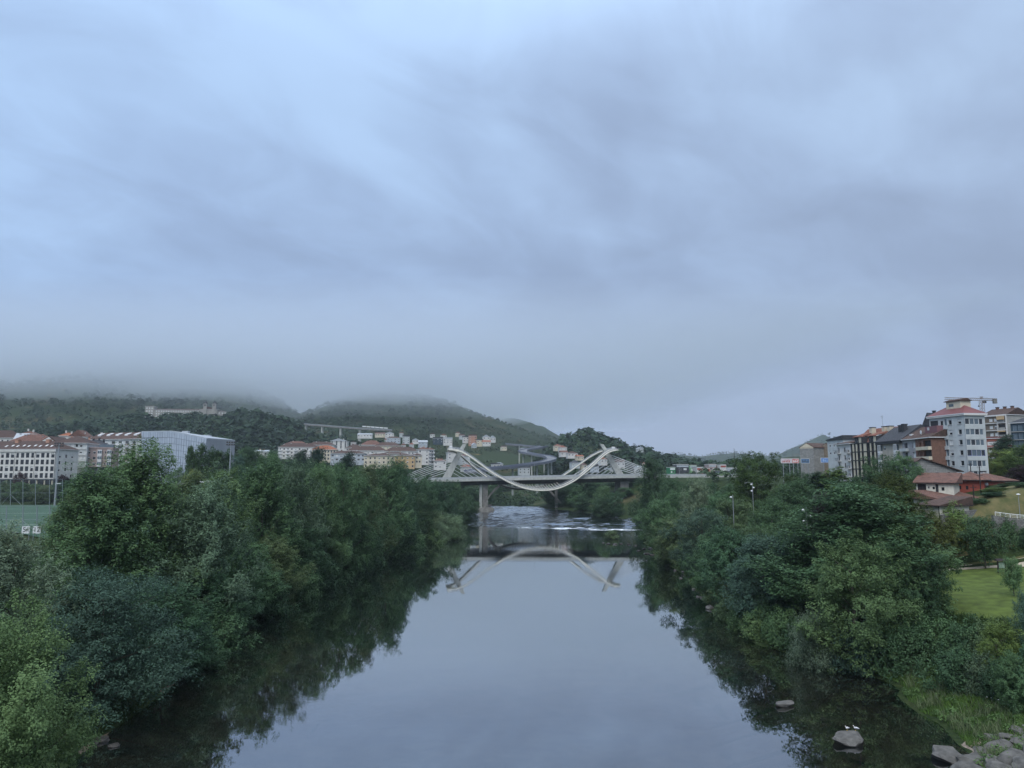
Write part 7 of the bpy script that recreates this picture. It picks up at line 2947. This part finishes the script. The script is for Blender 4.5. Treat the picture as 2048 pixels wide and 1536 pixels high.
# lawn, path and dry slope on the right
M_lawn = mat('lawn_grass', (0.074, 0.108, 0.020), 0.95, noise=0.3, nscale=0.5, bump=0.04, bscale=5)
M_path = mat('sandy_path', (0.46, 0.40, 0.32), 0.95, noise=0.15, nscale=0.8, bump=0.01)
M_dry = mat('dry_grass', (0.145, 0.125, 0.055), 0.95, noise=0.3, nscale=0.5, bump=0.08, bscale=4, col2=(0.07, 0.08, 0.03))


def path_y(x):
    return np.interp(x, [80, 92, 100, 110, 125, 150], [153.0, 151.5, 150.5, 149.5, 148, 145.5])


drape('lawn', lambda x, y: (y < path_y(x) - 1.7) & (x - xr(y) > 20.5) & (y > 96), np.arange(60, 150, 0.9), np.arange(90, 156, 0.9), 0.05, M_lawn, 'mown green lawn above the right bank')
drape('sandy_path', lambda x, y: (np.abs(y - path_y(x)) < 1.9 + 1.2 * smooth(96, 106, x)) & (x > 78), np.arange(76, 150, 0.5), np.arange(140, 158, 0.4), 0.10, M_path, 'pale sandy path along the top of the lawn')
drape('dry_slope', lambda x, y: (y > path_y(x) + 1.9) & (y < 172) & (x > 88), np.arange(86, 150, 1.0), np.arange(148, 176, 1.0), 0.06, M_dry, 'dry grass slope below the retaining wall')

# notice board and wooden post
p = at(2003, 1129, 143)
gz = hz(p.x, 143)
t = thing('notice_board', 'roofed wooden notice board with green poster beside the path', 'notice board', (p.x, 143, gz))
for u in (-0.75, 0.75):
    b = MB()
    b.box(u - 0.07, u + 0.07, -0.07, 0.07, -0.3, 2.3)
    b.build('post', W_WOOD, t)
b = MB()
b.box(-0.68, 0.68, -0.04, 0.04, 0.8, 2.1)
b.build('panel', W_WOOD, t)
b = MB()
b.box(-0.58, 0.58, -0.06, -0.043, 0.9, 2.0)
b.build('poster', mat('poster_green', (0.10, 0.20, 0.13), 0.6, noise=0.5, nscale=3, col2=(0.35, 0.4, 0.33)), t)
b = MB()
b.hexa([(-1.15, -0.5, 2.3), (1.15, -0.5, 2.3), (1.15, 0.5, 2.3), (-1.15, 0.5, 2.3), (-1.0, -0.05, 2.72), (1.0, -0.05, 2.72), (1.0, 0.05, 2.72), (-1.0, 0.05, 2.72)])
b.build('roof', W_WOOD, t)
p = at(2022, 1108, 156)
t = thing('wooden_post', 'thick brown wooden post on the dry slope', 'post', (p.x, 156, hz(p.x, 156)))
b = MB()
b.tube([(0, 0, -0.3), (0, 0, 1.0), (0, 0, 2.0), (0, 0, 2.1)], [0.2, 0.19, 0.18, 0.12], 8)
b.build('shaft', W_WOOD, t)
b = MB()
b.tube([(0, 0, 1.82), (0, 0, 1.94)], 0.21, 8)
b.build('collar', M_fr_d, t)


# boulders ----------------------------------------------------------------------
M_rock = mat('granite', (0.115, 0.112, 0.105), 0.9, noise=0.35, nscale=1.6, bump=0.10, bscale=3.5)
M_rock_wet = mat('granite_wet', (0.045, 0.042, 0.038), 0.6, noise=0.4, nscale=1.6, bump=0.05, bscale=5)
M_rock_brown = mat('granite_brown', (0.13, 0.105, 0.08), 0.9, noise=0.35, nscale=1.4, bump=0.05, bscale=5)


def rock_mesh(seed, m):
    rng = np.random.default_rng(seed)
    bm = bmesh.new()
    bmesh.ops.create_icosphere(bm, subdivisions=3, radius=1.0)
    cuts = [(unit(rng.normal(size=3) * np.array([1, 1, 0.7])), rng.uniform(0.55, 0.9)) for _ in range(11)]
    for v in bm.verts:
        p = np.array(v.co)
        for n_, d_ in cuts:
            s_ = p @ n_ - d_
            if s_ > 0:
                p = p - n_ * s_ * 0.88
        p = p * (1 + 0.06 * math.sin(3.1 * p[0] + seed) * math.sin(2.7 * p[1] - seed) + 0.05 * math.sin(6 * p[2] + 5 * p[0]))
        v.co = p
    me = bpy.data.meshes.new('boulder')
    bm.to_mesh(me)
    bm.free()
    me.materials.append(m)
    me.polygons.foreach_set('use_smooth', [True] * len(me.polygons))
    try:
        me.set_sharp_from_angle(angle=R(24))
    except Exception:
        pass
    return me


ROCKS = {k: [rock_mesh(200 + 10 * j + i, m) for i in range(6)] for j, (k, m) in enumerate((('dry', M_rock), ('wet', M_rock_wet), ('brown', M_rock_brown)))}
_rk = 0


def rock(kind, px, py, w, label, h=0.5, z=None, d=None, group=None, sink=0.35):
    """boulder seen at pixel (px, py), w metres wide, resting at ground or water height"""
    global _rk
    zz_ = 0.0 if z is None else z
    D = 120.0
    for _ in range(20):
        # distance at which this pixel meets the height
        u = (768.0 - py) / FPX
        dy, dz = _cp - u * _sp, _sp + u * _cp
        D = (zz_ - CAM_Z) / dz * dy
        x = X(px, D)
        if z is None:
            zz_ = max(hz(x, D), float(water_z(x, D)) - 0.2)
    me = ROCKS[kind][_rk % 6]
    _rk += 1
    o = link('boulder', me, None, (x, D, zz_ + w * h * (0.5 - sink)))
    o.scale = (w / 2, (d or w * 0.8) / 2, w * h / 2)
    o.rotation_euler = (rnd.uniform(-0.15, 0.15), rnd.uniform(-0.15, 0.15), rnd.uniform(0, 6.28))
    tag(o, label, 'boulder', group)
    return o


SHORE = [(1860, 1518, 3.4), (1905, 1528, 3.0), (1960, 1500, 2.6), (2000, 1490, 2.2), (2030, 1478, 2.4), (1985, 1520, 3.2), (2035, 1512, 3.0), (1950, 1530, 2.4), (2010, 1535, 2.8), (1925, 1508, 1.8), (1975, 1478, 1.8), (2048, 1495, 2.4), (1995, 1463, 1.6), (1945, 1478, 1.5), (2020, 1458, 1.5), (1900, 1548, 3.0), (2040, 1545, 3.2), (1968, 1548, 2.6)]
for i, (px_, py_2, w) in enumerate(SHORE):
    rock('dry', px_, py_2, w * 1.3, 'pale granite boulder in the bottom right shore heap, %s counting from the water' % ORD[i], h=0.42, group='pale boulders heaped on the bottom right shore')
gull_rock = rock('dry', 1672, 1484, 4.2, 'big grey boulder in the water carrying two gulls', h=0.42, z=0.0, d=2.8, sink=0.32)
gull_rock.rotation_euler = (0.0, 0.06, 0.5)
flat_rock = rock('dry', 1548, 1412, 3.4, 'flat grey stone breaking the water left of the gull boulder', h=0.24, z=0.0, d=1.4, sink=0.2)
flat_rock.rotation_euler = (0, 0, 0.2)
rock('dry', 1720, 1338, 1.6, 'small pale boulder under the bushes at the grassy bank', h=0.5, z=0.1)
rock('dry', 1893, 1438, 1.6, 'flat pale stone at the tip of the grassy bank', h=0.3, z=0.1)
for i, (px_, py_2, w) in enumerate([(1402, 1198, 2.2), (1412, 1218, 2.4), (1424, 1206, 1.6), (1390, 1196, 1.6), (1432, 1196, 1.6), (1355, 1158, 1.4), (1362, 1146, 1.6), (1370, 1140, 1.8), (1345, 1142, 1.4), (1380, 1180, 1.2)]):
    rock('dry', px_, py_2, w, 'grey boulder on the right shore below the dark bushy tree, %s counting upstream' % ORD[i], h=0.6, group='grey boulders on the right shore')
RAP = [(1290, 1108, 2.2), (1298, 1098, 2.4), (1310, 1092, 2.6), (1322, 1086, 2.4), (1335, 1090, 2.6), (1284, 1098, 1.8), (1305, 1084, 2.2), (1328, 1096, 2.2), (1340, 1082, 2.4), (1268, 1092, 1.6), (1255, 1089, 1.8), (1240, 1088, 1.6), (1318, 1100, 2.0), (1300, 1110, 1.6), (1275, 1102, 1.4), (1228, 1089, 2.2), (1214, 1088, 2.0), (1205, 1086, 1.4)]
for i, (px_, py_2, w) in enumerate(RAP):
    rock('wet', px_, py_2, w * 1.25, 'dark wet stone in the shallows beside the islet bush, %s counting from the bank' % ORD[i], h=0.28, z=0.0, group='dark stones in the shallows')
for i, (px_, py_2, w, z_) in enumerate([(1090, 1017, 3.5, 5.2), (1100, 1019, 3.8, 5.0), (1112, 1021, 4.0, 4.6), (1124, 1023, 3.4, 4.3), (1085, 1014, 2.6, 5.4), (1205, 1024, 7.0, 4.2), (1190, 1031, 4.0, 3.0), (1165, 1028, 3.0, 3.5), (1145, 1026, 3.0, 3.9)]):
    rock('wet', px_, py_2, w, 'dark rock on the right shore beside the rapids, %s counting from the bridge' % ORD[i], h=0.55, z=z_, group='dark rocks beside the rapids')
for i, (px_, py_2, w, z_) in enumerate([(932, 1032, 4.0, 2.2), (925, 1028, 3.0, 2.4), (938, 1026, 2.6, 2.8), (948, 1018, 3.0, 4.2), (980, 1012, 3.5, 5.7)]):
    rock('wet', px_, py_2, w, 'dark rock below the left bridge pier, %s counting from the bushes' % ORD[i], h=0.5, z=z_, group='dark rocks below the left pier')
SUB = [(1700, 1440, 3.2), (1790, 1460, 3.6), (1620, 1440, 2.6), (1660, 1420, 2.4), (1750, 1495, 3.2), (1840, 1470, 3.4), (1690, 1520, 3.0), (1740, 1415, 2.6), (1600, 1400, 2.4), (1800, 1425, 2.8), (1760, 1540, 3.0), (1870, 1440, 2.6), (1650, 1395, 2.2), (1725, 1385, 2.4), (1830, 1500, 2.8)]
for i, (px_, py_2, w) in enumerate(SUB):
    rock('brown', px_, py_2, w, 'brown sunken slab under the clear shallow water, %s counting from the gull boulder' % ORD[i], h=0.18, z=-0.85, group='sunken slabs near the right shore', sink=0.2)
for i, (px_, py_2, w) in enumerate([(240, 1482, 2.0), (262, 1492, 1.4), (225, 1488, 1.2)]):
    rock('wet', px_, py_2, w, 'half-sunken grey stone under the bottom left tree, %s from the water' % ORD[i], h=0.35, z=0.0, group='stones under the bottom left tree')

# gulls on the boulder
M_gull = mat('gull_white', (0.78, 0.78, 0.77), 0.8)
M_gullg = mat('gull_grey', (0.35, 0.37, 0.40), 0.8)
M_bill = mat('gull_bill', (0.5, 0.32, 0.05), 0.6)


def gull(px, py, D, rz, label):
    p = at(px, py, D)
    t = thing('gull', label, 'gull', (p.x, D, p.z), rz)
    b = MB()
    # tail, body, breast, neck, head in one skin
    b.tube([(-0.30, 0, 0.18), (-0.20, 0, 0.20), (-0.06, 0, 0.21), (0.07, 0, 0.22), (0.13, 0, 0.28), (0.155, 0, 0.345), (0.18, 0, 0.385), (0.215, 0, 0.385), (0.235, 0, 0.38)],
           [0.02, 0.055, 0.10, 0.095, 0.062, 0.045, 0.052, 0.042, 0.015], 10)
    b.build('body', M_gull, t, smooth=True)
    for s in (-1, 1):
        b = MB()
        b.tube([(0.08, s * 0.075, 0.24), (-0.05, s * 0.10, 0.245), (-0.20, s * 0.07, 0.22), (-0.34, s * 0.02, 0.19)], [0.03, 0.05, 0.04, 0.006], 7)
        b.build('wing', M_gullg, t, smooth=True)
        b = MB()
        b.tube([(0.0, s * 0.035, 0.13), (0.005, s * 0.035, -0.02)], 0.009, 5)
        b.box(-0.01, 0.06, s * 0.035 - 0.02, s * 0.035 + 0.02, -0.025, -0.012)
        b.build('leg', M_bill, t)
    b = MB()
    b.tube([(0.225, 0, 0.378), (0.29, 0, 0.365)], [0.014, 0.005], 6)
    b.build('bill', M_bill, t)
    t.scale = (1.1, 1.1, 1.1)
    return t


def top_of(o, x):
    """highest point of a boulder near a given x"""
    bpy.context.view_layer.update()
    vs = [o.matrix_world @ v.co for v in o.data.vertices]
    return max([v for v in vs if abs(v.x - x) < 0.22] or vs, key=lambda v: v.z)


for dx_, rz_, lab in ((0.1, R(200), 'white gull standing on top of the big boulder'), (1.0, R(150), 'white gull at the right end of the big boulder')):
    v_ = top_of(gull_rock, gull_rock.location.x + dx_)
    g_ = gull(1680, 1470, 76, rz_, lab)
    g_.location = (v_.x, v_.y, v_.z + 0.02)

# tall grass on the right bank ----------------------------------------------------
M_grass = leaf_material('grass_blade', 0.3, 1.15)


def blades(name, label, n, region, hgt, wid, col, seed, lean=0.35, clump=0.35, cover=0.42):
    rng = np.random.default_rng(seed)
    x0, x1, y0, y1 = region
    x = rng.uniform(x0, x1, n * 3)
    y = rng.uniform(y0, y1, n * 3)
    d = x - xr(y) if x0 > 0 else xl(y) - x
    nz = fbm(x / 2.6 + seed, y / 2.6, 3)
    ok = (d > 0.2) & (d < 21 + 2 * nz) & (nz > cover - 0.2 * rng.random(len(x)))
    x, y, nz = x[ok][:n], y[ok][:n], nz[ok][:n]
    z = H(x, y)
    m = len(x)
    h = hgt * rng.uniform(0.5, 1.3, m) * (0.5 + nz)
    a = rng.uniform(0, 2 * PI, m)
    wv_ = np.stack([np.cos(a), np.sin(a), 0 * a], -1) * (wid * rng.uniform(0.6, 1.4, m))[:, None]
    la = rng.uniform(0, 2 * PI, m)
    L = np.stack([np.cos(la), np.sin(la), 0 * la], -1) * (h * lean * rng.uniform(0.2, 1.3, m))[:, None] + np.array([-0.12, 0, 0]) * h[:, None]
    P = np.stack([x, y, z - 0.05], -1)
    up_ = np.stack([0 * h, 0 * h, h], -1)
    M_ = P + L * 0.35 + up_ * 0.6
    T = P + L + up_
    V_ = np.stack([P - wv_, P + wv_, M_ + wv_ * 0.8, M_ - wv_ * 0.8, T], 1)
    F_ = []
    base = np.arange(m) * 5
    F3 = np.concatenate([np.stack([base, base + 1, base + 2], -1), np.stack([base, base + 2, base + 3], -1), np.stack([base + 3, base + 2, base + 4], -1)])
    me = np_mesh(name, V_.reshape(-1, 3), F3, M_grass)
    at_ = me.attributes.new('leaf_tint', 'FLOAT', 'FACE')
    tt = np.clip(0.5 + (nz - 0.5) * 1.2 + rng.normal(0, 0.18, m), 0, 1)
    at_.data.foreach_set('value', np.concatenate([tt, tt, tt]).astype(np.float32))
    o = link(name, me)
    o.color = (*col, 1)
    return tag(o, label, kind='stuff')


blades('bank_grass', 'lush green grass along the right water edge', 48000, (44, 78, 66, 108), 0.42, 0.045, (0.085, 0.155, 0.040), 4)
blades('tall_sedge', 'paler tall sedge tufts on the right bank', 9000, (44, 78, 66, 108), 1.15, 0.03, (0.13, 0.165, 0.085), 9, 0.7, cover=0.62)
blades('slope_brambles', 'dark bramble undergrowth between bank and lawn', 26000, (56, 84, 76, 118), 0.9, 0.09, (0.042, 0.078, 0.026), 15, 0.9, cover=0.40)
blades('shore_grass', 'rough grass along the right shore towards the bridge', 32000, (38, 74, 106, 300), 0.9, 0.06, (0.06, 0.105, 0.032), 21, 0.7, cover=0.45)
blades('left_undergrowth', 'dark brambles and grass under the left bank trees', 32000, (-78, -30, 48, 330), 1.0, 0.09, (0.036, 0.066, 0.024), 31, 0.9, cover=0.30)
wp_ = []
while len(wp_) < 1100:
    y_ = rnd.uniform(72, 108)
    x_ = float(xr(y_)) + rnd.uniform(0.0, 17)
    if rnd.random() < 0.35 + 0.65 * (float(fbm(np.array(x_ / 3.0), np.array(y_ / 3.0), 2)) > 0.5):
        wp_.append((x_, y_))
hill_woods('bank_weeds', 'leafy weeds and nettles in the bank grass', 10, (0, 1), (900, 901), 41, 0.0, (0.085, 0.150, 0.052), (0.45, 1.1), 44, pts=wp_, leaf=0.19)
M_flower = mat('white_flower', (0.75, 0.75, 0.72), 0.8)
b = MB()
for k in range(160):
    px_, py_2 = rnd.choice([(1985, 1365), (2015, 1372), (2040, 1360), (1970, 1360)])
    px_ += rnd.gauss(0, 14)
    py_2 += rnd.gauss(0, 7)
    D_ = 25.0 * FPX / (py_2 - HORIZON)
    x_ = X(px_, D_)
    z_ = hz(x_, D_) + rnd.uniform(0.5, 1.1)
    s = rnd.uniform(0.05, 0.10)
    b.quad((x_ - s, D_, z_ - s * 0.4), (x_, D_ - s, z_ - s * 0.2), (x_ + s, D_, z_ + s * 0.3), (x_, D_ + s, z_ + s * 0.2))
tag(b.build('white_flowers', M_flower), 'tiny white flowers scattered in the bank grass', kind='stuff')
# bare gravel at the water's edge
drape('gravel_shore', lambda x, y: (x - xr(y) > -1.5) & (x - xr(y) < 10) & (y < 80) & (fbm(x / 3, y / 3, 3) > 0.3), np.arange(36, 62, 0.5), np.arange(50, 82, 0.5), 0.03, mat('gravel', (0.20, 0.165, 0.135), 0.95, noise=0.35, nscale=3, bump=0.05, bscale=12), 'brown gravelly shore between the grass and the boulders')

# ================================================================== woods on the hills
TOWN_CLEAR.append((X(560, 1330), X(790, 1230), 1120, 1345))


def town_free(x, y):
    ok = np.ones(len(x), bool)
    for x0, x1, y0, y1 in TOWN_CLEAR:
        ok &= ~((x > x0) & (x < x1) & (y > y0) & (y < y1))
    return ok


# open, grassy patches on the middle hill
def mid_keep(x, y):
    return town_free(x, y)


hill_woods('hillside_woods', 'dark woods covering the misty hill behind the seminary', 4300, (-1500, -150), (900, 1950), 3, 0.47, (0.039, 0.068, 0.036), (7, 13), 26, town_free)
hill_woods('hillside_scrub', 'scrub and scattered trees on the long middle hill', 4300, (-560, 260), (950, 2000), 5, 0.50, (0.052, 0.078, 0.039), (4, 9), 22, mid_keep)
hill_woods('knoll_woods', 'dense dark wood on the seminary knoll', 1500, (-640, -215), (800, 1080), 8, 0.40, (0.029, 0.055, 0.031), (9, 15), 30, town_free)
hill_woods('spur_woods', 'dense dark wood on the spur right of the bridge', 1500, (40, 330), (700, 1020), 9, 0.38, (0.029, 0.057, 0.031), (8, 14), 30, town_free)
hill_woods('valley_trees', 'trees filling the valley floor between the houses', 2600, (-560, 420), (560, 1000), 12, 0.46, (0.042, 0.075, 0.036), (5, 10), 26, town_free)
hill_woods('far_hill_woods', 'pale woods on the far misty hills to the right', 1800, (200, 2600), (2900, 4300), 14, 0.45, (0.046, 0.065, 0.039), (12, 22), 14)
hill_woods('town_side_trees', 'trees behind the right bank houses', 500, (120, 420), (420, 700), 16, 0.42, (0.058, 0.098, 0.049), (3.5, 6), 30, town_free)
TOWN_CLEAR.clear()
hill_woods('garden_trees', 'small garden trees in front of the hillside houses', 10, (0, 1), (900, 901), 29, 0.0, (0.052, 0.086, 0.039), (3.5, 7.5), 26, pts=HOUSE_PTS)
hill_woods('viaduct_scrub', 'low scrub on the slope below the motorway viaduct', 700, (X(560, 1330), X(790, 1230)), (1120, 1345), 23, 0.42, (0.047, 0.073, 0.036), (2.5, 5), 18)
